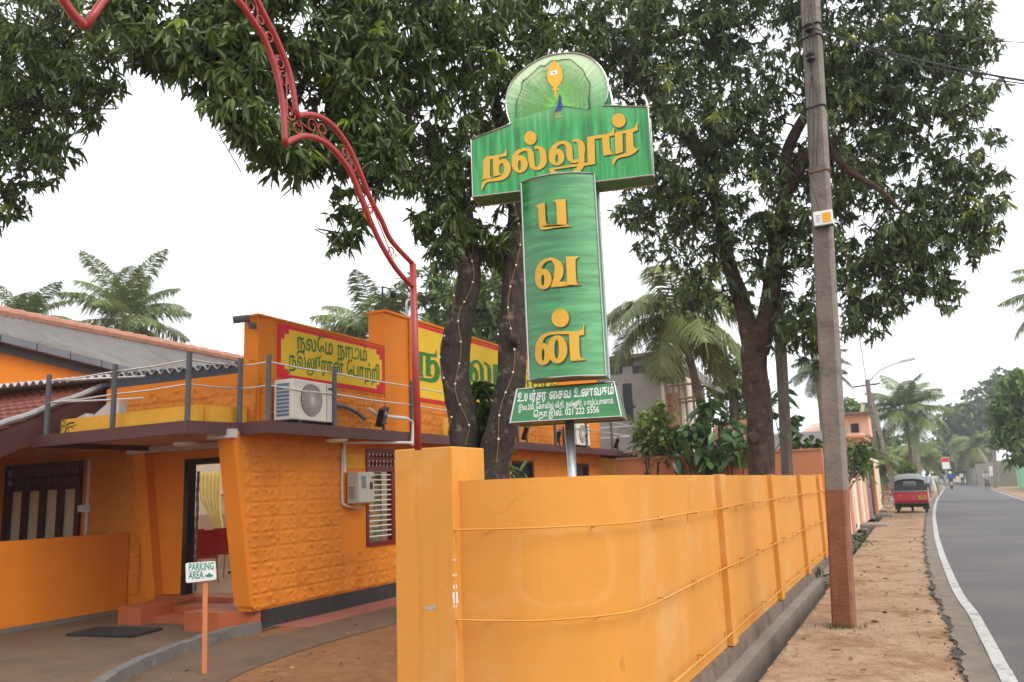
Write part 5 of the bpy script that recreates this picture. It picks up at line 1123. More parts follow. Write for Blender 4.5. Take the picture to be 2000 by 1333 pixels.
# ---- mango tree behind the wall, between the arch and the sign: two stems
tA = thing('mango_tree', (-4.9, 9.3, 0), 'large dark mango tree with two leaning stems wound with fairy lights', 'tree', None)
lA = [(330, 50, 105, 8.2), (420, 100, 105, 7.8), (500, 30, 130, 8.2), (470, 185, 85, 7.8), (530, 260, 75, 8.2), (565, 310, 55, 8.4), (600, 170, 120, 8.6), (610, 290, 85, 8.8), (640, 40, 140, 9), (690, 290, 95, 9), (740, 150, 140, 9.5), (780, 30, 140, 10), (770, 330, 70, 9.5), (830, 270, 110, 10), (880, 90, 140, 10.6), (850, 420, 75, 10), (860, 495, 42, 9.6), (900, 340, 95, 10.8), (975, 330, 105, 11), (950, 440, 85, 11), (985, 80, 140, 11.3), (960, 200, 110, 11.5), (672, 425, 46, 9), (655, 470, 30, 9), (1090, 30, 110, 12.2), (250, 30, 75, 8.4), (285, 90, 50, 8.3), (930, 510, 55, 11.5), (1000, 500, 60, 12), (480, -90, 130, 8.6), (740, -110, 170, 10), (980, -110, 160, 11.3), (860, -240, 170, 10.8)]
CA = crown('crown', tA, lA, m_leaf, .135, .038, 13, .0155, holes=.31)
g1 = lambda x, y, Y: at_y(x, y, Y)
b = MB()
s1 = spline([np.array([-5.0, 9.35, -.1]), at_y(908, 900, 9.3), at_y(905, 820, 9.3), at_y(890, 740, 9.3), at_y(893, 650, 9.3), at_y(912, 580, 9.3), at_y(915, 500, 9.3), at_y(905, 430, 9.35), at_y(880, 340, 9.4), at_y(830, 240, 9.2)], 6)
R1 = np.interp(np.linspace(0, 1, len(s1)), [0, .12, .35, .42, .5, .8, 1], [.27, .19, .185, .20, .165, .14, .07]); b.tube(s1, R1, 18, rough=.035)
b.ball(at_y(878, 668, 9.2), (.10, .12, .13), 9); b.ball(at_y(886, 805, 9.2), (.06, .07, .08), 8)
s2 = spline([np.array([-4.75, 9.25, -.1]), at_y(962, 935, 9.25), at_y(985, 820, 9.25), at_y(1000, 720, 9.3), at_y(1003, 600, 9.4), at_y(1012, 480, 9.5), at_y(1010, 380, 9.6), at_y(985, 280, 9.9), at_y(960, 160, 10.2)], 6)
R2_ = np.interp(np.linspace(0, 1, len(s2)), [0, .15, .35, .55, .8, 1], [.25, .20, .185, .165, .14, .06]); b.tube(s2, R2_, 18, rough=.035)
b.ball(at_y(1005, 665, 9.15), (.07, .07, .08), 8)
limb_tree(b, np.vstack([s1[34:], s2[30:]]), lA, .075, CA, 320)
# a bare branch crossing behind the arch
b.tube(spline([at_y(800, 170, 9.2), at_y(740, 178, 8.6), at_y(660, 172, 8.2), at_y(560, 148, 7.8), at_y(470, 120, 7.6)], 6), [.022]*8+[.018]*8+[.014]*9, 6)
b.build('trunk', m_bark, tA, smooth=True)
def fairy(stem, rads, off, label, ph):
    b = MB(); P = []; 
    for i, p in enumerate(stem):
        v = EYEV-p; v[2] = 0; v /= np.linalg.norm(v); r_ = np.array([-v[1], v[0], 0]); P.append(p+v*(rads[i]*.97+.012)+r_*(off+.05*math.sin(i*.55+ph)))
    b.tube(spline(P, 3), .004, 5); t = tag(b.build('string_light', mat('light_wire', (.30, .18, .06), .5, .1, 9, 0)), label, 'string light'); S3 = spline(P, 3)
    c = MB(); L = 0
    for i in range(1, len(S3)):
        L += np.linalg.norm(S3[i]-S3[i-1])
        if L > .26: L = 0; c.ball(S3[i]+(EYEV-S3[i])*.002, .014, 7)
    c.build('bulb', mat('bulb_clear', (.80, .76, .66), .2, .05, 9, 0), t, smooth=True)
    return t
fairy(s1[7:44], R1[7:44], .02, 'string of small bulbs winding up the darker left stem', 0); fairy(s2[7:40], R2_[7:40], -.02, 'string of small bulbs winding up the right stem behind the sign', 1.5); fairy(s1[8:40], R1[8:40]*.5, -.15, 'thin light cord down the left edge of the left stem', 4)
# drooping young shoots between the stems
tS = thing('drooping_sapling', at_y(940, 870, 9.6), 'sapling with drooping narrow leaves between the two stems', 'plant')
bs_, dr = [], []; b = MB()
root = np.array([*at_y(942, 900, 9.6)[:2], 0]); top = at_y(940, 745, 9.6); b.tube(spline([root, (root+top)/2+[.05, 0, 0], top], 5), .015, 6); b.build('stem', m_bark, tS)
for (x, y, k) in ((940, 760, 22), (945, 800, 22), (938, 830, 20), (950, 850, 18), (930, 790, 12)):
    c = at_y(x, y, 9.6); n_ = k*3; bs_.append(np.repeat(c[None], n_, 0)+RNG.normal(size=(n_, 3))*.05); dr.append(RNG.normal(size=(n_, 3))*np.array([1, 1, .5])+np.array([0, 0, .1]))
V, q = leaf_arrays(np.vstack(bs_), np.vstack(dr), RNG.uniform(.18, .34, sum(map(len, bs_))), RNG.uniform(.022, .034, sum(map(len, bs_))), droop=.7); np_mesh('foliage', V, q, mat('sapling_leaf', (.07, .12, .025), .5, .2, 2, 0, rnd=.4, trans=.25), tS, np.repeat(RNG.random(len(V)//6)*.9, 2))
def leafy(name, label, cat, spots, mt, leaf, lw, per, Y=None, group=None, droop=.3, up=.3, base=None, spread=.1):
    c0 = at_d(*spots[0][:2], spots[0][2]); c0 = np.array([c0[0], c0[1], 0.]) if base is None else np.array(base, float); t = thing(name, c0, label, cat, group); B, D = [], []; b = MB()
    for (x, y, d, k) in spots:
        c = at_d(x, y, d); n_ = int(per*k); B.append(np.repeat(c[None], n_, 0)+RNG.normal(size=(n_, 3))*spread*k); D.append(RNG.normal(size=(n_, 3))+np.array([0, 0, up]))
        b.tube([c0, (c0*.4+c*.6)+RNG.normal(size=3)*.06*min(1, np.linalg.norm(c-c0)), c], np.array([.035, .025, .008])*min(1, .2+np.linalg.norm(c-c0)), 6)
    B, D = np.vstack(B), np.vstack(D); V, q = leaf_arrays(B, D, leaf*RNG.uniform(.6, 1.2, len(B)), lw*RNG.uniform(.7, 1.2, len(B)), droop=droop, fold=.15)
    np_mesh('foliage', V, q, mt, t, np.repeat(RNG.random(len(B))*.92, 2)); b.build('stem', m_bark, t); return t
leafy('small_shrub', 'small bright shrub peeping over the wall at the foot of the right stem', 'shrub', [(1000, 925, 10.5, 1), (995, 935, 10.5, 1)], m_leafbright, .24, .04, 16, up=.2)
# ---- tree at the left edge, its trunk outside the picture
tD = thing('overhanging_tree', (-12.4, 3.2, 0), 'dark leafy tree hanging into the top left corner', 'tree')
lD = [(-60, 40, 130, 10.5), (40, 40, 120, 10), (130, 50, 100, 9.5), (30, 150, 110, 10.2), (-60, 200, 130, 10.5), (110, 160, 95, 9.8), (60, 240, 90, 10), (150, 225, 60, 9.6), (0, 310, 85, 10.3), (70, 320, 62, 10), (110, 300, 45, 9.8), (-20, 390, 60, 10.4), (20, 405, 32, 10.3), (185, 120, 70, 9.3), (205, 60, 60, 9), (190, 215, 32, 9.5), (215, 175, 22, 9.4)]
CD = crown('crown', tD, lD, m_leaf, .125, .036, 12, .0120, holes=.36)
b = MB(); tD0 = at_d(-170, 330, 10.4); sD = spline([(-12.4, 3.2, -.1), ((-12.4+tD0[0])/2-.1, (3.2+tD0[1])/2, tD0[2]*.55), tD0], 8); b.tube(sD, np.linspace(.3, .18, len(sD)), 12); limb_tree(b, tD0, lD, .035, CD, 160); b.build('trunk', m_bark, tD, smooth=True)
# ---- big tree on the right, over the road
tB = thing('street_tree', (-2.3, 14.5, 0), 'big broad mango tree with forked reddish trunk behind the wall, crown over the road', 'tree')
lB = [(1150, 70, 90, 14), (1220, 60, 110, 14), (1250, 180, 105, 14), (1330, 60, 130, 14.3), (1310, 280, 120, 14), (1260, 340, 65, 14), (1280, 415, 78, 14.4), (1235, 410, 45, 14), (1400, 180, 140, 14.5), (1420, 360, 110, 14.5), (1370, 480, 80, 14.8), (1330, 560, 60, 15), (1395, 575, 60, 14.6), (1270, 480, 36, 14), (1480, 60, 140, 14.5), (1530, 240, 130, 14.5), (1560, 400, 100, 14), (1570, 520, 80, 13.8), (1560, 620, 60, 13.6), (1600, 690, 38, 13.6), (1590, 640, 48, 13.6), (1620, 740, 22, 13.5), (1650, 90, 140, 13.8), (1680, 240, 105, 13.2), (1660, 370, 70, 13.2), (1690, 460, 95, 13), (1680, 560, 72, 13), (1650, 620, 46, 13), (1770, 50, 125, 13), (1790, 170, 110, 13), (1770, 420, 80, 12.8), (1760, 520, 75, 12.8), (1730, 600, 42, 12.8), (1840, 470, 75, 12.6), (1820, 540, 50, 12.6), (1870, 80, 75, 12.6), (1880, 200, 75, 12.4), (1885, 300, 70, 12.4), (1900, 385, 70, 12.4), (1660, 170, 90, 14.5), (1740, 280, 80, 13.6), (1600, 330, 80, 14.6), (1350, 380, 70, 14.8), (1440, 280, 90, 15), (1290, -90, 150, 14.4), (1530, -110, 170, 14.3), (1740, -100, 150, 13.4), (1500, -260, 200, 14.3), (1930, 430, 48, 12.2), (1915, 90, 42, 12.4), (1900, 15, 38, 12.6), (1860, 560, 28, 12.4), (1845, 590, 20, 12.4), (1890, 480, 40, 12.3), (1700, 650, 26, 12.9), (1455, 470, 70, 14.4), (1500, 560, 55, 14.2), (1530, 650, 45, 14), (1830, 340, 42, 12.6), (1945, 335, 26, 12.3)]
CB = crown('crown', tB, lB, m_leaf2, .14, .037, 13, .0200, holes=.26)
b = MB(); fork = at_y(1478, 640, 14.5)
sB = spline([np.array([fork[0]-.12, 14.5, -.1]), at_y(1488, 925, 14.5), at_y(1483, 800, 14.5), at_y(1472, 710, 14.5), fork], 6); b.tube(sB, np.linspace(.225, .215, len(sB)), 20, rough=.03)
b.ball(at_y(1470, 856, 14.27), (.10, .06, .11), 9); b.ball(at_y(1473, 742, 14.27), (.05, .05, .06), 8)
f1 = spline([at_y(1470, 690, 14.5), at_y(1452, 600, 14.5), at_y(1425, 520, 14.5), at_y(1405, 420, 14.5), at_y(1380, 330, 14.5), at_y(1330, 260, 14.4)], 6); b.tube(f1, np.linspace(.17, .07, len(f1)), 12, rough=.03)
f2 = spline([at_y(1480, 690, 14.5), at_y(1500, 610, 14.5), at_y(1515, 500, 14.5), at_y(1533, 380, 14.4), at_y(1540, 290, 14.3), at_y(1600, 180, 14)], 6); b.tube(f2, np.linspace(.19, .08, len(f2)), 12, rough=.03)
f3 = spline([at_y(1533, 380, 14.4), at_y(1600, 285, 13.9), at_y(1660, 335, 13.4), at_y(1715, 368, 13.1), at_y(1765, 415, 12.9)], 6); b.tube(f3, np.linspace(.10, .015, len(f3)), 8, rough=.04)
f4 = spline([at_y(1330, 260, 14.4), at_y(1230, 110, 13.6), at_y(1330, 65, 13.4), at_y(1420, 20, 13.4)], 6); b.tube(f4, np.linspace(.09, .05, len(f4)), 8)
limb_tree(b, np.vstack([f1[8:], f2[8:], f3[4:], f4[6:]]), lB, .07, CB, 420)
b.build('trunk', m_barkred, tB, smooth=True)
# ---- coconut palms
def palm(px, py, depth, L, label, n=20, trunk=None, mt=None, seed=1, group='coconut palms', lean=0, up=1.0, fall=1.0, wid=1.0, trunkr=.16):
    rg = np.random.default_rng(seed); c = at_d(px, py, depth); base = np.array([c[0], c[1], 0.0]) if trunk is None else np.array([*trunk, 0.])
    t = thing('coconut_palm', base, label, 'palm tree', group); b = MB()
    tp = spline([base-[0, 0, .1], base*.55+c*.45+np.array([lean, 0, 0]), c], 8); b.tube(tp, [trunkr*(1-.35*i/len(tp))*(1+.05*(i % 2)) for i in range(len(tp))], 9); b.build('trunk', m_palmtrunk, t)
    V, Q, RN = [], [], []; nb = 0; ribs = MB()
    for k in range(n):
        az = 2*pi*k*.381966*1.0+rg.uniform(-.25, .25); el = (1.25-1.95*(k/n))*up+rg.uniform(-.12, .12); l = L*rg.uniform(.8, 1.08)
        h = np.array([math.cos(az), math.sin(az), 0]); P = []
        p = c.copy(); e = el
        for s_ in range(15):
            P.append(p.copy()); p = p+(h*math.cos(e)+np.array([0, 0, math.sin(e)]))*l/14; e -= (.085+.055*s_/14)*fall*(1.15 if el > .4 else .8)
        P = np.array(P); ribs.tube(P, np.linspace(.03, .006, 15), 5, cap=False)
        S_ = spline(P, 6); T = unit(np.gradient(S_, axis=0)); m_ = len(S_); tt = np.linspace(0, 1, m_)
        side = unit(np.cross(T, np.array([0, 0, 1.0])+1e-3)); upn = np.cross(side, T)
        for sg in (-1, 1):
            for rep in range(2):
                sel = np.arange(9, m_); j = S_[sel]+T[sel]*rg.uniform(-.04, .04, (len(sel), 1))*L*.3; ll = L*.27*np.sin(np.clip(tt[sel]*1.05+.12, 0, 1)*pi)**.6*rg.uniform(.75, 1.1, len(sel)); d = unit(side[sel]*sg+T[sel]*.55+upn[sel]*.15+rg.normal(size=(len(sel), 3))*.10)
                w_ = .019*wid*np.ones(len(sel))*L/3.4; dn = np.array([0, 0, -1.0])
                tip = j+d*ll[:, None]+dn*ll[:, None]*rg.uniform(.35, .95, (len(sel), 1)); mid = j+d*ll[:, None]*.55+dn*ll[:, None]*.18; ws = T[sel]*w_[:, None]
                arr = np.stack([j-ws*.5, mid-ws, tip, mid+ws, j+ws*.5], 1); V.append(arr.reshape(-1, 3)); i = nb+np.arange(len(sel))[:, None]*5
                Q.append(np.concatenate([i+np.array([0, 1, 3, 4]), i+np.array([1, 2, 3, 3])], 1).reshape(-1, 4)); nb += 5*len(sel); RN.append(np.repeat(rg.random(len(sel))*.35+rg.random()*.55, 2))
    V = np.vstack(V); Q = np.vstack(Q); RN = np.concatenate(RN)
    Qa, Qb = Q[0::2], Q[1::2][:, :3]
    me = bpy.data.meshes.new('fronds'); off = OFFS[t.name]; me.vertices.add(len(V)); me.vertices.foreach_set('co', (V-off).astype(np.float32).ravel())
    lo = np.concatenate([Qa.ravel(), Qb.ravel()]); me.loops.add(len(lo)); me.loops.foreach_set('vertex_index', lo.astype(np.int32)); me.polygons.add(len(Qa)+len(Qb))
    me.polygons.foreach_set('loop_start', np.concatenate([np.arange(len(Qa))*4, len(Qa)*4+np.arange(len(Qb))*3]).astype(np.int32)); me.update(calc_edges=True); me.materials.append(mt or m_palm)
    a = me.attributes.new('rnd', 'FLOAT', 'FACE'); a.data.foreach_set('value', np.concatenate([RN[0::2], RN[1::2]]).astype(np.float32))
    o = bpy.data.objects.new('fronds', me); COL.objects.link(o); o.parent = t
    ribs.build('frond_ribs', mat('frond_rib', (.25, .21, .07), .5, .1, 5, 0), t); return t
palm(245, 625, 34, 3.9, 'tall coconut palm with wide fronds rising behind the grey roof', 20, seed=4, up=1.15, fall=.72)
palm(50, 640, 36, 3.3, 'coconut palm at the left edge, mostly hidden by the grey roof', 22, seed=9, up=1.1, fall=.8)
palm(735, 660, 33, 3.9, 'coconut palm behind the painted parapet and the red arch post', 24, seed=6, up=1.15, fall=.75)
PN = palm(1325, 610, 25, 3.7, 'nearer coconut palm with yellowing drooping fronds, in front of the unfinished house', 17, trunk=(at_z(1388, 965)[0]*25/at_z(1388, 965)[1]*1.0, 25.5) if False else tuple(at_d(1384, 900, 25)[:2]), mt=m_palmy, seed=8, lean=.25, fall=1.3, wid=1.2, up=.95)
palm(1768, 800, 62, 4.4, 'coconut palm far down the road, left of the gap of sky', 24, seed=12, up=1.15, fall=.8)
palm(2085, 575, 30, 2.7, 'coconut palm cut by the right edge of the picture', 22, seed=15, mt=m_palm)
palm(1905, 868, 120, 5.4, 'yellowish drooping coconut palm at the right of the road near the gate', 22, seed=18, mt=m_palmy, fall=1.4, trunk=(9.6, 120), trunkr=.3)
palm(1700, 905, 50, 2.6, 'bushy coconut palm by the lamp pole', 20, seed=22, mt=m_palmy)
palm(1790, 890, 82, 3.6, 'coconut palm with yellow fronds where the road vanishes on the left', 20, seed=25, mt=m_palmy)
palm(1600, 720, 38, 2.0, 'coconut palm whose ringed trunk shows between the tree and the utility pole', 16, seed=31, trunkr=.3, mt=m_leaf2)
# orange flower or fruit cluster on the nearer palm
b = MB(); c = at_d(1338, 640, 24.6)
for k in range(26): b.ball(c+RNG.normal(size=3)*np.array([.12, .11, .13]), .085, 6)
b.build('fruit_cluster', mat('palm_fruit', (.45, .14, .03), .5, .3, 9, 0), PN)
# ---- background broadleaf trees
def bgtree(name, label, lobes, mt, leaf=.28, lw=.11, dens=.02, per=9, group='background trees', trunk_px=None, hang=.2, holes=.12, gx0=None):
    x, y, r, d = lobes[0]; c = at_d(x, y, d); gx = c[0] if not (c[1] > 40 and Lx(c[1])-1.5 < c[0] < Rx(c[1])+1.5) else (Rx(c[1])+2.2 if x > 1845 else Lx(c[1])-2.5)
    gx = gx if gx0 is None else gx0; t = thing(name, (gx, c[1], 0), label, 'tree', group)
    C = crown('crown', t, lobes, mt, leaf, lw, per, dens, hang, 1.2, holes, .2); b = MB(); top = c.copy(); s_ = spline([(gx, c[1], -.1), (gx*.9+c[0]*.1+.1, c[1], c[2]*.75), top], 5); b.tube(s_, np.linspace(.25, .1, len(s_)), 8); limb_tree(b, top, lobes[1:], .05); b.build('trunk', m_bark, t); return t
bgtree('broadleaf_tree', 'dense dark tree rising behind the painted parapet between arch post and sign', [(905, 590, 70, 32), (850, 570, 55, 32), (960, 580, 75, 32), (1005, 620, 60, 32), (900, 650, 60, 32), (970, 660, 60, 32), (840, 640, 35, 32), (1000, 545, 50, 32)], m_leafbg, .3, .13, .028)
bgtree('broadleaf_tree', 'dark green tree leaning in at the right edge above the mint wall', [(1990, 810, 55, 45), (1975, 760, 35, 45), (1960, 810, 32, 45), (1985, 860, 45, 45), (2040, 780, 80, 45), (1965, 850, 26, 45), (1985, 900, 22, 45), (1995, 745, 30, 45)], m_leafbg, .35, .16, .04, gx0=7.4)
bgtree('broadleaf_tree', 'large pale flowering tree on the right side behind the coconut palm', [(1900, 840, 55, 138), (1930, 790, 50, 138), (1870, 820, 40, 138), (1855, 860, 38, 138), (1965, 750, 36, 138), (1900, 890, 50, 138), (1850, 900, 30, 138), (1945, 860, 50, 138), (1975, 800, 45, 138), (1840, 905, 22, 138), (1880, 870, 45, 138)], mat('leaf_pale', (.10, .145, .05), .6, .25, .6, 0, rnd=.45, trans=.2, col2=(.17, .16, .09), c2scale=.5, c2lo=.55, c2hi=.75), .8, .4, .10)
bgtree('broadleaf_tree', 'layered dark green tree beside the road sign', [(1868, 905, 24, 150), (1890, 912, 26, 150), (1880, 890, 22, 150), (1860, 915, 14, 150), (1905, 895, 18, 150)], m_leafbg, .9, .45, .06)
bgtree('broadleaf_tree', 'dark tree closing the end of the road', [(1862, 905, 18, 130), (1872, 885, 20, 130), (1835, 900, 22, 130), (1850, 890, 20, 130), (1822, 905, 18, 130), (1842, 915, 18, 130), (1815, 890, 16, 130)], m_leafbg, .9, .45, .08)
bgtree('broadleaf_tree', 'olive tree left of the road end behind the street lamps', [(1760, 870, 30, 95), (1790, 900, 26, 95), (1740, 890, 30, 95), (1765, 905, 26, 95), (1805, 880, 22, 95)], m_leafbg, .6, .3, .06)
bgtree('broadleaf_tree', 'mid green tree behind the pink house and the utility pole', [(1665, 800, 34, 60), (1650, 850, 34, 60), (1690, 830, 30, 60), (1700, 870, 28, 60), (1625, 860, 22, 60)], mat('leaf_mid', (.085, .14, .035), .6, .25, 1, 0, rnd=.4, trans=.2), .45, .22, .05)
bgtree('hedge_bush', 'bright green bush on the left verge beyond the tuk-tuk', [(1760, 915, 24, 52), (1740, 905, 20, 52), (1778, 920, 18, 52), (1735, 925, 16, 52)], m_leafbright, .3, .15, .08, group=None)
bgtree('broadleaf_tree', 'tree behind the unfinished house, right of the scaffold', [(1420, 700, 45, 36), (1450, 760, 45, 36), (1405, 760, 36, 36), (1440, 820, 36, 36)], mat('leaf_mid2', (.07, .12, .03), .6, .25, 1, 0, rnd=.4, trans=.2), .3, .14, .04)
leafy('light_green_bush', 'light green bush beside the sign board above the salmon wall', 'bush', [(1265, 840, 22, 1.6), (1290, 825, 22, 1.4), (1310, 860, 22, 1.6), (1275, 870, 22, 1.6), (1255, 855, 22, 1.0), (1300, 880, 22, 1.2), (1330, 850, 22, 1), (1285, 800, 22, .8)], m_leafbright, .20, .09, 130, spread=.13)
leafy('breadfruit_plant', 'broad dark leaved plant hanging over the salmon wall beneath the palm', 'plant', [(1370, 870, 21, 1), (1385, 895, 20.8, 1), (1340, 865, 21.2, 1), (1355, 840, 21.4, 1), (1400, 860, 21, .9), (1388, 905, 20.7, .8), (1330, 890, 21.2, .7), (1380, 835, 21.4, .9), (1370, 800, 21.6, 1), (1395, 790, 21.6, .8), (1420, 830, 21.5, .9)], m_leafbread, .42, .22, 16, group='broad leaved plants over the salmon wall', droop=.6)
leafy('breadfruit_plant', 'broad leaved plant just left of the tree trunk over the salmon wall', 'plant', [(1440, 860, 21, 1), (1425, 880, 20.8, 1), (1450, 880, 20.7, 1), (1435, 840, 21.3, .8), (1420, 900, 20.7, .6)], m_leafbread, .40, .21, 15, group='broad leaved plants over the salmon wall', droop=.6)
leafy('breadfruit_plant', 'broad leaved plant between the trunk and the utility pole', 'plant', [(1560, 860, 21, 1), (1545, 880, 20.8, 1), (1555, 830, 21, .9), (1540, 840, 21, .7), (1592, 870, 21, .7), (1555, 885, 20.7, .7), (1510, 800, 21.4, .9), (1520, 770, 21.4, .8)], m_leafbread, .40, .21, 15, group='broad leaved plants over the salmon wall', droop=.6)
leafy('flowering_shrub', 'pink flowered shrub over the striped wall right of the utility pole', 'shrub', [(1680, 900, 25, 1), (1690, 880, 25, 1), (1672, 880, 25, .9), (1688, 915, 24.6, .8), (1670, 910, 24.8, .8)], m_leafbg, .2, .09, 110, spread=.16, base=(-2.5, 24.5, 0))
leafy('drain_weed', 'weed growing out of the drain just beyond the utility pole', 'weed', [(1678, 1062, 19.5, .9), (1682, 1050, 19.7, .8), (1672, 1075, 19.2, .7)], m_grass, .3, .03, 30, spread=.1, up=.8)
leafy('drain_weed', 'small weed at the foot of the wall left of the utility pole', 'weed', [(1601, 1130, 15.2, .6), (1598, 1142, 15, .5)], m_grass, .25, .02, 24, spread=.07, up=1)
leafy('slab_weed', 'small weed growing on the slab by the end railing post', 'weed', [(128, 832, 10.9, .6)], m_grass, .14, .02, 26, spread=.05, up=.8, base=(*at_d(128, 838, 10.9)[:2], 2.57))

# ================================================================ BEHIND AND DOWN THE ROAD
t = thing('salmon_wall', (-4.4, 21.5, 0), 'plain salmon coloured wall across the back of the yard', 'wall')
b = MB(); b.box((-7.2, 21.5, 0), (-1.95, 21.68, 2.30)); b.build('wall_face', m_salmon, t); b = MB(); b.box((-7.2, 21.47, 2.30), (-1.95, 21.71, 2.34)); b.build('coping', m_salmon, t)
# slim pole behind the wall
c = at_y(1527, 930, 16); tp = at_y(1516, 570, 16); c[2] = 0; t = thing('slim_pole', c, 'slim dark concrete pole standing just right of the forked tree trunk', 'pole')
b = MB(); b.bar(c, tp, .15, .13); b.build('shaft', mat('slim_pole_dark', (.11, .095, .085), .9, .2, 4, .4, 40, col2=(.2, .18, .16), c2lo=.5, c2hi=.75), t); b = MB(); b.bar(c+(.083, -.02, 0), tp+(.083, -.02, 0), .022, .11); b.build('edge', m_pole, t)
# unfinished cement house with scaffold
YU = 30.0
ux = lambda x, y, Y=YU: at_y(x, y, Y)
a0, a1 = ux(1195, 850)[0], ux(1298, 850)[0]; zt_ = ux(1250, 700)[2]
U_ = thing('unfinished_house', ((a0+a1)/2, YU, 0), 'unfinished grey cement house behind the palm', 'building')
b = MB(); b.box((a0-1.2, YU, 0), (a1, YU+6, zt_)); b.build('wall', m_cement, U_)
b = MB(); b.box((a1, YU-.02, 0), (a1+.12, YU+6.02, zt_+.25)); zz = zt_
pale = ux(1336, 800); b.prism([(a1+.12, YU+.3, 0), (pale[0], YU+.3, 0), (pale[0]-.12, YU+.3, zz+.5), (a1+.12, YU+.3, zz+.3)], (0, .3, 0)); b.build('side_wall', m_palebuilding, U_)
r0 = ux(1300, 705); r1 = ux(1378, 748); b = MB(); b.prism([(a1+.12, YU-.6, r0[2]+.5), (r1[0], YU-.6, r1[2]), (r1[0], YU-.6, r1[2]-.12), (a1+.12, YU-.6, r0[2]-.15)], (0, 4, 0)); b.build('roof', m_asb, U_)
b = MB(); b.box((a0-1.4, YU-.25, zt_), (a1, YU+6.1, zt_+.15)); b.build('roof', m_asb, U_)
for x, y in ((1203, 722), (1225, 707), (1248, 720)):
    p = ux(x, y); b = MB(); b.box((p[0]-.25, YU-.02, p[2]-.18), (p[0]+.25, YU+.1, p[2]+.12)); b.build('window', m_dark, U_)
p = ux(1225, 775); b = MB(); b.box((p[0]-.15, YU-.02, p[2]-.9), (p[0]+.2, YU+.1, p[2]+.5)); b.build('window', m_dark, U_)
for x in (1308, 1320): p = ux(x, 800, YU+.28); b = MB(); b.box((p[0]-.12, YU+.27, p[2]-1.0), (p[0]+.1, YU+.4, p[2]+.6)); b.build('window', m_terra, U_)
sc = thing('scaffolding', (ux(1345, 850)[0], YU-.5, 0), 'thin wooden scaffolding against the unfinished house', 'scaffolding')
b = MB()
for x, y0 in ((1312, 715), (1324, 735), (1338, 755), (1351, 735), (1367, 750), (1374, 760)):
    p = ux(x, y0, YU-.5); b.tube([(p[0], YU-.5, 0), (p[0], YU-.5, p[2])], .04, 6)
b.build('upright', m_bamboo, sc); b = MB()
for y, x0, x1 in ((752, 1302, 1372), (778, 1322, 1372), (785, 1325, 1372)): b.tube([ux(x0, y+2, YU-.56), ux(x1, y-4, YU-.56)], .045, 6)
b.build('ledger', m_bamboo, sc)
# red tiled house behind the plants
Y2 = 33.; t = thing('tiled_house', (ux(1440, 850, Y2)[0], Y2, 0), 'small house with a red tiled roof behind the broad leaved plants', 'building')
L0, L1, zt2, zb2 = ux(1395, 850, Y2)[0], ux(1475, 850, Y2)[0], ux(1440, 818, Y2)[2], ux(1440, 872, Y2)[2]
b = MB(); b.box((L0, Y2, 0), (L1, Y2+5, zb2)); b.build('wall', m_peach, t)
b = MB(); nr = 12
for r in range(nr):
    z0_, z1_ = zb2+(zt2-zb2)*r/nr, zb2+(zt2-zb2)*(r+1)/nr
    for k in range(16): x = L0-.2+(L1-L0+.4)*k/16; b.obox((x+.06, Y2-.3+2.0*(r+.5)/nr, (z0_+z1_)/2+.02), (.075, 0, 0), (0, .10, (z1_-z0_)/2), (0, 0, .03))
b.build('roof', mat('far_rooftile', (.34, .13, .09), .8, .3, 3, .2, 20), t)
# pink house with grey roof
Y3 = 40.; t = thing('pink_house', (ux(1600, 850, Y3)[0], Y3, 0), 'pale pink house with a tan roof behind the utility pole', 'building')
p0_, p1_ = ux(1562, 860, Y3)[0], ux(1682, 860, Y3)[0]; zr = ux(1600, 822, Y3)[2]; ze = ux(1600, 856, Y3)[2]
b = MB(); b.box((p0_, Y3, 0), (p1_, Y3+6, ze)); b.build('wall', m_shoporange, t)
b = MB(); b.prism([(p0_-.3, Y3-.5, ze-.1), (p1_+.2, Y3-.5, ze-.1), (p1_-.4, Y3+3, zr), (p0_+.4, Y3+3, zr)], (0, .1, .12)); b.build('roof', m_pink, t)
q0 = ux(1665, 840, Y3)[0]; b = MB(); b.box((q0-.6, Y3-.05, ze), (q0+.7, Y3+2.5, zr+.15)); u_ = b.build('upper_storey', m_peach, t); b = MB(); b.prism([(q0-.9, Y3-.4, zr+.15), (q0+.95, Y3-.4, zr+.15), (q0+.95, Y3+2.8, zr+.35), (q0-.9, Y3+2.8, zr+.35)], (0, 0, .1)); b.build('roof', m_asb, u_)
b = MB(); b.box((q0-.05, Y3-.08, ze+.15), (q0+.28, Y3+.0, ze+.55)); b.build('window', m_dark, u_)
# striped wall past the orange wall
t = thing('striped_wall', (-1.78, 26, 0), 'peach wall with pale and terracotta vertical bands beyond the orange wall', 'wall')
ys_ = np.linspace(20.2, 33.2, 14); mts = (m_paleband, m_peach, m_terra, m_peach)
for i in range(13):
    b = MB(); b.box((-1.92, ys_[i], 0), (-1.74-.02*(i % 2), ys_[i+1]-.01, 1.62)); b.build('band', mts[i % 4], t)
b = MB(); b.box((-1.95, 20.16, 1.62), (-1.72, 33.2, 1.70)); b.build('coping', m_concrete, t)
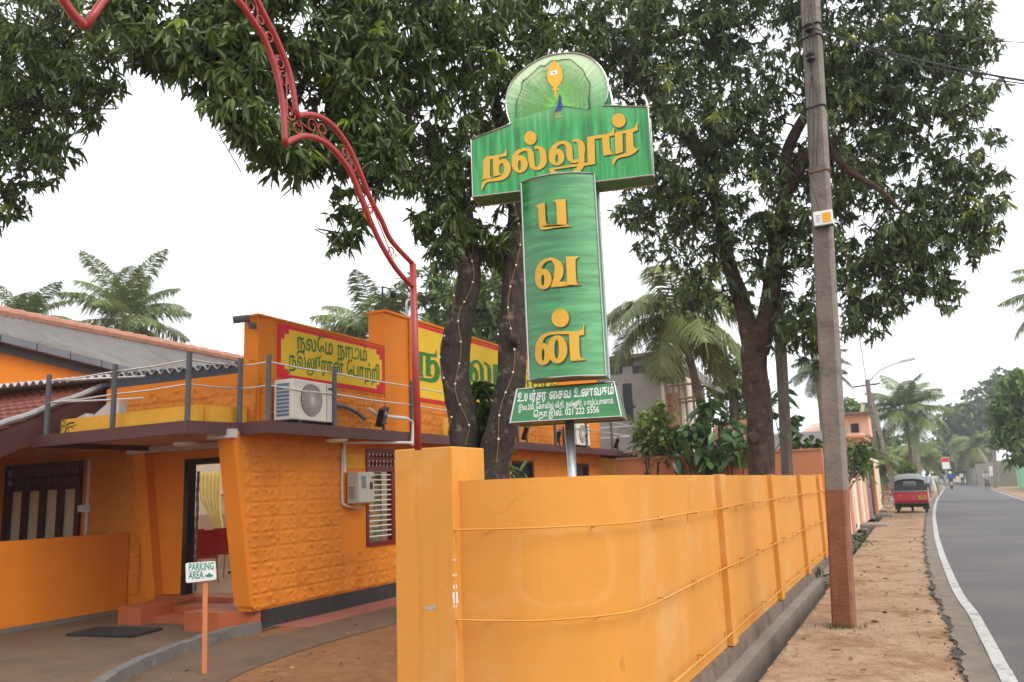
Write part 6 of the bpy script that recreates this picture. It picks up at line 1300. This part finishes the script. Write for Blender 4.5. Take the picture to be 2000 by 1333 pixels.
# shop fronts
t = thing('shop_house', (-2.6, 36, 0), 'peach and mauve shop front with a blue awning beyond the striped wall', 'shop')
b = MB(); b.box((-4.6, 33.3, 0), (-1.72, 35.6, 3.05)); b.build('wall', m_peach, t); b = MB(); b.box((-4.4, 35.62, 0), (-1.60, 38.2, 2.7)); b.build('side_wall', m_purple, t); b = MB(); b.box((-4.4, 38.22, 0), (-1.5, 38.9, 2.3)); b.build('pier', m_shoporange, t)
b = MB(); b.prism([(-4.8, 33.1, 3.05), (-1.5, 33.1, 3.05), (-1.5, 38.4, 3.05), (-4.8, 38.4, 3.05)], (0, 0, .09)); b.build('roof', m_shoporange, t)
b = MB(); b.prism([(-4.8, 26.5, 2.1), (-2.2, 26.5, 2.1), (-2.0, 33.0, 3.3), (-4.8, 33.0, 3.3)], (0, 0, .06)); b.build('lean_to_roof', m_asb, t)
b = MB(); a_ = np.linspace(0, pi/2, 8); V = []
for y in (35.4, 38.6):
    for q in a_: V.append((-1.65+1.1*math.sin(q), y, 2.05+.55*math.cos(q)))
b.add(V, [(i, i+1, 9+i, 8+i) for i in range(7)]); b.build('awning', m_awn, t)
b = MB(); b.box((-1.62, 36.0, 0.1), (-1.58, 37.6, 2.0)); b.build('shutter', m_dark, t)
t = thing('beige_wall', (-1.9, 42, 0), 'long beige roadside wall behind the tuk-tuk', 'wall'); b = MB(); b.box((-2.2, 39.2, 0), (-1.7, 50, 2.35)); b.build('wall_face', m_beige, t); b = MB(); b.box((-2.25, 39.2, 2.35), (-1.65, 50, 2.45)); b.build('coping', m_paleband, t)
# culvert slabs over the drain
for (y, l, lab) in ((29.6, 1.5, 'concrete slab bridging the drain before the striped wall ends'), (36.8, 2.4, 'concrete slab bridging the drain beside the bicycle')):
    b = MB(); b.bbox((-1.82, y, -.02), (-.95, y+l, .10), .02); tag(b.build('drain_slab', m_concrete), lab, 'slab', 'slabs over the drain')
# lamp pole and its leaning stay, farther poles
def pole(name, base, top, w_, label, mt=m_pole, group='poles down the road'):
    t = thing(name, base, label, 'pole', group); b = MB(); b.bar(base, top, w_, w_*.8); b.build('shaft', mt, t); return t
fp = thing('lamp_pole', FPOLE, 'concrete pole carrying a street lamp on a long arm over the road', 'street lamp')
b = MB(); b.bar(FPOLE, LT, .34, .28); b.build('shaft', m_pole, fp)
b = MB(); Q = [LT+(0, -.1, -.2), np.array(at_y(1722, 722, 55)), np.array(at_y(1762, 706, 55))]; b.tube(spline(Q, 6), .05, 6); b.build('arm', m_metal, fp)
p = np.array(at_y(1773, 704, 55)); b = MB(); b.obox(p, (.42, 0, .06), (0, .14, 0), (-.01, 0, .07)); b.build('lamp_head', m_metal, fp)
b = MB(); b.bar(LT+(-.9, -.1, -.4), LT+(.7, -.1, -.3), .09); b.build('crossarm', m_dark, fp)
s0 = np.array(at_z(1752, 985)); pole('stay_pole', np.array([s0[0]*54/s0[1], 54, 0]), np.array(at_y(1702, 775, 54.4)), .30, 'leaning stay pole propped against the lamp pole', group=None)
q0_ = np.array(at_y(1650, 880, 46)); pole('stay_pole', np.array([q0_[0]-.3, 46, .0]), np.array(at_y(1686, 790, 46)), .22, 'short pale post leaning right, just beyond the utility pole', m_palebuilding, None)
for x, yb, yt, Y, w_, lab in ((1781, 935, 845, 78, .42, 'pale slim pole behind the tuk-tuk roof'), (1792, 935, 838, 88, .5, 'brown pole right of the pale slim one behind the tuk-tuk'), (1941, 930, 822, 100, .45, 'pole on the right verge in front of the olive gate'), (1905, 930, 860, 152, .6, 'thin trunk-like pole left of the olive gate')):
    c = np.array(at_y(x+(928-yt)*.06*0, yb, Y)); c[2] = 0; pole('concrete_pole', c, np.array(at_y(x-1, yt, Y)), w_, lab)
# road sign
c = np.array(at_y(1847, 930, 90)); c[2] = 0; t = thing('road_sign', c, 'small red and white sign on a post where the road ends', 'sign'); tp = np.array(at_y(1847, 905, 90)); b = MB(); b.bar(c, tp, .12); b.build('post', m_metal, t); b = MB(); b.box(tp+(-.32, -.1, -.55), tp+(.32, -.06, .55)); bd = b.build('panel', m_white, t); b = MB(); b.box(tp+(-.3, -.104, .1), tp+(.3, -.1005, .5)); b.build('red_field', m_signred, bd)
# right verge: olive gate, white roof, mint wall, pier
def seg(x0, x1, yt0, yt1, Y0, Y1):
    A, B = np.array(at_y(x0, yt0, Y0)), np.array(at_y(x1, yt1, Y1)); return A, B
t = thing('olive_gate', (9.3, 108, 0), 'tall olive sheet metal gate on the right verge', 'gate')
A, B = seg(1904, 1948, 906, 904, 126, 109)
b = MB(); b.prism([(A[0], A[1], 0), (B[0], B[1], 0), (B[0]+.1, B[1]+.1, 0), (A[0]+.1, A[1]+.1, 0)], (0, 0, (A[2]+B[2])/2)); b.build('wing_wall', mat('olive_wall', (.23, .21, .165), .8, .08, 1.5, .1, 30), t)
A2, B2 = seg(1947, 1985, 901, 900, 109, 104); H2 = (A2[2]+B2[2])/2
b = MB(); n = 30
for i in range(n): p = A2+(B2-A2)*i/n; q = A2+(B2-A2)*(i+.8)/n; b.prism([(p[0], p[1], .05), (q[0], q[1], .05), (q[0]+.04, q[1]+.06, .05), (p[0]+.04, p[1]+.06, .05)], (0, 0, H2-.05))
b.prism([(A2[0], A2[1]+.05, .05), (B2[0], B2[1]+.05, .05), (B2[0]+.04, B2[1]+.1, .05), (A2[0]+.04, A2[1]+.1, .05)], (0, 0, H2)); b.build('gate_leaf', m_olive, t)
b = MB(); b.box((A2[0]-.9, A2[1]-.35, 1.2), (A2[0]-.3, A2[1]-.30, 2.3)); b.build('notice', m_white, t)
A, B = seg(1987, 2030, 912, 900, 96, 76); t = thing('mint_wall', A*[1, 1, 0], 'mint green wall at the right edge', 'wall'); b = MB(); b.prism([(A[0], A[1], 0), (B[0], B[1], 0), (B[0]+.3, B[1]+.2, 0), (A[0]+.3, A[1]+.2, 0)], (0, 0, A[2])); b.build('wall_face', m_mint, t)
b = MB(); b.box((A[0]-.12, A[1]-.15, 0), (A[0]+.25, A[1]+.25, A[2]+.15)); b.build('pier', mat('pale_mint', (.42, .62, .45), .8, .05, 3, 0), t)
P = [np.array(at_y(x, y, Y)) for x, y, Y in ((1942, 881, 122), (1968, 880, 130), (1983, 897, 128), (1944, 900, 118))]; t = thing('white_shed', P[3]*[1, 1, 0], 'shed with a white sheet roof behind the olive gate', 'building')
b = MB(); b.prism(P, (0, 0, .06)); b.build('roof', m_sheetwhite, t); b = MB(); b.box((P[3][0], P[3][1], 0), (P[2][0], P[2][1]+3, min(P[2][2], P[3][2])-.05)); b.build('wall', m_olive, t)
t = thing('roadside_wall', (8.2, 145, 0), 'low grey wall on the right verge before the olive gate', 'wall'); b = MB(); A, B = seg(1886, 1903, 917, 914, 160, 128); b.prism([(A[0], A[1], 0), (B[0], B[1], 0), (B[0]+.3, B[1]+.2, 0), (A[0]+.3, A[1]+.2, 0)], (0, 0, A[2])); b.build('wall_face', m_cement, t); b = MB(); b.box((A[0]-.2, A[1]-.3, 0), (A[0]+.3, A[1], A[2]+.2)); b.build('pier', m_paleband, t)
# overhead wires
for k, (dx, h) in enumerate(((-.30, 8.3), (-.1, 8.35), (.12, 8.3), (.0, 7.0))):
    wire(pole_at(h)+(dx, 0, 0), LT+(dx*2.4, 0, -.35 if k < 3 else -1.2), .5, .012 if k < 3 else .018, ('leftmost', 'second', 'third', 'lowest and thickest')[k]+' overhead wire from the utility pole along the road to the lamp pole')
wire(pole_at(6.93)+(0, -.17, 0), at_d(2060, 167, 7.0), .08, .010, 'thick twisted cable from the utility pole out past the right edge')
wire(pole_at(6.93)+(0, -.14, .02), at_d(2060, 170, 7.3), .13, .006, 'thin wire just beneath the thick twisted cable')
wire(pole_at(7.25)+(0, -.1, 0), at_d(2060, 85, 9), .12, .005, 'upper thin wire through the crown to the right edge')
wire(pole_at(7.0)+(0, -.1, 0), at_d(1830, -60, 9), .1, .006, 'wire rising from the utility pole out of the top of the picture')
wire(at_y(1765, 910, 78), at_d(2080, 790, 60), .6, .02, 'far thin wire crossing the sky over the road')
wire(LT+(.1, 0, -.3), at_d(2080, 740, 60), .8, .02, 'thin wire from the lamp pole across the sky')
wire(at_y(340, 100, 12), at_d(470, 335, 9), .05, .008, 'dark drop wire slanting through the gap of sky on the left')
wire(at_y(770, 545, 11.3), at_y(1040, 470, 9.6), .12, .008, 'thin wire from the parapet mast to the tree')

# ================================================================ VEHICLES AND PEOPLE
def tuktuk():
    c = np.array(at_z(1783, 1003)); y0 = c[1]; x0 = c[0]
    t = thing('tuk_tuk', c, 'red three-wheeled taxi with a black canvas hood parked on the verge', 'tuk-tuk')
    o = lambda x, y, z: (x0+x, y0+y, z)
    b = MB(); w0 = .66
    pr = [(-.02, .42), (-.06, .55), (-.02, .86), (.0, .92)]
    b.prism([o(-w0, dy, z) for dy, z in pr]+[o(-w0, 1.5, .92), o(-w0, 1.6, .42)], (2*w0, 0, 0)); b.hexa([o(-w0, 1.6, .40), o(w0, 1.6, .40), o(.42, 2.45, .42), o(-.42, 2.45, .42), o(-w0, 1.6, .52), o(w0, 1.6, .52), o(.36, 2.35, 1.0), o(-.36, 2.35, 1.0)]); bd = b.build('body', m_tukred, t)
    b = MB(); b.bbox(o(-w0-.01, -.05, .915), o(w0+.01, .05, .945), .01); b.build('trim_strip', m_metal, bd)
    b = MB(); b.bbox(o(-w0, -.10, .37), o(w0, .05, .44), .02); b.build('bumper', m_dark, t)
    b = MB(); b.hexa([o(-.62, .0, .94), o(.62, .0, .94), o(.62, .06, .94), o(-.62, .06, .94), o(-.58, .12, 1.48), o(.58, .12, 1.48), o(.58, .18, 1.48), o(-.58, .18, 1.48)])
    b.hexa([o(-.62, .05, .94), o(-.60, .05, .94), o(-.60, .75, .94), o(-.62, .75, .94), o(-.58, .16, 1.48), o(-.56, .16, 1.48), o(-.56, .75, 1.48), o(-.58, .75, 1.48)]); b.hexa([o(.60, .05, .94), o(.62, .05, .94), o(.62, .75, .94), o(.60, .75, .94), o(.56, .16, 1.48), o(.58, .16, 1.48), o(.58, .75, 1.48), o(.56, .75, 1.48)])
    hd = b.build('hood', m_canvas, t)
    b = MB(); b.bbox(o(-.24, -.0+.045, 1.14), o(.24, .10, 1.36), .02); f = b.build('rear_window', m_canvasgrey, hd); b = MB(); b.bbox(o(-.2, .035, 1.17), o(.2, .09, 1.29), .01); b.build('pane', m_glass, f)
    b = MB(); V = []; n = 12
    for y, zz, ww in ((.02, 1.46, .60), (.16, 1.60, .57), (.6, 1.68, .58), (1.5, 1.68, .56), (2.1, 1.56, .5)):
        for i in range(n+1): s_ = -1+2*i/n; V.append(o(ww*s_, y, zz-.10*abs(s_)**3))
        
    b.add(V, [(r*(n+1)+i, r*(n+1)+i+1, (r+1)*(n+1)+i+1, (r+1)*(n+1)+i) for r in range(4) for i in range(n)]); b.build('roof', m_canvasgrey, t, smooth=True)
    b = MB()
    for sx in (-1, 1): b.bar(o(sx*.56, .75, .92), o(sx*.55, .75, 1.6), .03); b.bar(o(sx*.42, 2.3, .95), o(sx*.48, 2.05, 1.58), .03)
    b.build('hood_frame', m_dark, t)
    for sx in (-.45, .45):
        b = MB(); b.lathe(o(sx, -.055, .75), [(.055, 0), (.06, .0), (.05, .03)], 12, (0, -1, 0)); b.build('tail_light', m_amber, t)
    b = MB(); b.box(o(.30, -.085, .60), o(.58, -.07, .74)); p = b.build('number_plate', m_plate, t)
    b = MB(); [b.box(o(.33+k*.035, -.0875, .63), o(.352+k*.035, -.0855, .71)) for k in range(7)]; b.build('plate_text', m_dark, p)
    for x, y in ((-.55, .35), (.55, .35), (0, 2.3)):
        b = MB(); b.torus(o(x, y, .21), .16, .052, (1, 0, 0), 20, 8); wh = b.build('wheel', m_rubber, t); b = MB(); b.lathe(o(x-.04, y, .21), [(.11, 0), (.11, .08)], 14, (1, 0, 0)); b.build('rim', m_metal, wh)
    b = MB(); b.hexa([o(-.5, .1, .25), o(.5, .1, .25), o(.5, 1.8, .25), o(-.5, 1.8, .25), o(-.58, .05, .42), o(.58, .05, .42), o(.58, 1.8, .42), o(-.58, 1.8, .42)]); b.build('underbody', m_dark, t)
    for sx in (-.55, .55): b = MB(); b.box(o(sx-.12, .02, .16), o(sx+.12, .03, .40)); b.build('mudflap', m_rubber, t)
    b = MB(); b.bbox(o(-.55, .5, .85), o(.55, .95, 1.0), .03); b.build('seat', m_dark, t)
tuktuk()
def bicycle(c, rz, label, name='bicycle', group=None):
    t = thing(name, c, label, 'bicycle', group); c = np.asarray(c, float); ca, sa = math.cos(rz), math.sin(rz)
    o = lambda x, y, z: c+np.array([x*ca-y*sa, x*sa+y*ca, z]); ax = (-sa, ca, 0)
    for x in (0, 1.06):
        b = MB(); b.torus(o(x, 0, .345), .325, .018, ax, 28, 6); wh = b.build('wheel', m_rubber, t); b = MB()
        for k in range(12): a = pi*k/6; b.bar(o(x, 0, .345), o(x+.32*math.cos(a), 0, .345+.32*math.sin(a)), .004)
        b.build('spokes', m_metal, wh)
    b = MB(); L = [((0, 0, .345), (.36, 0, .33)), ((.36, 0, .33), (.24, 0, .86)), ((.24, 0, .80), (.84, 0, .84)), ((.36, 0, .33), (.86, 0, .78)), ((0, 0, .345), (.26, 0, .78)), ((.82, 0, .95), (.90, 0, .72)), ((.90, 0, .72), (1.06, 0, .345))]
    for p, q in L: b.tube([o(*p), o(*q)], .016, 6)
    b.build('frame', m_dark, t); b = MB(); b.tube([o(.72, -.27, .98), o(.82, -.1, 1.02), o(.82, .1, 1.02), o(.72, .27, .98)], .013, 6); b.build('handlebar', m_metal, t)
    b = MB(); b.obox(o(.2, 0, .90), (.13*ca, .13*sa, 0), (-.07*sa, .07*ca, 0), (0, 0, .025)); b.build('saddle', m_dark, t)
    b = MB(); b.obox(o(-.15, 0, .74), (.2*ca, .2*sa, 0), (-.08*sa, .08*ca, 0), (0, 0, .012)); b.build('carrier', m_dark, t); return t
bc = np.array(at_z(1737, 998)); bicycle(np.array([bc[0], bc[1], .1]), rad(28), 'black bicycle leaning by the wall left of the tuk-tuk')
def person(c, rz, label, top, bottom, pose='stand', hat=None, scale=1.0, dy=0, arms=0, group='people on the road'):
    """one continuous skinned body; clothing by region; -Y is the figure's front before rz"""
    c = np.asarray(c, float); ca, sa = math.cos(rz), math.sin(rz)
    t = thing('person', c, label, 'person', group)
    sw = .16 if pose == 'walk' else 0
    if pose in ('stand', 'walk'):
        J = {'pel': (0, 0, .92, .125), 'wai': (0, 0, 1.08, .115), 'che': (0, 0, 1.28, .135), 'sho': (0, 0, 1.42, .085), 'nec': (0, -.01, 1.49, .05), 'hed': (0, -.03, 1.60, .088), 'top': (0, -.02, 1.69, .07)}
        for s_, n in ((-1, 'l'), (1, 'r')):
            f = sw*s_
            J.update({'hip'+n: (.09*s_, 0, .86, .085), 'kne'+n: (.10*s_, -.03-f*.9, .48, .058), 'ank'+n: (.10*s_, f*-1.1+.02+.06*(f < 0), .09, .04), 'toe'+n: (.11*s_, -f*1.1-.14, .04, .032),
                      'shl'+n: (.19*s_, 0, 1.40, .055), 'elb'+n: (.235*s_, .03+f*.7, 1.13, .042), 'wri'+n: (.225*s_, -.05+f, .89, .03), 'han'+n: (.22*s_, -.09+f, .80, .032)})
    else:                                               # riding: seated, arms forward
        J = {'pel': (0, .05, .92, .125), 'wai': (0, .0, 1.06, .115), 'che': (0, -.06, 1.24, .135), 'sho': (0, -.10, 1.38, .085), 'nec': (0, -.13, 1.45, .05), 'hed': (0, -.16, 1.56, .088), 'top': (0, -.15, 1.65, .07)}
        for s_, n in ((-1, 'l'), (1, 'r')):
            ky, kz, fy, fz = (-.28, .72, -.12, .30) if n == 'l' or pose == 'moto' else (-.22, .58, -.10, .20)
            J.update({'hip'+n: (.09*s_, .02, .88, .088), 'kne'+n: (.14*s_, ky, kz, .06), 'ank'+n: (.13*s_, fy, fz, .04), 'toe'+n: (.13*s_, fy-.15, fz-.05, .032),
                      'shl'+n: (.19*s_, -.1, 1.36, .055), 'elb'+n: (.25*s_, -.28, 1.14, .042), 'wri'+n: (.24*s_, -.48, 1.02, .03), 'han'+n: (.24*s_, -.55, 1.03, .032)})
    E = [('pel', 'wai'), ('wai', 'che'), ('che', 'sho'), ('sho', 'nec'), ('nec', 'hed'), ('hed', 'top')]
    for n in 'lr': E += [('pel', 'hip'+n), ('hip'+n, 'kne'+n), ('kne'+n, 'ank'+n), ('ank'+n, 'toe'+n), ('sho', 'shl'+n), ('shl'+n, 'elb'+n), ('elb'+n, 'wri'+n), ('wri'+n, 'han'+n)]
    ks = list(J); me = bpy.data.meshes.new('body'); me.from_pydata([J[k][:3] for k in ks], [(ks.index(a), ks.index(d)) for a, d in E], [])
    o = bpy.data.objects.new('body', me); COL.objects.link(o); md = o.modifiers.new('skin', 'SKIN'); md.use_smooth_shade = True; o.modifiers.new('sub', 'SUBSURF').levels = 1
    for i, k in enumerate(ks): sv = me.skin_vertices[0].data[i]; sv.radius = (J[k][3]*1.05, J[k][3]*(.85 if k in ('wai', 'che', 'pel', 'sho') else 1)); sv.use_root = (k == 'pel')
    bpy.context.view_layer.update(); ev = o.evaluated_get(bpy.context.evaluated_depsgraph_get()); m2 = bpy.data.meshes.new_from_object(ev); bpy.data.objects.remove(o)
    jp = np.array([J[k][:3] for k in ks]); kind = {}
    for k in ks: kind[k] = 0 if k[:3] in ('nec', 'hed', 'wri', 'han') else 3 if k == 'top' else 1 if k[:3] in ('wai', 'che', 'sho', 'shl', 'elb') else 4 if k[:3] in ('toe',) else 2
    if bottom is m_sarong: pass
    for q in (m_skin, top, bottom, m_hair, m_dark): m2.materials.append(q)
    mids = [(jp[ks.index(a)], jp[ks.index(d)], a, d) for a, d in E]
    for p in m2.polygons:
        v = np.array(p.center); k = ks[int(np.argmin(((jp-v)**2).sum(1)))]; kk = kind[k]
        if k == 'hed' and (v[1] > J['hed'][1]+.02 or v[2] > J['hed'][2]+.05): kk = 3
        if k[:3] == 'elb' and v[2] < J[k][2]-.02 and pose in ('stand', 'walk'): kk = 0
        p.material_index = kk
    R2 = Matrix.Rotation(rz, 4, 'Z'); m2.transform(R2); body = bpy.data.objects.new('body', m2); COL.objects.link(body); body.parent = t; body.location = (0, 0, dy)
    h = np.array([J['hed'][0]*ca-J['hed'][1]*sa, J['hed'][0]*sa+J['hed'][1]*ca, J['hed'][2]+dy])+c
    if hat == 'helmet': b = MB(); b.ball(h+(0, 0, .05), (.135, .15, .14), 12); b.build('helmet', m_white, t, smooth=True)
    if hat == 'straw': b = MB(); b.lathe(h+(0, 0, .08), [(.19, 0), (.11, .02), (.10, .09), (.05, .12)], 16); b.build('hat', m_straw, t)
    if bottom is m_sarong: b = MB(); b.lathe(c+(0, 0, .22), [(.22, 0), (.21, .3), (.17, .7), (.15, .78)], 16); b.build('sarong', m_sarong, t, smooth=True)
    t.scale = (scale,)*3; return t
def gp(x, y): p = np.array(at_z(x, y)); p[2] = 0.04; return p
person(gp(1815, 974), pi, 'man in grey-blue shirt and dark trousers walking beside the tuk-tuk', m_shirtb, m_trou, 'walk')
person(gp(1825, 971), pi, 'person in straw hat, white shirt and pale wrap walking along the white line', m_shirtw, m_sarong, 'walk', 'straw')
person(gp(1831, 970), pi, 'person in pale shirt and grey trousers, partly behind the one with the straw hat', m_shirtg, m_trougrey, 'walk')
person(gp(1881, 949), pi, 'distant person in white shirt walking on the right verge', m_shirtw, m_trou, 'walk', scale=1.05)
cy = gp(1927, 958); bicycle(cy+np.array([.0, -.1, 0]), rad(-80), 'far bicycle ridden on the right side of the road', 'ridden_bicycle'); person(cy+np.array([.05, -.35, 0]), .18, 'cyclist in pale grey shirt riding towards the camera on the right', m_shirtg, m_trougrey, 'bike', scale=1.05)
def moto(c, label, pl=True, grp='motorbikes on the road'):
    t = thing('motorbike', c, label, 'motorbike', grp); o = lambda x, y, z: np.asarray(c)+(x, y, z)
    for y in (.05, 1.25): b = MB(); b.torus(o(0, y, .28), .23, .055, (1, 0, 0), 20, 8); b.build('wheel', m_rubber, t)
    b = MB(); b.bbox(o(-.16, -.1, .55), o(.16, .75, .80), .06); b.bbox(o(-.20, .55, .30), o(.20, 1.1, .62), .06); b.build('body', m_canvas, t)
    b = MB(); b.bbox(o(-.14, -.05, .78), o(.14, .7, .86), .03); b.build('seat', m_dark, t)
    b = MB(); b.tube([o(-.34, .9, 1.02), o(0, 1.0, .98), o(.34, .9, 1.02)], .018, 6); b.bar(o(0, 1.0, .98), o(0, 1.22, .3), .06); b.build('handlebar', m_dark, t)
    b = MB(); b.bbox(o(-.12, -.14, .60), o(.12, -.08, .72), .02); b.build('tail_light', m_white, t)
    if pl: b = MB(); b.box(o(-.13, -.14, .40), o(.13, -.13, .55)); b.build('number_plate', m_plate, t)
    for s_ in (-1, 1): b = MB(); b.ball(o(s_*.36, .95, 1.16), (.07, .02, .05), 8); b.build('mirror', m_metal, t)
mc = gp(1860, 957); moto(mc, 'motorbike with a yellow plate riding away down the middle of the road'); person(mc+np.array([0, .35, 0]), pi, 'motorbike rider in blue shirt and white helmet', m_shirtblue, m_trou, 'moto', 'helmet', dy=.0, scale=1.05)
m3 = gp(1845, 943); moto(m3, 'dark distant motorbike ahead of the blue rider', False); person(m3+np.array([0, .35, 0]), pi, 'distant rider in dark clothes ahead of the blue rider', m_trougrey, m_trou, 'moto', scale=1.1)
def van(x, y, label):
    c = gp(x, y); t = thing('dark_van', c, label, 'van'); o = lambda a, d, z: c+np.array((a, d, z))
    b = MB(); b.bbox(o(-.85, 0, .35), o(.85, 4.2, 1.1), .1); b.hexa([o(-.82, .1, 1.08), o(.82, .1, 1.08), o(.82, 3.6, 1.08), o(-.82, 3.6, 1.08), o(-.7, .35, 1.75), o(.7, .35, 1.75), o(.7, 2.9, 1.75), o(-.7, 2.9, 1.75)]); bd = b.build('body', m_carpaint, t)
    b = MB(); b.hexa([o(-.68, .085, 1.15), o(.68, .085, 1.15), o(.68, .13, 1.15), o(-.68, .13, 1.15), o(-.6, .29, 1.65), o(.6, .29, 1.65), o(.6, .34, 1.65), o(-.6, .34, 1.65)]); b.build('windscreen', m_glass, t)
    for s_ in (-.65, .65): b = MB(); b.bbox(o(s_-.12, -.02, .7), o(s_+.12, .03, .88), .02); b.build('headlight', m_white, t)
    for s_ in (-.75, .75):
        for yy_ in (.7, 3.3): b = MB(); b.torus(o(s_, yy_, .33), .24, .09, (1, 0, 0), 16, 8); b.build('wheel', m_rubber, t)
van(1838, 940, 'dark van far down the road beneath the trees')

# ================================================================ SMALL STUFF ON THE GROUND
rg = np.random.default_rng(5); n = 150
bx = rg.uniform(-1.2, .15, n); by = 5.5+rg.gamma(2.0, 6.0, n); P = np.stack([bx, by, np.full(n, .045)], -1); dr = rg.normal(size=(n, 3))*np.array([1, 1, .12])
V, q = leaf_arrays(P, dr, rg.uniform(.03, .11, n), rg.uniform(.012, .035, n), fold=.3); o = np_mesh('leaf_litter', V, q, m_litter, None, np.repeat(rg.random(n)*.96, 2)); o['kind'] = 'stuff'
n = 160; P = np.stack([rg.uniform(-7, -3.4, n), rg.uniform(4, 9, n), np.full(n, .016)], -1); V, q = leaf_arrays(P, rg.normal(size=(n, 3))*np.array([1, 1, .1]), rg.uniform(.02, .07, n), rg.uniform(.01, .025, n), fold=.3); o = np_mesh('yard_litter', V, q, m_litter, None, np.repeat(rg.random(n)*.96, 2)); o['kind'] = 'stuff'
b = MB(); rs = random.Random(4)
for k in range(260):
    x, y = rs.uniform(-1.2, .15), 5.5+rs.expovariate(1/9); r_ = rs.uniform(.004, .012); b.ball((x, y, .024), (r_, r_*rs.uniform(.7, 1.2), r_*.7), 5)
o = b.build('pebbles', mat('pebble', (.33, .23, .16), .9, .3, 9, 0)); o['kind'] = 'stuff'
b = MB(); rs = random.Random(6)
for k in range(120):
    y = 5.5+rs.expovariate(1/7); x = float(Lx(y))-.05+rs.gauss(0, .03); r_ = rs.uniform(.003, .011); b.ball((x, y, .038), (r_, r_, r_*.8), 4)
o = b.build('asphalt_crumbs', m_broken); o['kind'] = 'stuff'
n = 110; c0 = np.array([-.88, 9.86, .02]); P = c0+np.stack([rg.normal(size=n)*.13-.04*rg.random(n), rg.normal(size=n)*.04-.06, np.zeros(n)], -1); V, q = leaf_arrays(P, rg.normal(size=(n, 3))*.5+np.array([0, 0, 1.0]), rg.uniform(.03, .09, n), rg.uniform(.004, .009, n)); o = np_mesh('grass_tuft', V, q, m_grass, None, np.repeat(rg.random(n)*.9, 2)); o['kind'] = 'stuff'

# ================================================================ THIN HAZE OVER THE WHOLE PLACE
b = MB(); b.box((-160, -50, -1.8), (160, 460, 24)); hz = b.build('haze', mat('haze_air', (1, 1, 1), 1, 0)); hz['kind'] = 'stuff'
M = MATS['haze_air']; t_ = M.node_tree; t_.nodes.clear(); o_ = t_.nodes.new('ShaderNodeOutputMaterial'); v_ = t_.nodes.new('ShaderNodeVolumePrincipled')
v_.inputs['Color'].default_value = (.92, .95, 1, 1); v_.inputs['Density'].default_value = .0009; v_.inputs['Anisotropy'].default_value = .3; t_.links.new(v_.outputs[0], o_.inputs['Volume'])
